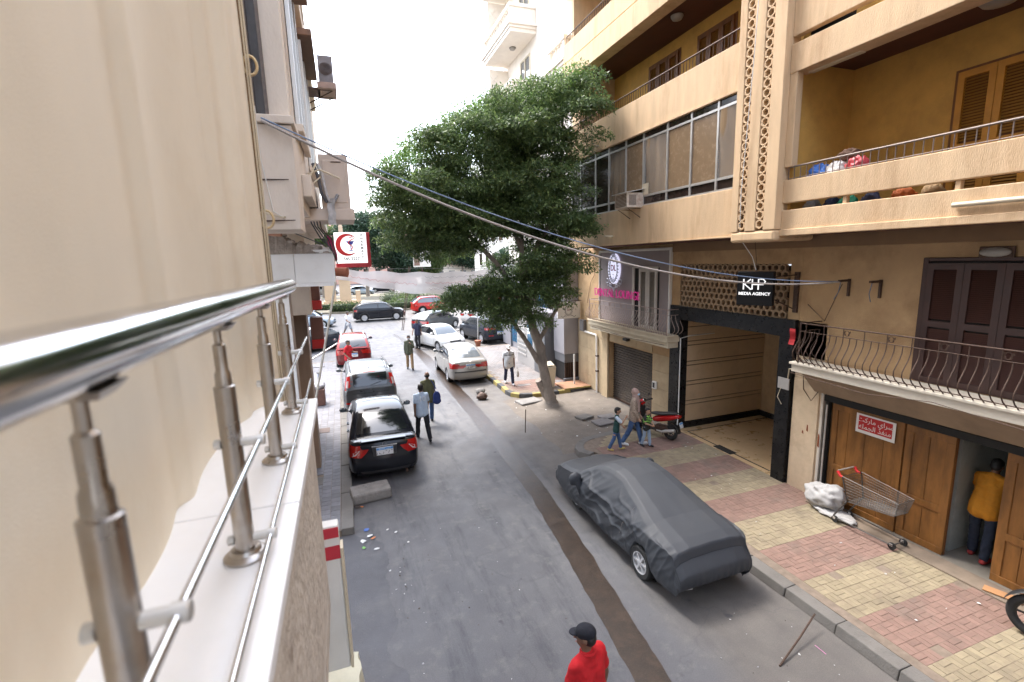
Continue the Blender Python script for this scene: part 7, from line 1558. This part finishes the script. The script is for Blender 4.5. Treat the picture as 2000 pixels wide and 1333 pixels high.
# litter
M_lit = [flat('litter_white', (.68, .68, .66), .7), flat('litter_grey', (.4, .4, .4), .7), flat('litter_blue', (.08, .16, .45), .6), flat('litter_orange', (.6, .2, .06), .6), flat('litter_green', (.2, .45, .12), .6), flat('litter_brown', (.10, .08, .07), .8)]
rl = random.Random(3)
def litter(x, y, z, s, mi, where='by the concrete block'):
    m = MB(); n = 6; m.add([(s*math.cos(k*1.047)*rl.uniform(.5, 1), s*.7*math.sin(k*1.047)*rl.uniform(.5, 1), rl.uniform(.004, .02)) for k in range(n)]+[(0, 0, .018)], [(k, (k+1) % n, n) for k in range(n)])
    o = m.build('litter_scrap', M_lit[mi]); o.location = (x, y, z+.006); o.rotation_euler = (0, 0, rl.uniform(0, 6)); nm = ('white', 'grey', 'blue', 'orange', 'green', 'dark')[mi]
    tag(o, 'small %s scrap of litter %s' % (nm, where), 'litter', '%s litter scraps %s' % (nm, where))
for x, y, s, mi in ((.05, 9.35, .09, 2), (.1, 9.1, .08, 0), (-.02, 8.95, .09, 0), (.16, 9.0, .06, 3), (-.02, 8.72, .06, 4), (.2, 8.6, .06, 0), (.45, 9.2, .04, 0), (.6, 9.05, .05, 0), (.78, 8.6, .04, 0), (.0, 10.35, .06, 3), (-.1, 10.4, .12, 5), (.1, 11.3, .15, 5)): litter(x, y, .004, s, mi)
for _ in range(46): yy = rl.uniform(3.2, 8.2); litter(.52+rl.gauss(0, .13)+.05*(8-yy), yy, .004, rl.uniform(.008, .03), rl.choice((0, 0, 1, 1, 5, 5)), 'along the seam of the dark apron')
for _ in range(40): litter(rl.uniform(.6, 2.8), rl.uniform(3, 10), .004, rl.uniform(.008, .022), rl.choice((0, 1, 5, 5)), 'on the open road')
for _ in range(26): litter(rl.uniform(4.3, 5.7), rl.uniform(3, 5), .004, rl.uniform(.01, .03), rl.choice((0, 0, 5, 5, 1)), 'behind the covered car')
for _ in range(36): litter(rl.uniform(5.0, 8.6), rl.uniform(11.9, 16.2), .05, rl.uniform(.015, .05), rl.choice((0, 1, 5, 1)), 'on the sandy driveway')
for _ in range(26): litter(rl.uniform(6.5, 8.9), rl.uniform(2.8, 10.5), .15, rl.uniform(.012, .035), rl.choice((0, 0, 5, 1)), 'on the coloured pavement')
o = MB().cyl((0, 0, 0), (0, .16, 0), .004, n=6).build('drinking_straw', flat('pink_straw', (.7, .3, .5), .5)); o.location = (5.65, 3.9, .012); tag(o, 'pink drinking straw by the kerb', 'straw')
# white sheet heap by the wooden door
sack('crumpled_sheet', 'crumpled white plastic sheet heaped by the wooden door', (8.86, 6.42, .40), (.26, .36, .26), mat('white_sheet', (.40, .39, .38), .6, var=.08, scale=5, stain=(.42, .4, .38), samt=.4), 31, 'sheet', 'loose sheets'); sack('crumpled_sheet', 'flat trailing end of the white plastic sheet on the pavement', (8.74, 6.1, .20), (.2, .4, .05), _mc['white_sheet'], 33, 'sheet', 'loose sheets')
t = thing('cardboard_scrap', 'flattened brown cardboard on the shop step', 'cardboard', (8.85, 3.6, .18)); MB().obox((8.86, 3.62, .19), (.16, .42, .012), rz=.3).build('sheet', mat('cardboard', (.42, .22, .10), .8), t)
# ================================================================ shopping trolley
t = thing('shopping_trolley', 'empty wire shopping trolley with red handle ends by the wooden door', 'trolley', (8.72, 5.55, .16)); M_wire = mat('wire', (.10, .095, .09), .45, .6, var=.2)
y0, y1 = 5.86, 4.92; xa, xb = 8.50, 8.95
def q_(u, v, h): # u 0 back..1 front, v 0..1 across, h 0 bottom 1 top
    wv = lerp(.5, .40, u); xc = (xa+xb)/2; yb = lerp(y0, y1, u)+(.06*(1-h) if u > .5 else -.10*(1-h)); return (xc+(v-.5)*wv*(.85+.15*h), yb, .16+lerp(.52+.10*u, .98-.10*u, h))
for nm, fn in (('basket_side', lambda a, b: q_(a, 0, b)), ('basket_side', lambda a, b: q_(a, 1, b)), ('basket_front', lambda a, b: q_(1, a, b)), ('basket_back', lambda a, b: q_(0, a, b)), ('basket_floor', lambda a, b: q_(a, b, 0))):
    m = MB(); na = 24 if 'side' in nm or 'floor' in nm else 13; nb = 8 if 'floor' not in nm else 11
    for i in range(na+1): m.tube([fn(i/na, 0), fn(i/na, 1)], .0026, 4, cap=False)
    for i in range(nb+1): m.tube([fn(0, i/nb), fn(1, i/nb)], .003 if 0 < i < nb else .006, 4, cap=False)
    m.build(nm, M_wire, t)
m = MB()
for v in (0, 1): m.tube([q_(0, v, 1), q_(0, v, 0), (q_(0, v, 0)[0], y0+.12, .30), (q_(0, v, 0)[0], y0+.14, .26), (q_(1, v, 0)[0], y1+.05, .25)], .013, 6)
m.tube([(xa+.1, y1+.05, .25), (xb-.1, y1+.05, .25)], .012, 6); m.build('chassis', M_wire, t, smooth=60)
hb = (y0+.12, 1.20); MB().tube([(xa+.02, *hb), (xb-.02, *hb)], .014, 8).build('push_bar', M_alu, t, smooth=60)
for x in (xa, xb): MB().tube([(x, hb[0], hb[1]), (x, hb[0]-.06, hb[1]-.08), (x, y0, 1.12)], [.028, .026, .02], 8).build('handle_end', flat('trolley_red', (.6, .02, .02), .4), t, smooth=60)
for x, y in ((xa+.02, y0+.1), (xb-.02, y0+.1), (xa+.08, y1+.06), (xb-.08, y1+.06)):
    MB().cyl((x-.016, y, .225), (x+.016, y, .225), .062, n=16).build('castor', M_rubber, t, smooth=60); MB().box((x-.02, y-.015, .225), (x+.02, y+.03, .27)).build('castor_fork', M_alu, t)
# ================================================================ scooter
def spoked(root, c, r, tw, name='wheel', spokes=5):
    tm = MB(); tm.tube([(c[0], c[1]+(r-tw)*math.cos(a), c[2]+(r-tw)*math.sin(a)) for a in np.linspace(0, 6.2832, 33)[:-1]], tw, 8, closed=True); w_ = tm.build(name, M_rubber, root, local=True, smooth=60)
    m = MB()
    for k in range(spokes): a = 6.2832*k/spokes; m.tube([c, (c[0], c[1]+(r-tw*1.7)*math.cos(a), c[2]+(r-tw*1.7)*math.sin(a))], .014 if spokes < 9 else .003, 5)
    m.tube([(c[0], c[1]+(r-tw*1.9)*math.cos(a), c[2]+(r-tw*1.9)*math.sin(a)) for a in np.linspace(0, 6.2832, 25)[:-1]], tw*.35, 6, closed=True); m.cyl((c[0]-.05, c[1], c[2]), (c[0]+.05, c[1], c[2]), .035, n=10); m.build('rim', M_trim if spokes < 9 else M_alu, w_, local=True); return w_
s_ = thing('motor_scooter', 'red and black motor scooter parked against the portal column', 'scooter', (8.12, 11.15, .15), R(24)); s_.scale = (.9, .9, .9); M_sr = paint('scooter_red', (.42, .012, .012), .22, dust=.1)
L0 = dict(local=True)
spoked(s_, (0, .62, .235), .235, .05); spoked(s_, (0, -.62, .235), .235, .055)
def shell(name, secs, mt, sm=60):
    rows = [[(x*w_, y+dy, z+dz) for x, dy, dz in ((0, 0, h), (.6, 0, h*.9), (1, 0, h*.3), (1, 0, -h*.4), (.7, 0, -h), (0, 0, -h), (-.7, 0, -h), (-1, 0, -h*.4), (-1, 0, h*.3), (-.6, 0, h*.9), (0, 0, h))] for y, z, w_, h in secs]
    o = MB().grid(rows).build(name, mt, s_, local=True, fix=True); ev_mesh(o, 1); o.data.shade_smooth(); return o
shell('rear_bodywork', [(.02, .56, .02, .02), (-.05, .58, .12, .10), (-.35, .66, .17, .12), (-.7, .76, .15, .09), (-.88, .82, .08, .05), (-.92, .83, .02, .01)], M_sr)
shell('seat', [(.08, .74, .02, .02), (.02, .76, .12, .045), (-.3, .79, .15, .05), (-.55, .85, .145, .05), (-.8, .90, .11, .04), (-.86, .90, .02, .01)], M_plasticb)
m = MB(); rows = []
for z, y, w_, b in ((.28, .36, .17, .04), (.45, .42, .20, .07), (.65, .44, .20, .09), (.85, .43, .15, .08), (.98, .40, .09, .05)): rows.append([(w_*math.sin(a), y+b*math.cos(a), z) for a in np.linspace(-1.4, 1.4, 9)])
m.grid(rows).build('leg_shield', M_sr, s_, smooth=60, **L0).modifiers.new('thickness', 'SOLIDIFY').thickness = .02
MB().add([(-.14, .36, .30), (.14, .36, .30), (.12, .36, .92), (-.12, .36, .92), (-.16, .26, .30), (.16, .26, .30)], [(0, 1, 2, 3), (4, 5, 1, 0)]).build('inner_shield', M_plasticb, s_, **L0)
MB().box((-.17, -.15, .25), (.17, .40, .31)).build('floorboard', M_plasticb, s_, bevel=.02, **L0)
MB().tube([(0, .62, .235), (0, .55, .5), (0, .40, .95), (0, .36, 1.04)], [.03, .03, .028, .025], 8).build('steering_column', M_trim, s_, smooth=60, **L0)
rows = [[(.075*math.sin(b_)*(1-.2*abs(a-1.5)), .62+.28*math.cos(a), .245+.28*math.sin(a)+.03*math.cos(b_)) for b_ in np.linspace(-1.5, 1.5, 7)] for a in np.linspace(.2, 2.3, 11)]
MB().grid(rows).build('front_mudguard', M_sr, s_, smooth=60, **L0)
hd = MB(); hd.ellipsoid((0, .40, 1.04), (.13, .11, .10), 14, 9); hd.build('headlamp_cowl', M_sr, s_, smooth=60, **L0); MB().ellipsoid((0, .475, 1.03), (.08, .045, .07), 12, 8).build('headlamp', M_hl, s_, smooth=60, **L0); MB().cyl((0, .33, 1.09), (0, .30, 1.12), .06, n=16).build('speedometer', M_chrome, s_, smooth=60, **L0)
MB().tube([(-.36, .26, 1.08), (-.2, .34, 1.07), (.2, .34, 1.07), (.36, .26, 1.08)], .016, 6).build('handlebar', M_trim, s_, smooth=60, **L0)
for sx in (-1, 1): MB().tube([(sx*.24, .32, 1.075), (sx*.37, .255, 1.08)], .022, 8).build('grip', M_rubber, s_, **L0); MB().tube([(sx*.2, .34, 1.08), (sx*.26, .33, 1.22)], .007, 5).build('mirror_stalk', M_trim, s_, **L0); MB().ellipsoid((sx*.28, .33, 1.26), (.06, .015, .04), 10, 6).build('mirror', M_trim, s_, smooth=60, **L0)
MB().obox((0, -.90, .80), (.20, .05, .08)).build('tail_lamp', M_tl, s_, bevel=.015, **L0)
rows = [[(.085*math.sin(b_), -.62-.30*math.cos(a), .26+.30*math.sin(a)) for b_ in np.linspace(-1.2, 1.2, 5)] for a in np.linspace(.05, 1.5, 8)]
MB().grid(rows).build('rear_mudguard', M_plasticb, s_, smooth=60, **L0).modifiers.new('thickness', 'SOLIDIFY').thickness = .012
pl = MB().obox((0, -.96, .56), (.18, .012, .17), Matrix.Rotation(R(-20), 3, 'X')).build('number_plate', M_plw, s_, **L0); MB().obox((0, -.95, .615), (.17, .02, .045), Matrix.Rotation(R(-20), 3, 'X')).build('blue_band', M_plb, pl, **L0)
MB().tube([(-.12, -.2, .26), (-.17, -.4, .27), (-.18, -.55, .32), (-.18, -.85, .40)], [.02, .03, .055, .05], 10).build('exhaust', M_alu, s_, smooth=60, **L0); MB().box((-.12, -.55, .2), (.10, -.12, .42)).build('engine', M_iron, s_, bevel=.03, **L0); MB().tube([(.1, -.3, .25), (.2, -.22, .0)], .012, 6).build('side_stand', M_iron, s_, **L0)
# ================================================================ motorcycle at the right edge
s_ = thing('motorcycle', 'black motorcycle at the right edge, only its front wheel showing', 'motorcycle', (8.42, 2.35, .15), R(14))
spoked(s_, (0, .68, .30), .30, .05, spokes=5); spoked(s_, (0, -.62, .30), .30, .06, spokes=5)
for sx in (-1, 1): MB().tube([(sx*.09, .68, .30), (sx*.09, .52, .68), (sx*.09, .42, .92)], [.028, .03, .026], 8).build('fork', M_alu, s_, smooth=60, **L0)
rows = [[(.07*math.sin(b_), .68+.335*math.cos(a), .30+.335*math.sin(a)+.02*math.cos(b_)) for b_ in np.linspace(-1.4, 1.4, 7)] for a in np.linspace(.3, 2.4, 11)]
MB().grid(rows).build('front_mudguard', M_plasticb, s_, smooth=60, **L0)
shell('fuel_tank', [(.32, .78, .03, .03), (.25, .8, .14, .09), (0, .8, .17, .11), (-.2, .76, .1, .06), (-.24, .75, .02, .01)], paint('tank_red', (.35, .01, .01), .2)); shell('seat', [(-.15, .76, .06, .03), (-.3, .77, .13, .05), (-.7, .82, .12, .05), (-.9, .86, .06, .03)], M_plasticb)
MB().box((-.15, -.25, .25), (.15, .25, .65)).build('engine', M_iron, s_, bevel=.05, **L0); MB().ellipsoid((0, .52, .93), (.1, .08, .1), 12, 8).build('headlamp', M_hl, s_, smooth=60, **L0); MB().tube([(-.38, .25, 1.02), (-.15, .38, .98), (.15, .38, .98), (.38, .25, 1.02)], .015, 6).build('handlebar', M_trim, s_, smooth=60, **L0); MB().tube([(-.15, .1, .3), (-.18, -.3, .28), (-.18, -.8, .36)], .045, 8).build('exhaust', M_chrome, s_, smooth=60, **L0)
# ================================================================ bicycle and bin on the left pavement
s_ = thing('bicycle', 'dark bicycle leaning at the left shop wall', 'bicycle', (-1.22, 20.4, .15), R(4)); spoked(s_, (0, .5, .33), .33, .02, spokes=16); spoked(s_, (0, -.5, .33), .33, .02, spokes=16)
MB().tube([(0, -.5, .33), (0, -.15, .30), (0, .38, .75), (0, .5, .33)], .016, 6).tube([(0, -.5, .33), (0, -.2, .72), (0, .36, .78)], .014, 6).tube([(0, -.15, .3), (0, -.22, .85)], .015, 6).build('frame', flat('bike_blue', (.05, .12, .25), .3), s_, **L0); MB().ellipsoid((0, -.23, .88), (.07, .13, .035), 10, 6).build('saddle', M_plasticb, s_, smooth=60, **L0); MB().tube([(-.28, .25, 1.0), (-.1, .36, .98), (.1, .36, .98), (.28, .25, 1.0)], .012, 6).build('handlebar', M_trim, s_, smooth=60, **L0)
t = thing('rubbish_crate', 'brown crate with a grey rubbish sack on the left pavement', 'crate', (-1.15, 18.7, .15)); MB().box((-1.45, 18.4, .15), (-.95, 18.95, .75)).build('crate', mat('crate_brown', (.16, .08, .06), .7, var=.2), t, bevel=.02); blob('sack', [('e', (-.02, 0, .68), (.26, .28, .14)), ('e', (.1, .08, .72), (.14, .16, .12))], flat('grey_sack', (.35, .34, .35), .6), t, .025)
t = thing('barrier_pole', 'pale grey pole slanting out beside the dark red car', 'pole', (-1.6, 25, .15)); MB().tube([(-2.1, 24.6, .55), (-.02, 26.95, 1.36)], .045, 8).build('pole', M_alu, t, smooth=60); MB().tube([(-1.9, 24.8, .15), (-1.9, 24.8, .65)], .04, 8).build('stand', M_iron, t, smooth=60)
# dried garland by the left cars
bpy.data.scenes.remove(TMP)
